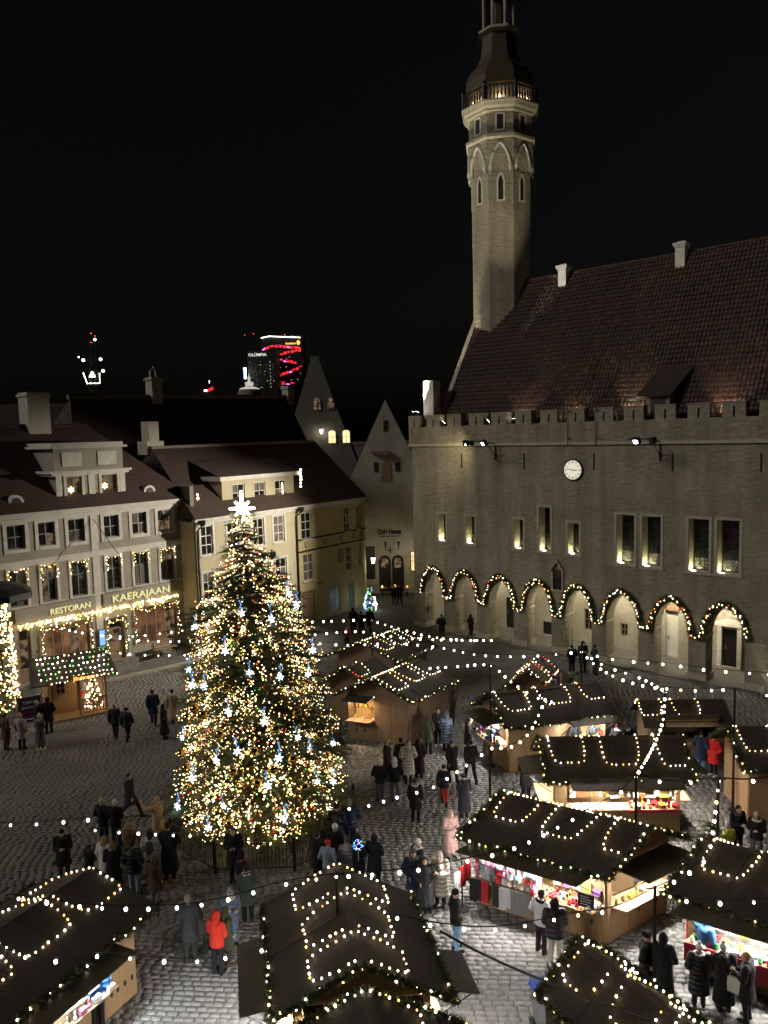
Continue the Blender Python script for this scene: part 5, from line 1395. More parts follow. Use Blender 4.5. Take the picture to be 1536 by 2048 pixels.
# ------------------------------------------------------------------ market stalls
STALLS = {}
def stall(key, label, O, u, v, eh=2.3, rh=3.0, over=0.48, eover=0.38, hatches=None, flap=0.98, drop=-0.13, lights=None, loops=2, wood='wood', power=120, spill=True, tint=(1.0, 0.96, 0.90), eave=True, flapmat='flap'):
    hatches = hatches or {}
    O = Vector((*O, 0)); u = Vector((*u, 0)); v = Vector((*v, 0)); uh, vh = u.normalized(), v.normalized()
    t = thing('market_stall', label, 'market stall', O, 0, 'wooden market stalls')
    P = lambda a, b, z: u * a + v * b + Vector((0, 0, z))
    W = MT[wood]
    MB().hexa([P(0, 0, 0), P(1, 0, 0), P(1, 1, 0), P(0, 1, 0), P(0, 0, 0.12), P(1, 0, 0.12), P(1, 1, 0.12), P(0, 1, 0.12)]).build('floor', W, t)
    ed = {'front': (lambda s: u * s, -vh, u.length, uh), 'back': (lambda s: u * s + v, vh, u.length, uh), 'left': (lambda s: v * s, -uh, v.length, vh), 'right': (lambda s: u + v * s, uh, v.length, vh)}
    def panel(side, s0, s1, z0, z1, nm='wall_panel', mat=W, out=0.03, th=0.03):
        f, n, ln, d = ed[side]
        A, B = f(s0) + n * out, f(s1) + n * out
        if (B - A).cross(Vector((0, 0, 1))).dot(n) < 0: A, B = B, A
        q = [A + Vector((0, 0, z0)), B + Vector((0, 0, z0)), B + Vector((0, 0, z1)), A + Vector((0, 0, z1))]
        return MB().plate(q, th, 0).build(nm, mat, t)
    def run(side, s0, s1, z0, z1, nm='wall_panel'):
        f, n, ln, d = ed[side]; k = max(1, round((s1 - s0) * ln / 0.85)); g = 0.006 / ln
        for i in range(k):
            panel(side, s0 + (s1 - s0) * i / k + g, s0 + (s1 - s0) * (i + 1) / k - g, z0, z1, nm, W, 0.03 + 0.004 * (i % 2))
    for a, b in ((0, 0), (1, 0), (1, 1), (0, 1)):
        p = P(a, b, 0) + uh * (0.04 if a == 0 else -0.04) + vh * (0.04 if b == 0 else -0.04)
        MB().box(p.x - 0.04, p.x + 0.04, p.y - 0.04, p.y + 0.04, 0.12, eh - 0.02).build('post', W, t)
    for side in ed:
        f, n, ln, d = ed[side]; hs = hatches.get(side, [])
        cur = 0.0
        for (s0, s1) in hs:
            if s0 > cur + 0.02: run(side, cur, s0, 0.06, eh)
            run(side, s0, s1, 0.06, 0.98); run(side, s0, s1, 2.12, eh, 'lintel')
            # counter
            A, B = f(s0), f(s1)
            q = [A + n * 0.46, B + n * 0.46, B - n * 0.30, A - n * 0.30]
            if (q[1] - q[0]).cross(q[2] - q[0]).z < 0: q = q[::-1]
            MB().plate([p + Vector((0, 0, 1.02)) for p in q], 0.035).build('counter', W, t)
            # lifted hatch
            A, B = f(s0) + n * 0.06, f(s1) + n * 0.06
            q = [A + Vector((0, 0, 2.14)), B + Vector((0, 0, 2.14)), B + n * flap + Vector((0, 0, 2.14 + drop)), A + n * flap + Vector((0, 0, 2.14 + drop))]
            if (q[1] - q[0]).cross(q[2] - q[0]).z < 0: q = q[::-1]
            fl = MB().plate(q, 0.035).build('hatch_flap', MT[flapmat], t)
            mb = MB()
            for s in (s0 + 0.04 / ln, s1 - 0.04 / ln):
                p = f(s) + n * 0.05
                mb.tube([p + Vector((0, 0, 1.35)), p + n * (flap * 0.86) + Vector((0, 0, 2.09 + drop * 0.86))], 0.016, 5)
            mb.build('prop', MT['iron'], fl)
            cur = s1
        if cur < 0.98: run(side, cur, 1.0, 0.06, eh)
        if side in ('left', 'right'):
            A, B, Cc = f(0) + n * 0.03, f(1) + n * 0.03, f(0.5) + n * 0.03
            MB().plate([A + Vector((0, 0, eh + 0.01)), B + Vector((0, 0, eh + 0.01)), Cc + Vector((0, 0, rh - 0.03))] if side == 'right' else [B + Vector((0, 0, eh + 0.01)), A + Vector((0, 0, eh + 0.01)), Cc + Vector((0, 0, rh - 0.03))], 0.03).build('gable_panel', W, t)
    # roof
    sl = (rh - eh) / (0.5 * v.length); ze = eh - over * sl
    Rl, Rr = P(0, 0.5, rh) - uh * eover, P(1, 0.5, rh) + uh * eover
    El, Er = P(0, 0, ze) - uh * eover - vh * over, P(1, 0, ze) + uh * eover - vh * over
    Bl, Br = P(0, 1, ze) - uh * eover + vh * over, P(1, 1, ze) + uh * eover + vh * over
    rmat = MT['felt']
    for i in range(4):
        s0, s1 = i / 4 + 0.0015, (i + 1) / 4 - 0.0015
        lift = Vector((0, 0, 0.05 + 0.005 * (i % 2) + random.uniform(0, 0.008)))
        MB().plate([El.lerp(Er, s0) + lift, El.lerp(Er, s1) + lift, Rl.lerp(Rr, s1) + lift, Rl.lerp(Rr, s0) + lift], 0.05).build('roof_panel', rmat, t)
        MB().plate([Rl.lerp(Rr, s0) + lift, Rl.lerp(Rr, s1) + lift, Bl.lerp(Br, s1) + lift, Bl.lerp(Br, s0) + lift], 0.05).build('roof_panel', rmat, t)
    for a, b, c in ((El, Rl, 'l'), (Er, Rr, 'r'), (El.lerp(Er, 0.5), Rl.lerp(Rr, 0.5), 'm')):
        mb = MB(); w_ = 0.028 if c == 'm' else 0.04
        n2 = (b - a).cross(uh).normalized(); n2 = n2 if n2.z > 0 else -n2
        lift = n2 * 0.062
        q = [a - uh * w_ + lift, a + uh * w_ + lift, b + uh * w_ + lift, b - uh * w_ + lift]
        if (q[1] - q[0]).cross(q[2] - q[0]).z < 0: q = q[::-1]
        mb.plate(q, 0.012).build('batten', MT['ridge'], t)
    for sgn in (-1, 1):
        q = [Rl + Vector((0, 0, 0.085)), Rr + Vector((0, 0, 0.085)), Rr + vh * sgn * 0.11 + Vector((0, 0, 0.085 - 0.11 * sl)), Rl + vh * sgn * 0.11 + Vector((0, 0, 0.085 - 0.11 * sl))]
        if (q[1] - q[0]).cross(q[2] - q[0]).z < 0: q = q[::-1]
        MB().plate(q, 0.02).build('ridge_board', MT['ridge'], t)
    # lamps inside
    if power:
        for side, hs in hatches.items():
            f, n, ln, d = ed[side]
            for (s0, s1) in hs:
                A, B = f(s0 + 0.03) - n * 0.10, f(s1 - 0.03) - n * 0.10
                if power > 20: MB().tube([A + Vector((0, 0, 2.06)), B + Vector((0, 0, 2.06))], 0.022, 6).build('lamp_tube', MT['tubelight'], t)
                c = (A + B) / 2 + n * 0.40
                ar = lamp('stall_light', 'AREA', c + Vector((0, 0, 2.0)), power * 1.5 * (s1 - s0) * ln / 3.0, tint, t, shape='RECTANGLE', size=max(0.3, (s1 - s0) * ln * 0.9), size_y=0.14)
                xdir = d; zdir = (-(n * 0.25) + Vector((0, 0, 1))).normalized()
                ydir = zdir.cross(xdir).normalized()
                ar.rotation_euler = Matrix((xdir, ydir, zdir)).transposed().to_euler()
    S = dict(t=t, O=O, u=u, v=v, P=P, ed=ed, Rl=Rl, Rr=Rr, El=El, Er=Er, Bl=Bl, Br=Br, label=label)
    STALLS[key] = S
    return S
def stall_garland(key, name, loops=((0.06, 0.30), (0.42, 0.68), (0.80, 1.1)), bloops=None, edges=('front', 'left', 'right'), depth=0.52, r=0.0245, pal=None, step=0.19):
    S = STALLS[key]; t = thing('light_garland', 'light garland on the roof of the ' + name, 'garland', S['O'], 0, 'light garlands on the stall roofs')
    pal = pal or [('white', 6), ('warm', 5), ('yellow', 1.2), ('gold', 0.5)]
    up = Vector((0, 0, 0.14))
    def Q(a, tt, back):
        e0, e1 = (S['Bl'], S['Br']) if back else (S['El'], S['Er'])
        return S['Rl'].lerp(S['Rr'], a).lerp(e0.lerp(e1, a), tt) + up
    pts = []; wires = MB()
    for back, ls in ((False, loops), (True, bloops if bloops is not None else loops)):
        for a0, a1 in ls:
            w_ = (a1 - a0); d = depth * random.uniform(0.88, 1.1); sk = random.uniform(-0.03, 0.03)
            path = []
            for k in range(21):
                th = math.pi * k / 20
                a = a0 + w_ * (0.5 - 0.5 * math.cos(th)) + sk * math.sin(th); dd = d * min(1.0, 1.35 * math.sin(th) ** 0.7)
                if a > 0.995: break
                path.append(Q(a, 0.04 + dd, back))
            if len(path) > 2:
                wires.tube(path, 0.006, 3); pts += along(path, step, 0.012)
    ep = {'front': (S['El'], S['Er']), 'back': (S['Bl'], S['Br']), 'left': None, 'right': None}
    for e in edges:
        if e in ('front', 'back'):
            a, b = ep[e]; path = [a.lerp(b, k / 12) + Vector((0, 0, 0.07 + 0.03 * math.sin(k * 2.1))) for k in range(13)]
        elif e == 'left': path = [S['El'] + up * 0.6, S['Rl'] + up * 0.7, S['Bl'] + up * 0.6]
        else: path = [S['Er'] + up * 0.6, S['Rr'] + up * 0.7, S['Br'] + up * 0.6]
        link('greenery', fir_rope(path, 0.15, 260, 0.022), t)
        pts += along(path, step * 1.35, 0.05)
    if len(wires.v): wires.build('wire', MT['iron'], t)
    bulbs(t, pts[:299], r, pal)
stall('S4', 'market stall with knitted hats, open front and side hatches, nearest the square middle', (2.59, 22.03), (3.15, -1.97), (2.16, 1.41), hatches={'front': [(0.02, 0.98)], 'right': [(0.06, 0.94)], 'left': [(0.1, 0.9)]}, power=200, rh=2.95)
stall_garland('S4', 'knitwear stall')
stall('S11', 'market stall with red and white goods at the picture edge, beside the knitwear stall', (7.55, 18.95), (3.4, -2.25), (2.1, 1.45), hatches={'front': [(0.03, 0.98)]}, power=170)
stall_garland('S11', 'stall with red counter cloth', edges=('front', 'left'))
stall('S5', 'wide market stall of small trinkets behind the knitwear stall', (5.65, 26.05), (4.3, -0.12), (0.05, 1.9), hatches={'front': [(0.10, 0.97)], 'left': [(0.1, 0.9)], 'right': [(0.1, 0.9)]}, power=130, tint=(1.0, 0.90, 0.76))
stall_garland('S5', 'trinket stall', edges=('front', 'left', 'right'), depth=0.62)
stall('S6', 'market stall with toys hanging in its bright gable end, in the middle row', (4.87, 30.93), (4.2, 1.03), (-0.78, 2.05), hatches={'front': [(0.52, 0.99)], 'left': [(0.08, 0.92)]}, power=240, flap=0.95, drop=-0.1)
stall_garland('S6', 'stall with bright toy filled end', edges=('front', 'left'))
stall('S7', 'market stall with a small glowing window facing the tree', (0.82, 33.99), (1.85, 2.35), (-2.69, 1.05), hatches={'left': [(0.55, 0.97)]}, power=90, tint=(1.0, 0.72, 0.38), wood='wood2', flap=0.6)
stall_garland('S7', 'stall with the glowing window', edges=('front', 'left'), step=0.19, loops=((0.04, 0.3), (0.38, 0.64), (0.72, 1.05)))
stall('S8', 'farthest market stall beyond the glowing window stall', (0.30, 40.3), (1.85, 2.3), (-2.95, 1.05), hatches={}, power=0, wood='wood2')
stall_garland('S8', 'farthest stall', edges=('front', 'left'), step=0.2, r=0.023)
stall('S9', 'small low market hut close to the right side of the tree', (-1.15, 37.0), (1.1, 1.4), (-1.75, 0.65), eh=2.0, rh=2.65, hatches={}, power=0, wood='wood2', over=0.35)
stall_garland('S9', 'small low hut', edges=('front', 'left'), loops=((0.1, 0.5),), step=0.19, r=0.022, pal=[('white', 4), ('warm', 5), ('yellow', 3), ('green', 1), ('red', 1)])
stall('S14', 'small hut with a red and gold garland behind the toy stall', (7.5, 35.2), (0.9, 1.9), (-1.95, 0.5), eh=2.1, rh=2.9, hatches={}, power=0, wood='wood2')
stall_garland('S14', 'small hut behind the toy stall', edges=('front', 'left'), loops=((0.05, 0.4), (0.5, 0.9)), step=0.19, r=0.023, pal=[('white', 4), ('warm', 4), ('red', 2), ('gold', 2)])
stall('S10', 'closed plain board stall cut by the picture edge, below the town hall door', (12.57, 26.43), (4.2, -0.35), (0.1, 2.15), hatches={}, power=0)
stall_garland('S10', 'closed plain board stall', edges=('front', 'left'))
stall('S13', 'low nativity hut where a person in red stands', (10.75, 31.4), (3.1, -0.1), (0.05, 1.6), eh=1.85, rh=2.4, over=0.3, eover=0.25, hatches={'front': [(0.1, 0.9)]}, flap=0.25, power=6, tint=(1.0, 0.8, 0.4), wood='wood2')
stall_garland('S13', 'low nativity hut', edges=(), loops=((0.0, 0.26), (0.38, 0.68)), depth=0.6)
stall('S1', 'market stall in the near corner with fir trimmed eave and glowing goods', (-6.62, 18.64), (-1.75, -3.6), (-2.7, 0.92), hatches={'front': [(0.26, 0.99)]}, power=190, tint=(0.86, 0.95, 1.0), rh=2.86)
stall_garland('S1', 'near corner stall', edges=('front', 'back'), loops=((0.02, 0.30), (0.34, 0.66), (0.70, 1.0)))
stall('S2', 'near market stall seen end on, with flaps raised on three sides', (-2.82, 18.55), (0.66, -3.25), (2.85, 0.30), hatches={'front': [(0.24, 0.97)], 'back': [(0.55, 0.97)], 'right': [(0.06, 0.94)]}, power=230, flap=1.08, drop=-0.22, rh=3.05)
stall_garland('S2', 'near stall with raised flaps', edges=('front', 'back', 'right'), loops=((0.04, 0.30), (0.36, 0.66), (0.72, 0.95)))
stall('S3', 'nearest market stall, only its dark roof in view at the bottom', (-2.02, 13.95), (0.66, -3.25), (2.95, 0.30), hatches={}, power=0)
stall_garland('S3', 'nearest stall at the bottom', edges=('front', 'back', 'left'), loops=((0.02, 0.25),))
stall('S12', 'low dark roofed stall in the lower corner beside the blue bin', (3.45, 15.35), (1.75, -3.05), (1.45, 0.82), eh=2.25, rh=2.85, hatches={}, power=0, over=0.35)
stall_garland('S12', 'low dark roofed stall by the bin', edges=('front', 'back', 'left'), loops=((0.06, 0.26), (0.34, 0.56), (0.64, 0.9)), depth=0.6)

# diamond cut-outs on some stall fronts, their dark drawn as black plates
def diamonds(key, side, spots, z=0.55):
    S = STALLS[key]; f, n, ln, d = S['ed'][side]
    for s in spots:
        c = f(s) + n * 0.037 + Vector((0, 0, z))
        q = [c + d * 0.05, c + Vector((0, 0, 0.09)), c - d * 0.05, c - Vector((0, 0, 0.09))]
        if (q[1] - q[0]).cross(q[2] - q[0]).dot(n) < 0: q = q[::-1]
        MB().plate([p + n * 0.006 for p in q], 0.01).build('ornament', MT['iron'], S['t'])
diamonds('S1', 'front', (0.04, 0.10, 0.16, 0.21)); diamonds('S7', 'left', (0.86, 0.72), 0.5); diamonds('S4', 'front', (0.80, 0.9)); diamonds('S4', 'right', (0.5, 0.8))

# ------------------------------------------------------------------ light strings and poles
def pole(px, py, top, label, h=None, d=None):
    """pole whose top shows at px,py; d: metres of distance along the ground plane at its top height"""
    p = at(px, py, top)
    t = thing('light_pole', label, 'pole', (p[0], p[1], 0), 0, 'slim poles that carry light strings')
    MB().lathe([(0.16, 0.0), (0.16, 0.05), (0.05, 0.1), (0.035, top)], 8).build('post', MT['iron'], t)
    MB().tube([(-0.2, 0, top - 0.05), (0.2, 0, top - 0.05)], 0.015, 5).build('hook', MT['iron'], t)
    return p
pole(1310, 1772, 3.9, 'slim black pole in front of the closed side of the knitwear stall')
pole(1272, 1546, 4.3, 'slim black pole between the trinket stall and the knitwear stall')
pole(1437, 1556, 4.3, 'slim black pole beside the open paved aisle near the closed board stall')
pole(979, 1490, 3.5, 'slim black pole at the corner of the toy stall')
pole(1163, 1300, 4.6, 'pale thin pole behind the toy stall roof')
pole(1330, 1378, 4.6, 'slim pole where two light strings meet before the arcade')
pole(1470, 1375, 4.6, 'slim pole with hooked arms before the last arch')
pole(743, 1238, 4.6, 'slim pole at the start of the side street')
pole(980, 1328, 4.4, 'thin pole behind the stalls in front of the third arch')
pole(672, 1745, 4.0, 'slim black pole at the back of the near raised flap stall')
def string(name, path, label, step=0.62, r=0.062, cols=(('white', 6), ('cool', 3), ('warm', 1)), wire=0.012, nob=False):
    """path: list of (px, py, z): where the string hangs at height z"""
    P = [Vector(at(x, y, z)) for x, y, z in path]
    # smooth it
    Q = []
    for i in range(len(P) - 1):
        p0, p1, p2, p3 = P[max(i - 1, 0)], P[i], P[i + 1], P[min(i + 2, len(P) - 1)]
        for k in range(8):
            s = k / 8
            Q.append(0.5 * ((2 * p1) + (p2 - p0) * s + (2 * p0 - 5 * p1 + 4 * p2 - p3) * s * s + (3 * p1 - p0 - 3 * p2 + p3) * s ** 3))
    Q.append(P[-1])
    o = Q[0].copy(); 
    t = thing('light_string', label, 'string lights', o, 0, 'strings of round bulbs over the market')
    MB().tube([q - o for q in Q], wire, 5).build('wire', MT['iron'], t)
    if nob: return
    pts = [q - o - Vector((0, 0, 0.09)) for q in along(Q, step)]
    bulbs(t, pts, r, list(cols))
string('a', [(743, 1238, 4.5), (790, 1252, 4.2), (860, 1270, 3.9), (930, 1277, 3.9), (1000, 1277, 4.1)], 'dense string of bulbs from the side street pole towards the third arch', 0.38, 0.049)
string('b', [(600, 1242, 4.0), (650, 1240, 4.1), (743, 1236, 4.5)], 'short string of bulbs between the tree and the side street pole', 0.62, 0.049)
string('c', [(630, 1266, 4.0), (715, 1260, 4.0), (800, 1272, 3.9), (870, 1276, 3.9), (960, 1278, 4.0)], 'string of bulbs passing just above the farthest stall', 0.55, 0.049)
string('d', [(640, 1284, 3.6), (700, 1287, 3.6), (790, 1284, 3.7), (880, 1292, 3.8), (960, 1307, 3.9), (1060, 1309, 4.1), (1163, 1300, 4.5)], 'long string of bulbs from the tree to the pale pole', 0.70, 0.048)
string('e', [(1163, 1300, 4.5), (1230, 1316, 4.2), (1340, 1326, 4.2), (1430, 1338, 4.2), (1540, 1345, 4.3)], 'string of bulbs in front of the last arches', 0.75, 0.048)
string('f', [(1163, 1300, 4.5), (1195, 1330, 4.2), (1240, 1354, 4.1), (1300, 1370, 4.2), (1390, 1377, 4.3), (1470, 1374, 4.5)], 'dense lower string of bulbs sagging from the pale pole', 0.48, 0.048)
string('g', [(1163, 1300, 4.5), (1210, 1328, 4.3), (1280, 1352, 4.2), (1330, 1378, 4.5)], 'upper short string of bulbs sagging from the pale pole', 0.6, 0.046)
string('h', [(860, 1333, 3.6), (920, 1329, 3.9), (980, 1327, 4.3), (1020, 1358, 4.0), (1065, 1388, 3.7), (1105, 1400, 3.6)], 'string of bulbs dropping behind the toy stall roof', 0.5, 0.046)
string('i', [(1090, 1395, 4.2), (1075, 1430, 3.9), (1055, 1465, 3.6), (1025, 1488, 3.3), (979, 1492, 3.4)], 'string of bulbs hanging over the long side of the toy stall', 0.42, 0.046)
string('j', [(1330, 1380, 4.5), (1325, 1440, 4.1), (1300, 1500, 4.0), (1272, 1546, 4.2)], 'string of bulbs running down across the trinket stall roof', 0.42, 0.046)
string('k', [(1272, 1548, 4.2), (1230, 1588, 3.8), (1140, 1636, 3.6), (1030, 1690, 3.6), (920, 1719, 3.7), (800, 1738, 3.8), (672, 1747, 4.0)], 'long string of bulbs over the ridge of the knitwear stall', 0.60, 0.042)
string('l', [(1272, 1548, 4.2), (1340, 1560, 4.0), (1437, 1556, 4.2), (1490, 1558, 4.1), (1545, 1552, 4.2)], 'black cable with a few bulbs passing the paved aisle pole', 0.85, 0.044, wire=0.02)
string('m', [(-30, 1645, 3.4), (70, 1643, 3.3), (180, 1634, 3.3)], 'short string of bulbs over the empty paving at the picture edge', 0.62, 0.042)
string('n', [(190, 1655, 3.3), (250, 1660, 3.2), (330, 1664, 3.2), (400, 1667, 3.2)], 'string of bulbs above the crowd left of the tree', 0.58, 0.039)
string('o', [(655, 1612, 3.0), (720, 1610, 2.9), (800, 1588, 2.9), (860, 1572, 3.0), (905, 1545, 3.1), (979, 1494, 3.4)], 'string of bulbs crossing the crowd between tree and toy stall', 0.62, 0.039)
string('p', [(672, 1746, 4.0), (560, 1764, 3.7), (440, 1796, 3.5), (330, 1810, 3.5), (180, 1808, 3.6), (20, 1788, 3.8)], 'long sagging string of bulbs over the near corner stall', 0.62, 0.039)
string('q', [(1310, 1774, 3.8), (1230, 1812, 3.5), (1140, 1826, 3.3), (1000, 1852, 3.2), (880, 1846, 3.5), (790, 1828, 3.8)], 'string of bulbs low over the paving in front of the knitwear stall', 0.70, 0.035)
string('r', [(-20, 1890, 3.6), (100, 1915, 3.4), (200, 1905, 3.3), (330, 1916, 3.2), (430, 1912, 3.3), (540, 1890, 3.6)], 'string of bulbs along the side of the near corner stall', 0.66, 0.035)
string('s', [(880, 1862, 3.9), (960, 1905, 3.7), (1060, 1950, 3.7), (1190, 2000, 3.9), (1300, 2040, 4.1)], 'thick black cable without bulbs running to the lower corner', 1, 0.05, wire=0.028, nob=True)
string('t', [(1310, 1774, 3.8), (1350, 1756, 3.9), (1390, 1730, 3.9), (1420, 1690, 4.0), (1437, 1560, 4.2)], 'string of bulbs between the two nearest right hand poles', 0.55, 0.042)
string('u', [(1310, 1780, 3.8), (1370, 1795, 3.6), (1440, 1800, 3.6), (1545, 1795, 3.8)], 'string of bulbs over the roof of the red cloth stall', 0.7, 0.039)
string('v', [(40, 1222, 4.2), (80, 1240, 4.0), (160, 1262, 3.9), (260, 1270, 3.9), (385, 1255, 4.2)], 'string of bulbs before the restaurant windows, upper one', 0.62, 0.049)
string('w', [(205, 1268, 3.6), (260, 1276, 3.5), (330, 1280, 3.5), (392, 1278, 3.6)], 'string of bulbs before the restaurant windows, middle one', 0.62, 0.046)
string('x', [(212, 1300, 3.2), (270, 1306, 3.1), (330, 1308, 3.1), (392, 1306, 3.2)], 'string of bulbs before the restaurant windows, lowest one', 0.7, 0.044)
# ------------------------------------------------------------------ people
_tmp = bpy.data.scenes.new('workshop')
def fuse(mb, voxel, smooth=2):
    """one continuous skin over all the shapes collected in mb"""
    me = mb.mesh('tmp', [])
    o = bpy.data.objects.new('tmp', me); _tmp.collection.objects.link(o)
    m = o.modifiers.new('r', 'REMESH'); m.mode = 'VOXEL'; m.voxel_size = voxel; m.use_smooth_shade = True
    s = o.modifiers.new('s', 'SMOOTH'); s.iterations = smooth; s.factor = 0.5
    vl = _tmp.view_layers[0]; vl.update()
    out = bpy.data.meshes.new_from_object(o.evaluated_get(vl.depsgraph))
    bpy.data.objects.remove(o); bpy.data.meshes.remove(me)
    return out
def cap(mb, p0, p1, r0, r1, n=10):
    p0, p1 = Vector(p0), Vector(p1); d = (p1 - p0)
    if d.length < 1e-5: d = Vector((0, 0, 1e-4))
    dn = d.normalized(); pts = []; rs = []
    for k in (0.0, 0.35, 0.75):
        pts.append(p0 - dn * r0 * (1 - k)); rs.append(r0 * math.sqrt(max(0.003, 1 - (1 - k) ** 2)))
    pts += [p0, p1]; rs += [r0, r1]
    for k in (0.75, 0.35, 0.0):
        pts.append(p1 + dn * r1 * (1 - k)); rs.append(r1 * math.sqrt(max(0.003, 1 - (1 - k) ** 2)))
    mb.tube(pts, rs, n)
def chain(mb, pts, rs, n=10):
    for i in range(len(pts) - 1): cap(mb, pts[i], pts[i + 1], rs[i], rs[i + 1], n)
def joints(pose):
    J = {}
    for s, k in ((-1, 'L'), (1, 'R')):
        J['hip' + k] = Vector((s * 0.095, 0, 0.92)); J['knee' + k] = Vector((s * 0.10, -0.02, 0.50)); J['ank' + k] = Vector((s * 0.105, 0.02, 0.09)); J['toe' + k] = Vector((s * 0.125, -0.15, 0.04))
        J['sho' + k] = Vector((s * 0.185, 0.01, 1.41)); J['elb' + k] = Vector((s * 0.25, 0.04, 1.13)); J['wri' + k] = Vector((s * 0.235, -0.05, 0.89)); J['dir' + k] = Vector((0, -0.25, -1))
    J['pel'] = Vector((0, 0, 0.95)); J['chest'] = Vector((0, 0.01, 1.30)); J['neck'] = Vector((0, 0.0, 1.47)); J['head'] = Vector((0, -0.015, 1.605)); 
    if pose == 'pocket':
        for s, k in ((-1, 'L'), (1, 'R')): J['elb' + k] = Vector((s * 0.29, 0.07, 1.14)); J['wri' + k] = Vector((s * 0.17, -0.11, 0.99)); J['dir' + k] = Vector((-s * 0.4, -0.3, -1))
    if pose == 'phone':
        for s, k in ((-1, 'L'), (1, 'R')): J['elb' + k] = Vector((s * 0.235, -0.03, 1.12)); J['wri' + k] = Vector((s * 0.075, -0.27, 1.17)); J['dir' + k] = Vector((-s * 0.6, -0.6, 0.35))
        J['head'] += Vector((0, -0.03, -0.015))
    if pose in ('walk', 'stride'):
        a = 0.24 if pose == 'walk' else 0.40
        J['kneeR'] = Vector((0.10, -a * 0.62, 0.52)); J['ankR'] = Vector((0.10, -a, 0.10)); J['toeR'] = Vector((0.11, -a - 0.17, 0.06))
        J['kneeL'] = Vector((-0.10, a * 0.25, 0.49)); J['ankL'] = Vector((-0.10, a * 1.05, 0.16)); J['toeL'] = Vector((-0.11, a * 1.05 - 0.13, 0.04))
        J['elbR'] = Vector((0.25, 0.12, 1.14)); J['wriR'] = Vector((0.23, 0.12, 0.90)); J['elbL'] = Vector((-0.25, -0.04, 1.13)); J['wriL'] = Vector((-0.22, -0.2, 0.93))
    if pose == 'raise':
        J['elbR'] = Vector((0.29, -0.20, 1.37)); J['wriR'] = Vector((0.27, -0.40, 1.52)); J['dirR'] = Vector((0, -0.3, 1))
        J['elbL'] = Vector((-0.25, -0.02, 1.14)); J['wriL'] = Vector((-0.16, -0.22, 1.05)); J['dirL'] = Vector((0.5, -0.6, 0))
    if pose == 'reach':
        J['elbR'] = Vector((0.26, -0.14, 1.18)); J['wriR'] = Vector((0.22, -0.38, 1.12)); J['dirR'] = Vector((-0.1, -1, 0))
        J['chest'] += Vector((0, -0.04, 0)); J['neck'] += Vector((0, -0.06, -0.01)); J['head'] += Vector((0, -0.08, -0.02))
    return J
_pc = {}
def body_mesh(pose):
    if ('b', pose) in _pc: return _pc['b', pose]
    J = joints(pose); mb = MB()
    h = J['head']
    mb.ell(h, 0.075, 0.094, 0.115, 14, 10); mb.ell(h + Vector((0, -0.03, -0.055)), 0.055, 0.065, 0.065, 12, 8)
    cap(mb, h + Vector((0, -0.088, 0.015)), h + Vector((0, -0.108, -0.018)), 0.010, 0.015, 8)      # nose
    for s in (-1, 1):
        mb.ell(h + Vector((s * 0.076, 0.005, -0.005)), 0.014, 0.022, 0.032, 8, 6)                   # ears
        mb.ell(h + Vector((s * 0.030, -0.080, 0.012)), 0.014, 0.010, 0.009, 8, 5)                   # eyes
    mb.ell(h + Vector((0, -0.090, -0.052)), 0.022, 0.010, 0.008, 8, 5)                              # mouth
    cap(mb, J['neck'] + Vector((0, 0.01, -0.05)), h + Vector((0, 0.01, -0.07)), 0.060, 0.054)
    chain(mb, [J['pel'], J['pel'].lerp(J['chest'], 0.5), J['chest'], J['neck'] - Vector((0, 0, 0.08))], [0.135, 0.125, 0.145, 0.09])
    for s, k in ((-1, 'L'), (1, 'R')):
        cap(mb, J['chest'] + Vector((s * 0.06, 0, 0.05)), J['sho' + k], 0.10, 0.068)
        chain(mb, [J['sho' + k], J['elb' + k], J['wri' + k]], [0.055, 0.042, 0.029])
        chain(mb, [J['hip' + k], J['knee' + k], J['ank' + k]], [0.088, 0.056, 0.040]); cap(mb, J['ank' + k] - Vector((0, -0.03, 0.04)), J['toe' + k], 0.042, 0.035)
        # hand: palm, four fingers, thumb
        w = J['wri' + k]; d = J['dir' + k].normalized(); side = Vector((0, -1, 0)) if abs(d.y) < 0.85 else Vector((1, 0, 0)); 
        a = d.cross(side).normalized(); wd = a.cross(d).normalized()
        c = w + d * 0.05
        for q in (-0.026, 0, 0.026): cap(mb, w + d * 0.015 + wd * q * 0.7, w + d * 0.085 + wd * q, 0.019, 0.016, 8)
        for i, (q, l) in enumerate(((-0.033, 0.058), (-0.011, 0.072), (0.011, 0.068), (0.033, 0.052))):
            p0 = w + d * 0.088 + wd * q; p1 = p0 + d * l * 0.55 + a * 0.010; p2 = p1 + d * l * 0.42 + a * 0.022
            chain(mb, [p0, p1, p2], [0.0105, 0.0098, 0.0085], 6)
        chain(mb, [w + d * 0.03 + wd * 0.03, w + d * 0.062 + wd * 0.058 + a * 0.01, w + d * 0.095 + wd * 0.062 + a * 0.02], [0.013, 0.0115, 0.0095], 6)
    me = fuse(mb, 0.0105, 1); me.materials.append(MT['skin']); _pc['b', pose] = me
    return me
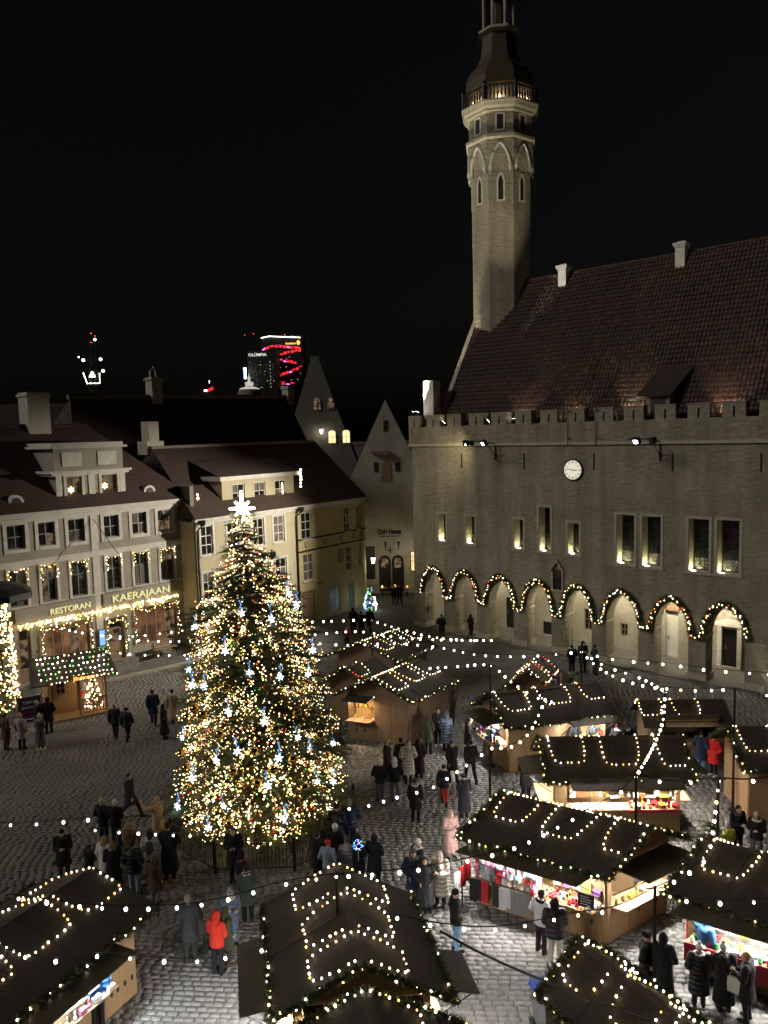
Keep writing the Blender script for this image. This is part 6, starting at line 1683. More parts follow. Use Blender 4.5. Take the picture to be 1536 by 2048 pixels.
def coat_mesh(pose, kind):
    key = ('c', pose, kind)
    if key in _pc: return _pc[key]
    J = joints(pose); mb = MB(); g = {'jacket': 0.0, 'coat': 0.008, 'long': 0.010, 'puffer': 0.030, 'longpuffer': 0.026}[kind]
    ch, pe = J['chest'], J['pel']
    for s in (-1, 1):
        chain(mb, [pe + Vector((s * 0.06, 0, -0.05)), pe.lerp(ch, 0.5) + Vector((s * 0.055, 0, 0)), ch + Vector((s * 0.065, 0, 0.02)), J['neck'] + Vector((s * 0.03, 0, -0.03))], [0.135 + g, 0.125 + g, 0.138 + g, 0.078 + g * 0.5])
    chain(mb, [pe, pe.lerp(ch, 0.5), ch + Vector((0, 0, 0.02)), J['neck'] + Vector((0, 0, -0.05))], [0.162 + g, 0.156 + g, 0.172 + g, 0.10 + g * 0.5])
    for s, k in ((-1, 'L'), (1, 'R')):
        cap(mb, ch + Vector((s * 0.09, 0, 0.07)), J['sho' + k], 0.105 + g * 0.6, 0.088 + g * 0.6)
        chain(mb, [J['sho' + k], J['elb' + k], J['wri' + k]], [0.084 + g, 0.068 + g, 0.052 + g * 0.6])
    mb.lathe([(0.075, J['neck'].z - 0.05), (0.085, J['neck'].z + 0.03)], 12, (J['neck'].x, J['neck'].y))          # collar
    hem = {'jacket': 0.80, 'coat': 0.56, 'long': 0.26, 'puffer': 0.76, 'longpuffer': 0.40}[kind]
    n = 18; rings = []
    for q in range(6):
        z = pe.z + 0.06 + (hem - pe.z - 0.06) * q / 5; f_ = q / 5
        rx = 0.20 + g + 0.045 * f_ * (pe.z - hem) / 0.5; ry = 0.145 + g + 0.06 * f_ * (pe.z - hem) / 0.5
        if pose in ('walk', 'stride'): ry += 0.05 * f_
        rings.append((rx, ry, z))
    vs_ = [(rx * math.cos(2 * math.pi * j / n), ry * math.sin(2 * math.pi * j / n) * (1 + 0.05 * math.sin(j * 3.0) * (i / 5)), z) for i, (rx, ry, z) in enumerate(rings) for j in range(n)]
    fs = [(i * n + j, (i + 1) * n + j, (i + 1) * n + (j + 1) % n, i * n + (j + 1) % n) for i in range(5) for j in range(n)] + [tuple(range(n)), tuple(5 * n + j for j in range(n - 1, -1, -1))]
    mb.add(vs_, fs)
    me = fuse(mb, 0.021, 3); me.materials.append(MT['puffer' if 'puffer' in kind else 'cloth']); _pc[key] = me
    return me
def trouser_mesh(pose):
    key = ('t', pose)
    if key in _pc: return _pc[key]
    J = joints(pose); mb = MB()
    cap(mb, J['pel'] + Vector((-0.05, 0, 0)), J['pel'] + Vector((0.05, 0, 0)), 0.135, 0.135)
    for k in 'LR': chain(mb, [J['hip' + k], J['knee' + k], J['ank' + k] + Vector((0, 0, 0.02))], [0.108, 0.080, 0.066])
    me = fuse(mb, 0.021, 2); me.materials.append(MT['cloth']); _pc[key] = me
    return me
def boot_mesh(pose, k):
    key = ('o', pose, k)
    if key in _pc: return _pc[key]
    J = joints(pose); mb = MB(); a = J['ank' + k]
    cap(mb, a + Vector((0, 0.0, 0.09)), a + Vector((0, 0.01, -0.02)), 0.062, 0.056); cap(mb, a + Vector((0, 0.03, -0.04)), J['toe' + k] + Vector((0, 0, 0.012)), 0.052, 0.046)
    me = fuse(mb, 0.02, 1); me.materials.append(MT['cloth']); _pc[key] = me
    return me
def head_mesh(pose, kind):
    key = ('h', pose, kind)
    if key in _pc: return _pc[key]
    J = joints(pose); h = J['head']; mb = MB()
    if kind in ('short', 'long'):
        mb.ell(h + Vector((0, 0.022, 0.030)), 0.087, 0.098, 0.105, 14, 10)
        if kind == 'long':
            chain(mb, [h + Vector((0, 0.07, 0.02)), h + Vector((0, 0.095, -0.10)), h + Vector((0, 0.11, -0.24))], [0.075, 0.085, 0.055])
            for s in (-1, 1): chain(mb, [h + Vector((s * 0.06, 0.03, 0.02)), h + Vector((s * 0.085, 0.03, -0.12)), h + Vector((s * 0.085, 0.03, -0.2))], [0.04, 0.04, 0.025])
    elif kind in ('beanie', 'pompom', 'beret'):
        mb.ell(h + Vector((0, 0.016, 0.052)), 0.092, 0.106, 0.095 if kind != 'beret' else 0.06, 14, 10)
        mb.lathe([(0.088, h.z + 0.02), (0.099, h.z + 0.035), (0.097, h.z + 0.075), (0.085, h.z + 0.085)], 14, (h.x, h.y + 0.012))
        if kind == 'pompom': mb.ell(h + Vector((0, 0.02, 0.165)), 0.045, 0.045, 0.045, 10, 8)
        if kind == 'beret': mb.ell(h + Vector((0.03, 0.02, 0.085)), 0.135, 0.14, 0.05, 14, 8)
    elif kind == 'hood':
        mb.ell(h + Vector((0, 0.035, 0.018)), 0.115, 0.118, 0.145, 14, 10); chain(mb, [h + Vector((0, 0.05, -0.08)), h + Vector((0, 0.05, -0.16))], [0.10, 0.12])
    elif kind == 'fur':
        R_ = []
        for q in range(13):
            an = math.pi * (0.0 + q / 12 * 2); R_.append(Vector((0.125 * math.cos(an), 0.02 + 0.09 * math.sin(an), -0.145)) + h)
        chain(mb, R_, [0.042] * 13, 8)
    elif kind == 'capb':
        mb.ell(h + Vector((0, 0.012, 0.05)), 0.088, 0.103, 0.075, 14, 8); mb.ell(h + Vector((0, -0.10, 0.045)), 0.06, 0.065, 0.012, 12, 6)
    me = fuse(mb, 0.014, 1); me.materials.append(MT['cloth']); _pc[key] = me
    return me
BLK, NAVY, GREY, LGREY, DGREY = (0.012, 0.012, 0.014), (0.015, 0.022, 0.05), (0.10, 0.10, 0.105), (0.36, 0.36, 0.36), (0.035, 0.036, 0.04)
BEIGE, CREAM, OLIVE, RED, BLUE, BROWN, WHITE, JEANS, PINK, SLATE, YEL = (0.40, 0.31, 0.19), (0.52, 0.48, 0.40), (0.055, 0.06, 0.035), (0.55, 0.03, 0.025), (0.03, 0.10, 0.32), (0.09, 0.055, 0.035), (0.6, 0.6, 0.58), (0.10, 0.17, 0.30), (0.40, 0.24, 0.22), (0.11, 0.14, 0.20), (0.55, 0.55, 0.05)
HB, HBL, HG = (0.03, 0.018, 0.01), (0.35, 0.24, 0.11), (0.35, 0.34, 0.33)
HEADNAME = {'short': 'hair', 'long': 'hair', 'beanie': 'knitted_hat', 'pompom': 'bobble_hat', 'beret': 'beret', 'hood': 'hood', 'fur': 'fur_collar', 'capb': 'cap'}
def person(px, py, face, label, coat='jacket', cc=BLK, tc=BLK, head='short', hc=HB, pose='stand', h=1.72, bc=BLK, extra=None, z=0.0, fur=None):
    """face: degrees, 0 looks towards the camera side, 180 away from it; px,py where the feet stand"""
    p = at(px, py, z)
    b = link('person', body_mesh(pose), None, (p[0], p[1], z), R(face)); tag(b, label, 'person', 'people at the market')
    s = h / 1.72; b.scale = (s, s, s)
    def put(nm, me, c):
        o = link(nm, me, b); o.color = (*c, 1); return o
    put('coat' if coat in ('coat', 'long') else 'jacket', coat_mesh(pose, coat), cc); put('trousers', trouser_mesh(pose), tc)
    put('boot', boot_mesh(pose, 'L'), bc); put('boot', boot_mesh(pose, 'R'), bc)
    if head in ('hood',): put('hair', head_mesh(pose, 'short'), HB)
    if head != 'hood' or True: put(HEADNAME[head], head_mesh(pose, head), hc)
    if head in ('beanie', 'pompom', 'beret', 'capb') and fur is None and coat in ('long', 'coat', 'longpuffer'): put('scarf', head_mesh(pose, 'fur'), tuple(min(1, x * 0.8 + 0.02) for x in hc))
    if fur: put('fur_collar', head_mesh(pose, 'fur'), fur)
    if extra == 'pack':
        put('backpack', _pack, DGREY)
    if extra == 'phone':
        J = joints(pose); q = (J['wriL'] + J['wriR']) / 2 + Vector((0, -0.09, 0.03))
        t = thing('phone', 'phone of ' + label, 'phone', b.matrix_world @ q if False else Vector((p[0], p[1], z)) + Matrix.Rotation(R(face), 3, 'Z') @ (q * s), R(face), 'phones in hands')
        mb = MB(); mb.cbox((0, 0, 0.02), 0.075, 0.012, 0.15, Matrix.Rotation(R(-35), 3, 'X')); mb.build('case', MT['black'], t)
    if extra == 'bag':
        J = joints(pose); q = J['wriR'] + Vector((0.0, -0.02, -0.1))
        t = thing('carrier_bag', 'pale bag of the ' + label, 'bag', Vector((p[0], p[1], z)) + Matrix.Rotation(R(face), 3, 'Z') @ (q * s), R(face))
        mb = MB(); mb.hexa([(-0.07, -0.16, -0.40), (0.07, -0.16, -0.40), (0.07, 0.16, -0.40), (-0.07, 0.16, -0.40), (-0.04, -0.17, -0.05), (0.04, -0.17, -0.05), (0.04, 0.17, -0.05), (-0.04, 0.17, -0.05)]); mb.tube([(0, -0.1, -0.06), (0, -0.05, 0.06), (0, 0.05, 0.06), (0, 0.1, -0.06)], 0.008, 4)
        mb.build('sack', MT['white'], t)
    return b
def _mkpack():
    mb = MB(); mb.ell((0, 0.20, 1.22), 0.14, 0.10, 0.23, 12, 8); mb.ell((0, 0.27, 1.14), 0.10, 0.06, 0.12, 10, 6)
    me = fuse(mb, 0.02, 1); me.materials.append(MT['cloth']); return me
_pack = _mkpack()
P_ = person
# left of the tree
P_(308, 1450, 190, 'person in a long navy coat walking away beside a beige clad companion', 'coat', NAVY, BLK, 'short', HB, 'walk', 1.78)
P_(347, 1447, 170, 'person in a knee length beige coat with dark hair walking beside the navy coat', 'long', BEIGE, BLK, 'short', HB, 'walk', 1.74)
P_(330, 1478, 100, 'short person in a long black hooded coat standing just left of the tree', 'long', BLK, BLK, 'hood', BLK, 'pocket', 1.66)
P_(232, 1478, 185, 'grey haired person in a dark jacket walking away, arm in arm near the cabin', 'jacket', DGREY, BLK, 'short', HG, 'walk', 1.72)
P_(256, 1483, 170, 'person in a puffy dark jacket walking away beside the grey haired person', 'puffer', BLK, BLK, 'beanie', BLK, 'walk', 1.62)
P_(262, 1636, 78, 'dark clad person striding alone across the empty paving', 'coat', DGREY, DGREY, 'short', HB, 'stride', 1.72)
P_(14, 1500, 150, 'person in a brown coat under the lit column at the picture edge', 'coat', BROWN, BROWN, 'short', HB, 'pocket', 1.7)
P_(45, 1499, 175, 'person in a pale grey coat and black trousers beside the lit column', 'coat', LGREY, BLK, 'pompom', LGREY, 'stand', 1.68)
P_(82, 1500, 165, 'person in a long grey green coat, pale hat and white shoes', 'long', (0.09, 0.095, 0.08), DGREY, 'pompom', WHITE, 'phone', 1.68, WHITE)
P_(99, 1466, 200, 'person in black standing before the navy market sign', 'coat', BLK, BLK, 'hood', BLK, 'pocket', 1.76)
P_(78, 1468, 120, 'person in black with a pale bobble hat reading the navy market sign', 'jacket', BLK, DGREY, 'pompom', LGREY, 'pocket', 1.62)
P_(318, 1690, 245, 'person in a long tan coat holding up a phone towards the tree', 'long', (0.42, 0.28, 0.15), BLK, 'hood', (0.42, 0.28, 0.15), 'raise', 1.74)
P_(209, 1690, 160, 'person in black with a cream bobble hat, back to the tree crowd', 'jacket', BLK, DGREY, 'pompom', CREAM, 'pocket', 1.68)
P_(234, 1694, 175, 'person in black with a white beanie next to the cream bobble hat', 'jacket', BLK, DGREY, 'beanie', WHITE, 'phone', 1.7)
P_(130, 1762, 20, 'person in a black coat and dark cap looking down at both hands', 'coat', BLK, DGREY, 'capb', BLK, 'phone', 1.76)
P_(181, 1768, 150, 'short dark clad child standing alone beside the fur hooded coat', 'coat', BLK, BLK, 'beanie', BLK, 'phone', 1.28)
P_(214, 1772, 165, 'person in a white jacket half hidden behind the black fur hooded coat', 'coat', WHITE, DGREY, 'long', HBL, 'stand', 1.66)
P_(230, 1786, 200, 'person in a long black coat with a cream fur hood', 'long', BLK, BLK, 'long', (0.2, 0.13, 0.07), 'phone', 1.70, fur=CREAM)
P_(271, 1792, 175, 'person in a black puffer and light blue jeans left of the tree', 'puffer', BLK, (0.20, 0.25, 0.31), 'short', HB, 'pocket', 1.78)
P_(262, 1742, 120, 'person with long fair hair in a brown coat within the left crowd', 'coat', BROWN, BLK, 'long', (0.30, 0.19, 0.09), 'phone', 1.68)
P_(306, 1762, 180, 'person in a pale hooded puffer with a dark backpack', 'puffer', (0.30, 0.30, 0.29), BLK, 'long', HB, 'stand', 1.72, extra='pack', fur=WHITE)
P_(341, 1757, 190, 'tall person in a long black coat close to the tree railing', 'long', BLK, BLK, 'short', HB, 'pocket', 1.88)
P_(312, 1808, 175, 'short person in a brown hooded coat at the back of the left crowd', 'coat', BROWN, (0.16, 0.15, 0.14), 'hood', BROWN, 'stand', 1.50)
P_(382, 1920, 195, 'heavy person in a charcoal jacket and trousers with white shoe soles', 'coat', (0.045, 0.047, 0.05), (0.04, 0.042, 0.045), 'short', HG, 'pocket', 1.86, (0.05, 0.05, 0.05))
P_(437, 1948, 160, 'person in a bright red hooded jacket and black trousers', 'jacket', (0.60, 0.035, 0.02), BLK, 'hood', (0.60, 0.035, 0.02), 'phone', 1.72)
P_(457, 1930, 120, 'person in an olive green coat close beside the red jacket', 'coat', OLIVE, DGREY, 'hood', OLIVE, 'pocket', 1.62, BROWN)
P_(464, 1892, 40, 'person in a blue puffer with a white scarf and jeans', 'puffer', SLATE, JEANS, 'pompom', (0.2, 0.2, 0.2), 'phone', 1.68, fur=WHITE)
P_(497, 1842, 200, 'person in a green parka with a pale fur trimmed hood', 'coat', (0.05, 0.065, 0.055), BLK, 'short', HB, 'phone', 1.70, fur=WHITE)
P_(488, 1808, 120, 'person in black with a red scarf behind the green parka', 'coat', BLK, BLK, 'hood', BLK, 'pocket', 1.68, fur=RED)
P_(471, 1762, 5, 'person in a long black coat looking at a phone before the tree railing', 'coat', BLK, BLK, 'short', HB, 'phone', 1.80, extra='phone')
# right of the tree
P_(676, 1708, 170, 'person in dark blue right beside the tree, left of a couple', 'coat', NAVY, BLK, 'beanie', BLK, 'pocket', 1.74)
P_(702, 1700, 200, 'person in a dark blue padded jacket right beside the tree', 'puffer', NAVY, BLK, 'short', HG, 'pocket', 1.80)
P_(659, 1782, 160, 'person in a grey blue jacket and red beanie', 'jacket', (0.20, 0.24, 0.29), BLK, 'beanie', RED, 'pocket', 1.64)
P_(637, 1768, 150, 'person in black leaning towards the red beanie', 'coat', BLK, BLK, 'short', HB, 'phone', 1.72)
P_(673, 1750, 175, 'person in a black jacket with a white hat behind the red beanie', 'jacket', BLK, DGREY, 'beanie', WHITE, 'pocket', 1.70)
P_(697, 1775, 190, 'person in a grey padded coat beside the glowing ball', 'longpuffer', (0.26, 0.25, 0.24), BLK, 'pompom', GREY, 'phone', 1.62)
P_(718, 1775, 150, 'person in black holding up a glowing balloon', 'coat', BLK, BLK, 'hood', BLK, 'raise', 1.70)
P_(751, 1775, 160, 'person in plain black with a hood, right of the glowing balloon', 'coat', BLK, BLK, 'hood', BLK, 'phone', 1.72)
P_(829, 1812, 10, 'person in a dark blue coat and grey beanie facing the camera', 'coat', NAVY, BLK, 'beanie', GREY, 'pocket', 1.78)
P_(838, 1786, 120, 'person with a white hat half hidden behind the grey beanie', 'coat', BLK, BLK, 'beanie', WHITE, 'pocket', 1.72)
P_(852, 1822, 0, 'person in a long dark coat with a red bag strap beside the cream coat', 'long', DGREY, BLK, 'long', HB, 'pocket', 1.66)
P_(881, 1812, 340, 'person in a long cream hooded coat and black boots', 'longpuffer', CREAM, BLK, 'hood', CREAM, 'phone', 1.70)
P_(913, 1902, 100, 'person in a black jacket, black beanie and light blue jeans', 'jacket', BLK, (0.22, 0.36, 0.55), 'beanie', BLK, 'pocket', 1.76)
P_(902, 1716, 20, 'person in a pink hooded coat standing left of the knitwear stall', 'long', PINK, PINK, 'hood', PINK, 'phone', 1.66)
P_(929, 1634, 190, 'person in a long dark coat carrying a white bag', 'long', DGREY, DGREY, 'beret', DGREY, 'phone', 1.62, extra='bag')
P_(889, 1612, 170, 'person with bright red trousers and a dark jacket', 'jacket', BLK, (0.32, 0.03, 0.02), 'beanie', BLK, 'walk', 1.60)
P_(905, 1563, 20, 'person in black walking from the toy stall, left one of a pair', 'coat', BLK, BLK, 'short', HB, 'walk', 1.66)
P_(942, 1564, 190, 'person in black walking to the toy stall, right one of a pair', 'jacket', BLK, BLK, 'short', HB, 'stride', 1.74)
P_(832, 1644, 170, 'person in a black coat standing apart below the light string', 'coat', BLK, BLK, 'short', HB, 'stand', 1.64, fur=LGREY)
P_(761, 1604, 160, 'person in a black jacket with a white bobble hat and grey trousers', 'jacket', BLK, (0.10, 0.11, 0.12), 'pompom', WHITE, 'pocket', 1.66)
P_(791, 1602, 180, 'person in black with a white hood and grey trousers', 'jacket', BLK, (0.13, 0.14, 0.15), 'hood', WHITE, 'pocket', 1.70)
P_(776, 1562, 100, 'person in dark grey behind the white bobble hat', 'coat', DGREY, DGREY, 'short', HG, 'pocket', 1.70)
P_(803, 1560, 200, 'person in a dark coat left of the pale hooded coat', 'coat', DGREY, BLK, 'short', HB, 'pocket', 1.76)
P_(817, 1566, 185, 'person in a pale beige hooded coat seen from behind', 'longpuffer', (0.36, 0.33, 0.28), BLK, 'hood', (0.36, 0.33, 0.28), 'pocket', 1.76)
P_(838, 1556, 190, 'person in a long black coat right of the pale hooded coat', 'long', BLK, BLK, 'long', HB, 'stand', 1.68)
P_(857, 1508, 160, 'person in an olive coat outside the glowing window stall', 'coat', OLIVE, BLK, 'hood', OLIVE, 'phone', 1.70)
P_(877, 1492, 10, 'person in dark clothes with white trainers between two padded coats', 'jacket', DGREY, BLK, 'short', HB, 'phone', 1.78, WHITE)
P_(893, 1502, 190, 'person in a grey blue padded hooded coat', 'longpuffer', SLATE, BLK, 'hood', SLATE, 'phone', 1.70)
P_(937, 1512, 100, 'person in black at the bright toy filled end of the stall', 'coat', BLK, BLK, 'short', HB, 'reach', 1.70)
# by the arcade and down the street
P_(1144, 1348, 190, 'left one of three people talking before the fifth arch', 'jacket', BLK, BLK, 'short', HB, 'pocket', 1.70, WHITE)
P_(1166, 1345, 10, 'middle one of three people talking before the fifth arch', 'coat', DGREY, BLK, 'hood', BLK, 'phone', 1.84)
P_(1190, 1349, 100, 'right one of three people talking before the fifth arch', 'coat', DGREY, DGREY, 'short', HB, 'pocket', 1.72)
P_(789, 1211, 180, 'left one of a couple walking down the side street', 'jacket', BLK, DGREY, 'short', HB, 'walk', 1.70)
P_(800, 1210, 190, 'right one of a couple walking down the side street', 'jacket', BLK, BLK, 'short', HB, 'walk', 1.78)
P_(707, 1268, 200, 'tall person in black beside the small blue lit tree, left of three', 'coat', BLK, BLK, 'hood', BLK, 'pocket', 1.84)
P_(723, 1270, 180, 'person in dark clothes beside the small blue lit tree, middle of three', 'coat', BLK, BLK, 'short', HB, 'pocket', 1.70)
P_(741, 1266, 150, 'person in dark clothes beside the small blue lit tree, right of three', 'coat', BLK, BLK, 'short', HB, 'walk', 1.78)
P_(694, 1296, 170, 'small person in a dull red jacket behind the farthest stall', 'jacket', (0.30, 0.05, 0.03), BLK, 'beanie', BLK, 'pocket', 1.5)
P_(884, 1278, 160, 'person in black standing before the first pillar', 'coat', BLK, BLK, 'short', HB, 'pocket', 1.70)
P_(942, 1272, 130, 'person in black sitting low by the second pillar', 'coat', BLK, BLK, 'hood', BLK, 'pocket', 1.5)
P_(806, 1318, 180, 'person in dark clothes behind the stall roofs near the light string', 'coat', BLK, BLK, 'hood', BLK, 'pocket', 1.78)
for q_, (px_, py_, fc_, lb_) in enumerate(((285, 1303, 200, 'person in dark clothes on the restaurant terrace below the wide window'), (338, 1296, 160, 'person in a dark coat near the end of the restaurant terrace'), (402, 1284, 180, 'person in black on the terrace just behind the left edge of the tree'), (262, 1308, 140, 'person with a red scarf on the restaurant terrace near the door'))):
    P_(px_, py_, fc_, lb_, 'coat', BLK if q_ % 2 else DGREY, BLK, 'short', HB, 'pocket', 1.72, z=0.42, fur=RED if q_ == 3 else None)
# right side
P_(1402, 1545, 130, 'person in a navy coat and jeans facing the red coat', 'coat', NAVY, JEANS, 'short', HB, 'pocket', 1.74, LGREY)
P_(1427, 1552, 300, 'person in a bright red coat and white boots at the nativity hut', 'coat', (0.55, 0.02, 0.02), BLK, 'short', (0.5, 0.4, 0.25), 'pocket', 1.72, WHITE)
P_(1474, 1712, 10, 'person in a black jacket behind a child in yellow', 'jacket', BLK, BLK, 'short', HB, 'phone', 1.74, fur=GREY)
P_(1458, 1722, 200, 'child in a bright yellow jacket and pink hat', 'puffer', YEL, BLK, 'pompom', (0.5, 0.2, 0.25), 'reach', 1.20)
P_(1512, 1724, 330, 'person in black with a pale knitted hat eating at a table', 'jacket', BLK, GREY, 'beanie', CREAM, 'phone', 1.70, fur=WHITE)
P_(1083, 1905, 130, 'person in a white grey jacket and black trousers at the knitwear stall', 'jacket', (0.50, 0.50, 0.52), BLK, 'short', HB, 'pocket', 1.76, fur=BLK)
P_(1110, 1930, 170, 'person in a big black jacket and beige trousers at the knitwear stall', 'puffer', BLK, (0.45, 0.40, 0.32), 'hood', BLK, 'phone', 1.82, WHITE)
P_(1292, 1992, 60, 'person in a black beret with fair hair behind the pole', 'coat', BLK, BLK, 'beret', BLK, 'pocket', 1.66)
P_(1326, 2000, 150, 'person in a long black hooded coat right of the black beret', 'long', BLK, BLK, 'hood', BLK, 'pocket', 1.72)
P_(1408, 1962, 130, 'person in a bright blue hooded jacket at the red cloth counter', 'jacket', (0.04, 0.12, 0.26), JEANS, 'hood', (0.04, 0.12, 0.26), 'reach', 1.76)
P_(1397, 2012, 170, 'person in a long black padded coat and white bobble hat', 'longpuffer', BLK, BLK, 'pompom', WHITE, 'pocket', 1.60)
P_(1447, 2022, 175, 'person in a long black coat with a pale pink scarf', 'long', BLK, BLK, 'pompom', WHITE, 'reach', 1.70, fur=(0.45, 0.36, 0.34))
P_(1493, 2042, 230, 'fair haired person in a black jacket with a shoulder bag', 'coat', BLK, BLK, 'short', HBL, 'phone', 1.72, extra='bag')
P_(196, 2062, 200, 'person in a royal blue padded jacket at the near corner stall', 'puffer', (0.03, 0.12, 0.40), BLK, 'hood', (0.03, 0.12, 0.40), 'reach', 1.76)
P_(1052, 1600, 150, 'person in black beside the open end of the trinket stall', 'coat', BLK, BLK, 'short', HB, 'phone', 1.74)
P_(1080, 1596, 200, 'person in grey just left of the trinket stall counter', 'jacket', DGREY, GREY, 'beanie', GREY, 'pocket', 1.70)
P_(1148, 1520, 200, 'customer in black whose head shows above the trinket stall roof', 'jacket', BLK, BLK, 'beanie', BLK, 'pocket', 1.72)
P_(1186, 1520, 190, 'customer in a red hat behind the trinket stall roof', 'jacket', DGREY, BLK, 'beanie', RED, 'pocket', 1.70)
P_(1236, 1528, 150, 'left one of two customers behind the trinket stall roof', 'jacket', BLK, BLK, 'short', HB, 'pocket', 1.76, fur=WHITE)
P_(1254, 1528, 210, 'right one of two customers behind the trinket stall roof', 'jacket', BLK, BLK, 'short', HB, 'pocket', 1.76, fur=WHITE)
bpy.data.scenes.remove(_tmp)
t = thing('glow_balloon', 'clear balloon filled with blue and white lights, held up in the crowd', 'balloon', (*at(716, 1690, 1.75)[:2], 1.75))
MB().tube([(0, 0, -0.5), (0, 0, -0.16)], 0.008, 4).build('stick', MT['white'], t)
gb = []
for k in range(60):
    a = k * 2.399; zz = 1 - 2 * (k + 0.5) / 60; rr = math.sqrt(1 - zz * zz)
    gb.append((0.15 * rr * math.cos(a), 0.15 * rr * math.sin(a), 0.15 * zz))
bulbs(t, gb[::2], 0.016, [('blue', 4), ('cool', 1.5), ('icy', 3), ('pink', 0.6), ('green', 0.5)])
# ------------------------------------------------------------------ goods on the stalls
GM = {}
def gmesh(kind):
    if kind in GM: return GM[kind]
    mb = MB()
    if kind == 'hat': mb.lathe([(0.075, 0), (0.095, 0.02), (0.095, 0.06), (0.085, 0.07), (0.078, 0.12), (0.04, 0.165), (0.01, 0.17)], 10); mb.ell((0, 0, 0.19), 0.035, 0.035, 0.035, 6, 5)
    elif kind == 'mitten': mb.ell((0, 0, 0.10), 0.05, 0.025, 0.11, 8, 6); mb.ell((0.05, 0, 0.10), 0.018, 0.016, 0.045, 6, 5); mb.box(-0.04, 0.04, -0.02, 0.02, -0.02, 0.03)
    elif kind == 'scarf':
        for k in range(4): mb.box(-0.10 + k * 0.052, -0.055 + k * 0.052, -0.02 - 0.008 * (k % 2), 0.02, -0.62 + 0.02 * (k % 2), 0.0)
        mb.tube([(-0.12, 0, 0.0), (0.12, 0, 0.0)], 0.015, 5)
    elif kind == 'sock': mb.box(-0.035, 0.035, -0.02, 0.02, 0, 0.22); mb.box(-0.035, 0.10, -0.022, 0.022, -0.05, 0.02)
    elif kind == 'box': mb.box(-0.09, 0.09, -0.06, 0.06, 0, 0.10); mb.box(-0.095, 0.095, -0.065, 0.065, 0.10, 0.125)
    elif kind == 'jar': mb.lathe([(0.045, 0), (0.05, 0.02), (0.05, 0.10), (0.035, 0.115), (0.038, 0.12), (0.038, 0.145)], 8)
    elif kind == 'doll': mb.lathe([(0.05, 0), (0.055, 0.05), (0.03, 0.11), (0.02, 0.12)], 8); mb.ell((0, 0, 0.155), 0.035, 0.035, 0.04, 8, 6); mb.lathe([(0.04, 0.17), (0.005, 0.25)], 8)
    elif kind == 'tray': mb.box(-0.16, 0.16, -0.11, 0.11, 0, 0.02); [mb.ell((-0.11 + 0.073 * i, -0.06 + 0.06 * j, 0.03), 0.024, 0.022, 0.018, 6, 4) for i in range(4) for j in range(3)]
    elif kind == 'card': mb.box(-0.11, 0.11, -0.008, 0.008, 0, 0.30); mb.box(-0.08, 0.08, -0.014, -0.008, 0.16, 0.26); mb.box(-0.08, 0.08, -0.014, -0.008, 0.06, 0.08)
    elif kind == 'basket': mb.lathe([(0.09, 0), (0.12, 0.09), (0.125, 0.10), (0.10, 0.095)], 10); [mb.ell((0.06 * math.cos(k), 0.06 * math.sin(k), 0.11), 0.04, 0.04, 0.035, 6, 4) for k in (0, 1.6, 3.1, 4.7)]
    elif kind == 'bauble': mb.ell((0, 0, 0), 0.06, 0.06, 0.06, 8, 6); mb.lathe([(0.015, 0.055), (0.012, 0.08)], 6)
    GM[kind] = mb.mesh(kind, MT['ware'], kind not in ('box', 'card', 'scarf', 'tray'))
    return GM[kind]
CN = {'white': (0.7, 0.7, 0.7), 'pale blue': (0.38, 0.50, 0.62), 'grey': (0.25, 0.25, 0.26), 'pink': (0.62, 0.20, 0.30), 'red': (0.55, 0.03, 0.04), 'cream': (0.62, 0.55, 0.42), 'black': (0.02, 0.02, 0.02), 'blue': (0.06, 0.12, 0.45), 'green': (0.08, 0.28, 0.08), 'yellow': (0.65, 0.5, 0.08), 'brown': (0.25, 0.13, 0.06), 'orange': (0.6, 0.22, 0.04), 'purple': (0.30, 0.10, 0.40)}
KN = {'hat': ('knitted_hat', 'knitted bobble hat', 'hat'), 'mitten': ('mitten', 'knitted mitten', 'mitten'), 'scarf': ('scarf', 'knitted scarf', 'scarf'), 'sock': ('sock', 'woollen sock', 'sock'), 'box': ('gift_box', 'gift box', 'box'), 'jar': ('jar', 'glass jar', 'jar'), 'doll': ('figurine', 'small figurine', 'figurine'), 'tray': ('tray', 'tray of small trinkets', 'tray'), 'card': ('card_sheet', 'sheet of printed cards', 'card'), 'basket': ('basket', 'basket of sweets', 'basket'), 'bauble': ('ornament', 'round ornament', 'ornament')}
def good(kind, col, p, rz, where, grp, sc=1.0):
    nm, lb, cat = KN[kind]
    o = link(nm, gmesh(kind), None, p, rz); o.color = (*CN[col], 1); o.scale = (sc, sc, sc)
    tag(o, '%s %s %s' % (col, lb, where), cat, grp)
def fillside(key, side, s0, s1, kinds, cols, where, grp, z=1.02, out=(-0.02,), step=0.24, sc=1.0, jit=0.02):
    S = STALLS[key]; f, n, ln, d = S['ed'][side]; rz = math.atan2(d.y, d.x)
    k = int((s1 - s0) * ln / step)
    for o_ in out:
        for i in range(k):
            p = S['O'] + f(s0 + (s1 - s0) * (i + 0.5) / k) + n * (o_ + random.uniform(-jit, jit)) + Vector((0, 0, z))
            good(random.choice(kinds), random.choice(cols), p, rz + random.uniform(-0.2, 0.2), where, grp, sc * random.uniform(0.9, 1.12))
def board(key, side, s0, s1, o_, z0, z1, mat, nm='display_board'):
    S = STALLS[key]; f, n, ln, d = S['ed'][side]
    A, B = f(s0) + n * o_, f(s1) + n * o_
    if (B - A).cross(Vector((0, 0, 1))).dot(n) < 0: A, B = B, A
    return MB().plate([A + Vector((0, 0, z0)), B + Vector((0, 0, z0)), B + Vector((0, 0, z1)), A + Vector((0, 0, z1))], 0.02).build(nm, mat, S['t'])
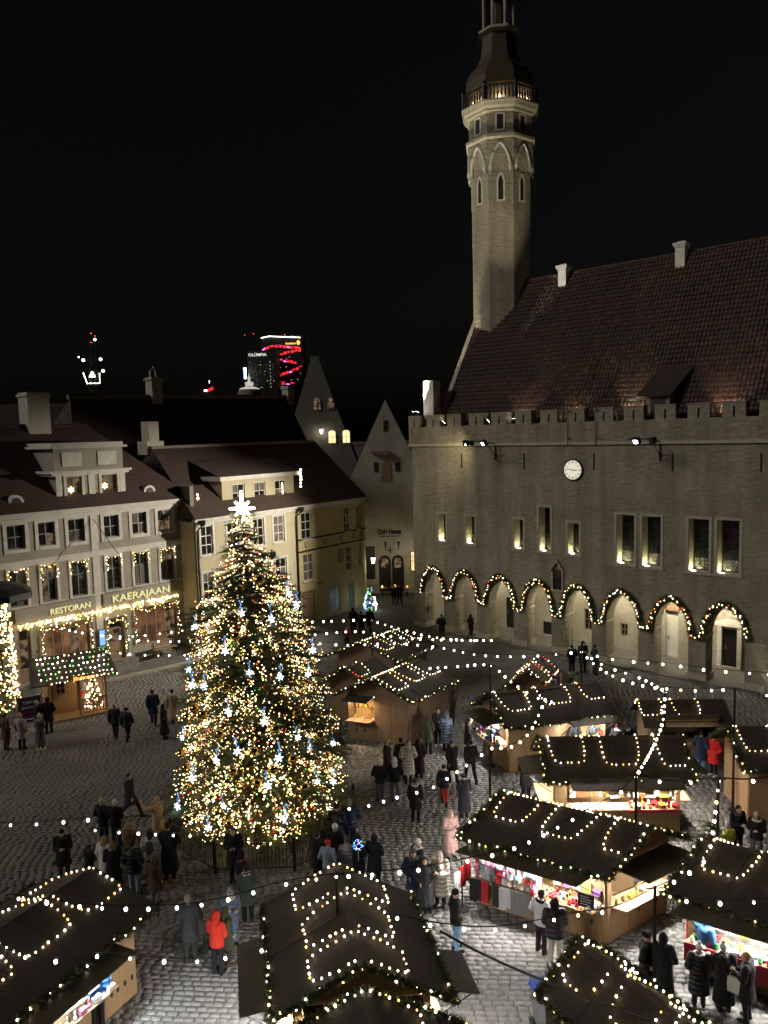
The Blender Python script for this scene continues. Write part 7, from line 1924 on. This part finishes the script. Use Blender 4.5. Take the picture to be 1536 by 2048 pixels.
W4 = 'hanging on the knitwear stall'
G4 = 'knitwear on the knitwear stall'
board('S4', 'front', 0.03, 0.55, 0.22, 1.04, 1.9, MT['white'])
for z in (1.06, 1.27, 1.48): fillside('S4', 'front', 0.03, 0.54, ['hat', 'hat', 'mitten'], ['white', 'pale blue', 'grey', 'pink', 'cream', 'white', 'red', 'pale blue'], W4, G4, z, (0.36,), 0.165, 1.12)
fillside('S4', 'front', 0.02, 0.56, ['scarf', 'scarf', 'sock'], ['red', 'grey', 'black', 'white', 'red', 'grey'], W4, G4, 1.02, (0.50,), 0.175, 1.0)
S = STALLS['S4']; f, n, ln, d = S['ed']['front']
for k, (s, c) in enumerate(((-0.035, 'red'), (-0.035, 'red'), (-0.035, 'white'))):
    good('scarf', c, S['O'] + f(s) + n * (0.35 + 0.2 * k) + Vector((0, 0, 1.45 - 0.12 * k)), 0.6, 'on a stand at the end of the knitwear stall', 'scarves on the stand')
t = thing('scarf_stand', 'thin black stand with scarves at the end of the knitwear stall', 'stand', S['O'] + f(-0.04) + n * 0.55)
mb = MB(); mb.lathe([(0.22, 0), (0.22, 0.02), (0.02, 0.04), (0.015, 1.5)], 8); mb.tube([(-0.18, 0.2, 1.48), (0.1, -0.3, 1.48)], 0.012, 5); mb.build('frame', MT['iron'], t)
WB = 'on the counter of the knitwear stall'
fillside('S4', 'front', 0.58, 0.97, ['box', 'jar', 'basket', 'doll', 'tray'], ['orange', 'red', 'white', 'yellow', 'cream', 'pale blue', 'brown'], WB, 'goods on the knitwear stall counter', 1.025, (0.38, 0.24, 0.1), 0.17, 1.1)
board('S4', 'front', 0.57, 0.97, -0.12, 1.0, 2.05, MT['wood'])
fillside('S4', 'front', 0.58, 0.96, ['card', 'card', 'box'], ['white', 'pale blue', 'yellow', 'cream', 'green', 'purple'], 'on the back shelf of the knitwear stall', 'goods on the knitwear stall shelf', 1.30, (-0.05,), 0.24)
fillside('S4', 'right', 0.1, 0.6, ['jar', 'box', 'doll'], ['brown', 'green', 'cream', 'yellow'], 'in the side hatch of the knitwear stall', 'goods in the knitwear side hatch', 1.025, (0.05,), 0.22)
def price_board(key, side, s, o_, z, label, w=0.34, h=0.42, body='', mat='black'):
    S = STALLS[key]; f, n, ln, d = S['ed'][side]
    p = S['O'] + f(s) + n * o_ + Vector((0, 0, z)); rz = math.atan2(-n.x, n.y) if False else math.atan2(d.y, d.x)
    if Vector((math.sin(rz), -math.cos(rz), 0)).dot(n) < 0: rz += math.pi
    t = thing('price_board', label, 'sign', p, rz, 'price boards on the stalls')
    MB().box(-w / 2, w / 2, 0, 0.025, 0, h).build('board', MT[mat], t)
    if body:
        text(body, t, (0, -0.004, h * 0.42), h * 0.26, MT['letterw'], ext=0.002, align='CENTER')
    else:
        mb = MB()
        for k in range(4): mb.box(-w * 0.36, w * random.uniform(0.05, 0.36), -0.004, -0.001, h * (0.2 + 0.18 * k), h * (0.2 + 0.18 * k) + 0.018)
        mb.build('chalk_lines', MT['letterw'], t)
    return t
price_board('S4', 'front', 0.93, 0.42, 1.12, 'small black price board on the counter corner of the knitwear stall', 0.44, 0.40)
price_board('S4', 'front', 0.80, -0.2, 1.55, 'small black price board hanging inside the knitwear stall', 0.26, 0.30)
price_board('S4', 'right', 0.42, 0.20, 1.5, 'black wafer price board in the side hatch of the knitwear stall', 0.5, 0.4, 'WAFFEL')
# trinket stall
fillside('S5', 'front', 0.12, 0.55, ['tray'], ['white', 'cream', 'grey', 'white'], 'laid out on the trinket stall', 'trays on the trinket stall', 1.03, (0.32, 0.08), 0.34)
board('S5', 'front', 0.11, 0.97, -0.14, 0.98, 2.1, MT['wood'])
for z in (1.25, 1.52, 1.78): fillside('S5', 'front', 0.12, 0.96, ['tray', 'card', 'box', 'doll'], ['white', 'cream', 'white', 'yellow', 'brown'], 'on the back wall of the trinket stall', 'goods on the trinket stall back wall', z, (-0.05,), 0.24)
fillside('S5', 'front', 0.57, 0.96, ['doll', 'basket', 'jar', 'bauble'], ['red', 'white', 'cream', 'orange', 'red'], 'on the red cloth of the trinket stall', 'goods on the trinket stall red cloth', 1.06, (0.36, 0.16), 0.2)
board('S5', 'front', 0.56, 0.97, 0.49, 0.93, 1.03, MT['redsign'], 'counter_cloth')
# toy stall
cols = ['white', 'red', 'blue', 'pink', 'pale blue', 'purple', 'cream', 'green']
for z in (1.05, 1.28, 1.5, 1.72): fillside('S6', 'left', 0.1, 0.9, ['doll', 'bauble', 'hat', 'sock'], cols, 'in the bright gable end of the toy stall', 'toys in the gable end of the toy stall', z, (0.34,), 0.22, 1.15)
fillside('S6', 'front', 0.54, 0.97, ['box', 'basket', 'jar', 'card'], ['orange', 'red', 'yellow', 'green', 'cream'], 'in the long side hatch of the toy stall', 'goods in the long hatch of the toy stall', 1.03, (0.3, 0.1), 0.26)
board('S6', 'front', 0.52, 0.98, -0.6, 1.0, 2.1, MT['wood'])
t = thing('heart_sign', 'small red heart shaped sign hanging at the corner of the toy stall roof', 'sign', STALLS['S6']['O'] + STALLS['S6']['Er'] + Vector((-0.1, 0.0, -0.35)))
MB().prism([(0, -0.2), (0.17, 0.05), (0.15, 0.15), (0.06, 0.16), (0, 0.08), (-0.06, 0.16), (-0.15, 0.15), (-0.17, 0.05)], -0.02, 0.02).build('heart', MT['redsign'], t); MB().tube([(0, 0, 0.08), (0, 0, 0.35)], 0.006, 4).build('cord', MT['iron'], t)
# glowing window stall
fillside('S7', 'left', 0.57, 0.95, ['jar', 'doll', 'bauble'], ['orange', 'yellow', 'red', 'cream'], 'behind the glowing stall window', 'goods in the glowing stall window', 1.03, (-0.1,), 0.2)
fillside('S7', 'left', 0.57, 0.95, ['jar', 'bauble'], ['orange', 'yellow', 'white'], 'on the shelf of the glowing stall window', 'goods in the glowing stall window', 1.5, (-0.28,), 0.2)
board('S7', 'left', 0.56, 0.96, -0.35, 1.0, 2.1, MT['wood'])
# red cloth stall
board('S11', 'front', 0.04, 0.97, 0.49, 0.55, 1.04, MT['redsign'], 'counter_cloth')
for z in (1.3, 1.65): fillside('S11', 'front', 0.05, 0.96, ['card', 'card', 'box'], ['white', 'pale blue', 'white', 'cream', 'yellow', 'blue'], 'on the back wall of the red cloth stall', 'goods on the red cloth stall back wall', z, (-0.04,), 0.30)
board('S11', 'front', 0.04, 0.97, -0.14, 1.0, 2.1, MT['white'])
fillside('S11', 'front', 0.05, 0.96, ['box', 'basket', 'tray', 'jar'], ['white', 'yellow', 'green', 'red', 'cream', 'pink'], 'on the counter of the red cloth stall', 'goods on the red cloth stall counter', 1.03, (0.38, 0.22, 0.06), 0.19)
for k in range(3): fillside('S11', 'left', 0.05, 0.1, ['scarf'], ['red'], 'hung on the end wall of the red cloth stall', 'scarves on the red cloth stall', 1.7 - 0.35 * k, (0.08,), 0.1)
# near corner stall
board('S1', 'front', 0.27, 0.98, -0.14, 1.0, 2.1, MT['white'])
for z in (1.03, 1.3, 1.6): fillside('S1', 'front', 0.28, 0.97, ['tray', 'doll', 'bauble', 'box'], ['white', 'pale blue', 'white', 'pink', 'cream'], 'on the near corner stall', 'goods on the near corner stall', z, (0.40 - (z - 1.0) * 0.5,), 0.2)
for z in (1.2, 1.5, 1.8): fillside('S1', 'front', 0.27, 0.33, ['bauble', 'doll'], ['white', 'pale blue', 'pink'], 'hanging at the hatch edge of the near corner stall', 'ornaments at the hatch edge', z, (0.3,), 0.12)
# near flap stall
fillside('S2', 'right', 0.08, 0.3, ['doll', 'bauble', 'sock'], ['red', 'white', 'cream', 'red'], 'at the near hatch of the raised flap stall', 'goods on the raised flap stall', 1.03, (0.12,), 0.2)
fillside('S2', 'front', 0.75, 0.95, ['bauble', 'doll'], ['red', 'yellow', 'purple', 'white'], 'on the side counter of the raised flap stall', 'goods on the raised flap stall side', 1.03, (0.1,), 0.2)
t = thing('hanging_sign', 'small red sign hanging from the flap corner of the near stall', 'sign', (*at(890, 1968, 1.6)[:2], 1.6), R(-8))
MB().box(-0.22, 0.22, -0.015, 0.015, -0.12, 0.12).build('board', MT['redsign'], t); MB().box(-0.15, 0.15, -0.019, -0.016, -0.03, 0.03).build('text_line', MT['letterw'], t)
MB().tube([(-0.2, 0, 0.12), (0, 0, 0.42), (0.2, 0, 0.12)], 0.006, 4).build('cord', MT['iron'], t)
# hay manger in the nativity hut
t = thing('manger', 'small wooden manger of hay inside the low nativity hut', 'manger', (12.2, 31.9, 0.12))
mb = MB(); mb.hexa([(-0.4, -0.25, 0.4), (0.4, -0.25, 0.4), (0.4, 0.25, 0.4), (-0.4, 0.25, 0.4), (-0.5, -0.35, 0.75), (0.5, -0.35, 0.75), (0.5, 0.35, 0.75), (-0.5, 0.35, 0.75)]); [mb.box(x - 0.03, x + 0.03, y - 0.03, y + 0.03, 0, 0.42) for x in (-0.35, 0.35) for y in (-0.2, 0.2)]; mb.build('trough', MT['wood2'], t)

# ------------------------------------------------------------------ cabin beside the restaurant
def cabin():
    # front faces the square; local x along the front, y into the cabin
    p0 = at(105, 1447); p1 = at(216, 1425); d = Vector(p1 - p0); rz = math.atan2(d.y, d.x); L_ = d.length
    t = thing('cabin', 'small wooden cabin with a porch and lights strung over its dark roof', 'cabin', tuple(p0), rz)
    MB().box(-0.1, L_ + 0.1, -0.15, 3.0, 0, 0.14).build('floor', MT['wood'], t)
    zt = 2.25
    for i in range(7):
        x0 = i * 0.2; MB().box(x0 + 0.003, x0 + 0.197, 0.9, 0.94, 0.14, zt).build('plank', MT['wood'], t)
    dr = MB().box(1.42, 1.9, 0.86, 0.93, 0.16, 2.05).build('door', MT['wood2'], t)
    MB().box(1.48, 1.84, 0.84, 0.86, 1.2, 1.9).build('pane', MT['roomdim'], dr); MB().box(1.5, 1.74, 0.845, 0.86, 0.85, 1.1).build('notice', MT['redsign'], dr)
    window(t, 0.35, 1.1, 0.85, 1.8, 0.85, 2, 2, MT['wood2'])
    MB().box(1.95, L_, 0.9, 0.94, 0.14, zt).build('wall_panel', MT['wood'], t)
    MB().box(0, 0.03, 0.94, 2.9, 0.14, zt).build('wall_panel', MT['wood'], t); MB().box(L_ - 0.03, L_, 0.94, 2.9, 0.14, zt).build('wall_panel', MT['wood'], t); MB().box(0, L_, 2.9, 2.93, 0.14, zt).build('wall_panel', MT['wood'], t)
    for x in (0.05, 1.35, L_ - 0.05):
        MB().box(x - 0.05, x + 0.05, -0.05, 0.05, 0.14, zt).build('post', MT['wood'], t)
    for x in np.linspace(1.5, L_ - 0.2, 7): MB().box(x - 0.025, x + 0.025, -0.02, 0.02, 0.2, 0.9).build('baluster', MT['wood'], t)
    MB().box(1.36, L_ - 0.05, -0.03, 0.03, 0.9, 0.97).build('rail', MT['wood'], t); MB().box(1.36, L_ - 0.05, -0.03, 0.03, 0.2, 0.26).build('rail', MT['wood'], t)
    MB().box(-0.2, L_ + 0.2, -0.04, 0.04, zt, zt + 0.12).build('beam', MT['wood'], t)
    e0, e1 = -0.95, L_ + 0.5; rh = 3.05; ym = 1.3
    q = [(e0, -0.55, 2.15), (e1, -0.55, 2.15), (e1 - 0.1, ym, rh), (e0 + 0.2, ym, rh)]
    MB().plate(q, 0.06).build('roof_panel', MT['felt'], t); MB().plate([(e1 - 0.1, ym, rh), (e1, 3.3, 2.15), (e0, 3.3, 2.15), (e0 + 0.2, ym, rh)][::-1], 0.06).build('roof_panel', MT['felt'], t)
    MB().plate([(0.03, 0.5, 2.15), (0.03, 2.9, 2.15), (0.03, ym, 2.9)], 0.03).build('gable_panel', MT['wood'], t); MB().plate([(L_, 0.5, 2.15), (L_, 2.9, 2.15), (L_, ym, 2.9)], 0.03).build('gable_panel', MT['wood'], t)
    s = MB().box(0.95, 2.35, -0.62, -0.58, 2.1, 2.4).build('name_board', MT['wood2'], t)
    text('Jõuluvana', t, (1.02, -0.64, 2.16), 0.27, MT['cabinsign'], ext=0.008, bold=0.006)
    g = thing('light_garland', 'rows of white lights over the dark roof of the porch cabin', 'garland', tuple(p0), rz, 'light garlands on the stall roofs')
    pts = []; wires = MB()
    for k in range(5):
        f_ = 0.12 + 0.2 * k
        path = [(e0 + 0.35 + (e1 - e0 - 0.5) * a, -0.55 + (ym + 0.5) * f_, 2.26 + (rh - 2.15) * f_ - 0.05 * math.sin(a * 3.1)) for a in np.linspace(0.05, 1, 12)]
        wires.tube(path, 0.006, 3); pts += along(path, 0.24, 0.04)
    path = [(e0, -0.58, 2.2), (e0 + 0.3, 0.5, 2.2), (0, -0.55, 2.15), (L_ / 2, -0.6, 2.2), (e1, -0.58, 2.2)]
    link('greenery', fir_rope(path[2:], 0.12, 120), g); pts += along(path[2:], 0.2, 0.05)
    wires.build('wire', MT['iron'], g); bulbs(g, pts, 0.036, [('white', 5), ('cool', 1), ('green', 2.5), ('warm', 3)])
    lamp('porch_light', 'POINT', (L_ * 0.55, 0.35, 2.0), 9, (1.0, 0.62, 0.3), t, shadow_soft_size=0.08)
    w = loc_world(tuple(p0), rz, L_ - 0.6, 0.42, 0.14)
    fir('small_fir', 'small lit fir standing on the cabin porch', w, lambda z: float(np.interp(z, [0.1, 0.4, 1.9], [0.35, 0.5, 0.03])), 0.15, 1.85, 90, twl=0.2)
    l = thing('tree_lights', 'warm lights on the small fir of the cabin porch', 'fairy lights', w)
    MB().tube([(0.3 * math.cos(z * 9) * (1.9 - z) / 1.9, 0.3 * math.sin(z * 9) * (1.9 - z) / 1.9, z) for z in np.linspace(0.2, 1.85, 40)], 0.006, 4).build('wire', MT['iron'], l)
    pts = []
    for k in range(80):
        z = 0.2 + 1.65 * (1 - math.sqrt(random.random())); r_ = float(np.interp(z, [0.1, 0.4, 1.9], [0.35, 0.5, 0.03])); a = random.uniform(0, 6.28); pts.append((r_ * math.cos(a), r_ * math.sin(a), z))
    bulbs(l, pts, 0.038, [('warm', 5), ('white', 3), ('red', 1.2)])
MT['cabinsign'] = emat('cabin_letters', (1.0, 0.42, 0.08), 2.2)
cabin()

# lit fir column at the picture edge, dark canopy behind it
def edge_column():
    p = at(4, 1452)
    prof = lambda z: float(np.interp(z, [0.9, 1.3, 5.2, 6.2, 6.6], [0.85, 1.0, 0.85, 0.7, 0.2]))
    fir('fir_column', 'tall clipped fir covered in lights at the picture edge, left of the cabin', (p[0] - 0.1, p[1], 0), prof, 0.9, 6.6, 260, twl=0.3)
    l = thing('tree_lights', 'dense warm lights on the tall fir at the picture edge', 'fairy lights', (p[0] - 0.1, p[1], 0))
    pts = []
    for k in range(900):
        z = random.uniform(0.9, 6.5); a = random.uniform(-2.9, 0.6); r_ = prof(z) * random.uniform(0.85, 1.05); pts.append((r_ * math.cos(a), r_ * math.sin(a), z))
    pal = [('warm', 7), ('white', 4), ('yellow', 5), ('green', 1.6), ('red', 1.3)]
    bulbs(l, pts[:298], 0.045, pal)
    o_ = np.array([(1, 0, 0), (-1, 0, 0), (0, 1, 0), (0, -1, 0), (0, 0, 1), (0, 0, -1)], float); fo = np.array([(0, 2, 4), (2, 1, 4), (1, 3, 4), (3, 0, 4), (2, 0, 5), (1, 2, 5), (3, 1, 5), (0, 3, 5)])
    V = []; Fs = []; mi = []
    for q in pts[298:]:
        Fs.append(fo + 6 * len(V)); V.append(np.array(q) + o_ * random.uniform(0.03, 0.05)); mi += [random.choices(range(5), [w for c, w in pal])[0]] * 8
    me = np_mesh('many_bulbs', np.concatenate(V), np.concatenate(Fs), [BULB[c] for c, w in pal]); me.polygons.foreach_set('material_index', mi)
    tag(link('many_bulbs', me, l), kind='stuff')
    q = at(-8, 1168, 7.0)
    t = thing('canopy', 'dark canvas umbrella top above the lit fir at the picture edge', 'umbrella', (q[0], q[1], 0))
    MB().lathe([(1.75, 6.25), (1.7, 6.55), (1.3, 6.85), (0.6, 7.05), (0.05, 7.15)], 8).build('canvas', MT['tarp'], t); MB().tube([(0, 0, 0), (0, 0, 6.4)], 0.05, 6).build('pole', MT['iron'], t)
edge_column()

# market signs
def market_sign(px, py, z, rz, label, w=1.0, h=1.25):
    p = at(px, py, z)
    t = thing('market_sign', label, 'sign', (p[0], p[1], z), rz, 'navy market signs')
    for x in (-w / 2 - 0.05, w / 2 + 0.05): MB().box(x - 0.04, x + 0.04, 0, 0.08, -z, h + 0.15).build('post', MT['wood'], t)
    MB().box(-w / 2, w / 2, 0.02, 0.06, 0, h).build('panel', MT['navy'], t)
    text('Tallinna', t, (0, 0.012, h * 0.74), 0.2 * w, MT['letterw'], ext=0.003, align='CENTER', bold=0.003); text('Jõuluturg', t, (0, 0.012, h * 0.55), 0.2 * w, MT['letterw'], ext=0.003, align='CENTER', bold=0.003)
    for k, (a, c) in enumerate(((0.36, 'redsign'), (0.22, 'redsign'), (0.1, 'letterw'))): MB().box(-w * 0.36, w * 0.36, 0.012, 0.018, h * a, h * a + 0.05).build('text_line', MT[c], t)
market_sign(62, 1444, 0.55, R(35), 'navy market sign with white lettering left of the porch cabin')
market_sign(1103, 1384, 1.7, R(-14), 'navy market sign on posts behind the toy stall', 0.75, 0.75)
market_sign(748, 1338, 0.9, R(-20), 'dark market sign board between the two far huts', 0.8, 1.0)

# bin, benches, small street fir, bicycle, dry twigs
t = thing('recycling_bin', 'grey wheeled bin with a blue lid in the lower corner', 'bin', (*at(1098, 2062)[:2], 0), R(20))
mb = MB(); mb.hexa([(-0.24, -0.26, 0.06), (0.24, -0.26, 0.06), (0.24, 0.26, 0.06), (-0.24, 0.26, 0.06), (-0.3, -0.34, 1.0), (0.3, -0.34, 1.0), (0.3, 0.36, 1.0), (-0.3, 0.36, 1.0)]); mb.build('body', MT['greybin'], t)
mb = MB(); mb.hexa([(-0.32, -0.37, 1.0), (0.32, -0.37, 1.0), (0.32, 0.4, 1.0), (-0.32, 0.4, 1.0), (-0.27, -0.3, 1.09), (0.27, -0.3, 1.09), (0.29, 0.36, 1.14), (-0.29, 0.36, 1.14)]); mb.build('lid', MT['bluebin'], t)
for x in (-0.27, 0.27): MB().tube([(x - 0.03, 0.3, 0.11), (x + 0.03, 0.3, 0.11)], 0.11, 10).build('wheel', MT['black'], t)
def bench(o, rz, x, y, z, label):
    t = thing('bench', label, 'bench', loc_world(o, rz, x, y, z), rz, 'benches on the terrace')
    for k in range(3): MB().box(-0.8, 0.8, -0.2 + k * 0.14, -0.08 + k * 0.14, 0.43, 0.46).build('slat', MT['wood2'], t)
    for k in range(2): MB().box(-0.8, 0.8, 0.22, 0.25, 0.58 + k * 0.16, 0.70 + k * 0.16).build('slat', MT['wood2'], t)
    for s in (-0.7, 0.7):
        mb = MB(); mb.box(s - 0.03, s + 0.03, -0.2, 0.25, 0.38, 0.43); mb.box(s - 0.03, s + 0.03, -0.2, -0.15, 0, 0.38); mb.box(s - 0.03, s + 0.03, 0.21, 0.26, 0, 0.86); mb.build('leg', MT['iron'], t)
bench(K0, KRZ, -6.9, -0.9, 0.78, 'wooden bench under the restaurant window beside the blue menu screen')
bench(K0, KRZ, -2.3, -0.9, 0.66, 'wooden bench under the restaurant window nearest the tree')
q = at(741, 1222)
prof = lambda z: float(np.interp(z, [0.1, 0.4, 2.2], [0.4, 0.55, 0.03]))
fir('small_fir', 'small fir with cold blue lights at the corner of the yellow house', (q[0], q[1], 0), prof, 0.15, 2.2, 90, twl=0.22)
l = thing('tree_lights', 'cold blue lights on the small fir by the yellow house corner', 'fairy lights', (q[0], q[1], 0))
pts = []
for k in range(80):
    z = 0.15 + 2.0 * (1 - math.sqrt(random.random())); a = random.uniform(0, 6.28); r_ = prof(z); pts.append((r_ * math.cos(a), r_ * math.sin(a), z))
bulbs(l, pts, 0.06, [('icy', 5), ('cool', 3), ('green', 0.8), ('white', 1)])
# tables and lamps of the cafe down the side street
for i, (px, py) in enumerate(((765, 1192), (790, 1190), (815, 1192))):
    q = at(px, py)
    t = thing('cafe_table', 'small dark cafe table by the white gabled house, %s of three' % ['left one', 'middle one', 'right one'][i], 'table', (q[0], q[1], 0), 0, 'cafe tables down the side street')
    MB().lathe([(0.45, 0.70), (0.45, 0.74)], 12).build('table_top', MT['wood2'], t); MB().lathe([(0.22, 0), (0.04, 0.04), (0.04, 0.7)], 8).build('leg', MT['iron'], t)
    MB().lathe([(0.05, 0.74), (0.06, 0.9)], 8).build('candle_glass', BULB['gold'], t)
def twig_bush(px, py, label, h=1.3):
    q = at(px, py); t = thing('bare_bush', label, 'bush', (q[0], q[1], 0)); mb = MB()
    for k in range(46):
        a = random.uniform(0, 6.28); r_ = random.uniform(0.1, 0.42); pts = [Vector((0.05 * math.cos(a), 0.05 * math.sin(a), 0.0))]
        for j in range(1, 5): pts.append(Vector((r_ * math.cos(a) * j / 4 + random.uniform(-0.05, 0.05), r_ * math.sin(a) * j / 4 + random.uniform(-0.05, 0.05), h * j / 4 * random.uniform(0.85, 1.05))))
        mb.tube(pts, [0.012, 0.01, 0.008, 0.006, 0.004], 4)
    mb.build('twigs', MT['bark'], t)
twig_bush(650, 1700, 'bare twiggy bush beside the tree railing')
twig_bush(1405, 1500, 'bare pale branches left of the nativity hut', 1.9)
twig_bush(905, 1452, 'bare dry branches behind the glowing window stall', 2.2)
# bicycle behind the knitwear stall
def bicycle(px, py, rz):
    q = at(px, py); t = thing('bicycle', 'bicycle leaning at the back corner of the knitwear stall', 'bicycle', (q[0], q[1], 0), rz)
    for x in (-0.52, 0.52):
        mb = MB(); mb.tube([(x + 0.33 * math.cos(a), 0, 0.34 + 0.33 * math.sin(a)) for a in np.linspace(0, 2 * math.pi, 21)], 0.02, 6)
        for k in range(8): mb.tube([(x, 0, 0.34), (x + 0.32 * math.cos(k * math.pi / 4), 0, 0.34 + 0.32 * math.sin(k * math.pi / 4))], 0.003, 3)
        mb.build('wheel', MT['black'], t)
    mb = MB(); mb.tube([(-0.52, 0, 0.34), (-0.18, 0, 0.8), (0.36, 0, 0.82), (0.0, 0, 0.32), (-0.18, 0, 0.8)], 0.018, 6); mb.tube([(-0.52, 0, 0.34), (0, 0, 0.32)], 0.014, 5); mb.tube([(0.52, 0, 0.34), (0.33, 0, 0.98)], 0.018, 6); mb.build('frame', MT['greymetal'], t)
    MB().ell((-0.2, 0, 0.93), 0.12, 0.07, 0.035, 8, 5).build('saddle', MT['black'], t); MB().tube([(0.28, -0.25, 1.0), (0.34, 0, 1.0), (0.28, 0.25, 1.0)], 0.014, 5).build('handlebar', MT['black'], t)
bicycle(1352, 1815, R(50))
# fir tub at the corner stall next to the bin
q = at(1150, 2040); fir('potted_fir', 'small unlit fir bushing out beside the blue lidded bin', (q[0], q[1], 0), lambda z: float(np.interp(z, [0.2, 0.7, 1.6], [0.35, 0.45, 0.1])), 0.25, 1.5, 90, twl=0.3)
q = at(1420, 1740); fir('potted_fir', 'small dark fir with lights at the roof corner of the red cloth stall', (q[0], q[1], 0), lambda z: float(np.interp(z, [0.2, 0.7, 1.6], [0.35, 0.5, 0.1])), 0.25, 1.6, 90, twl=0.3)
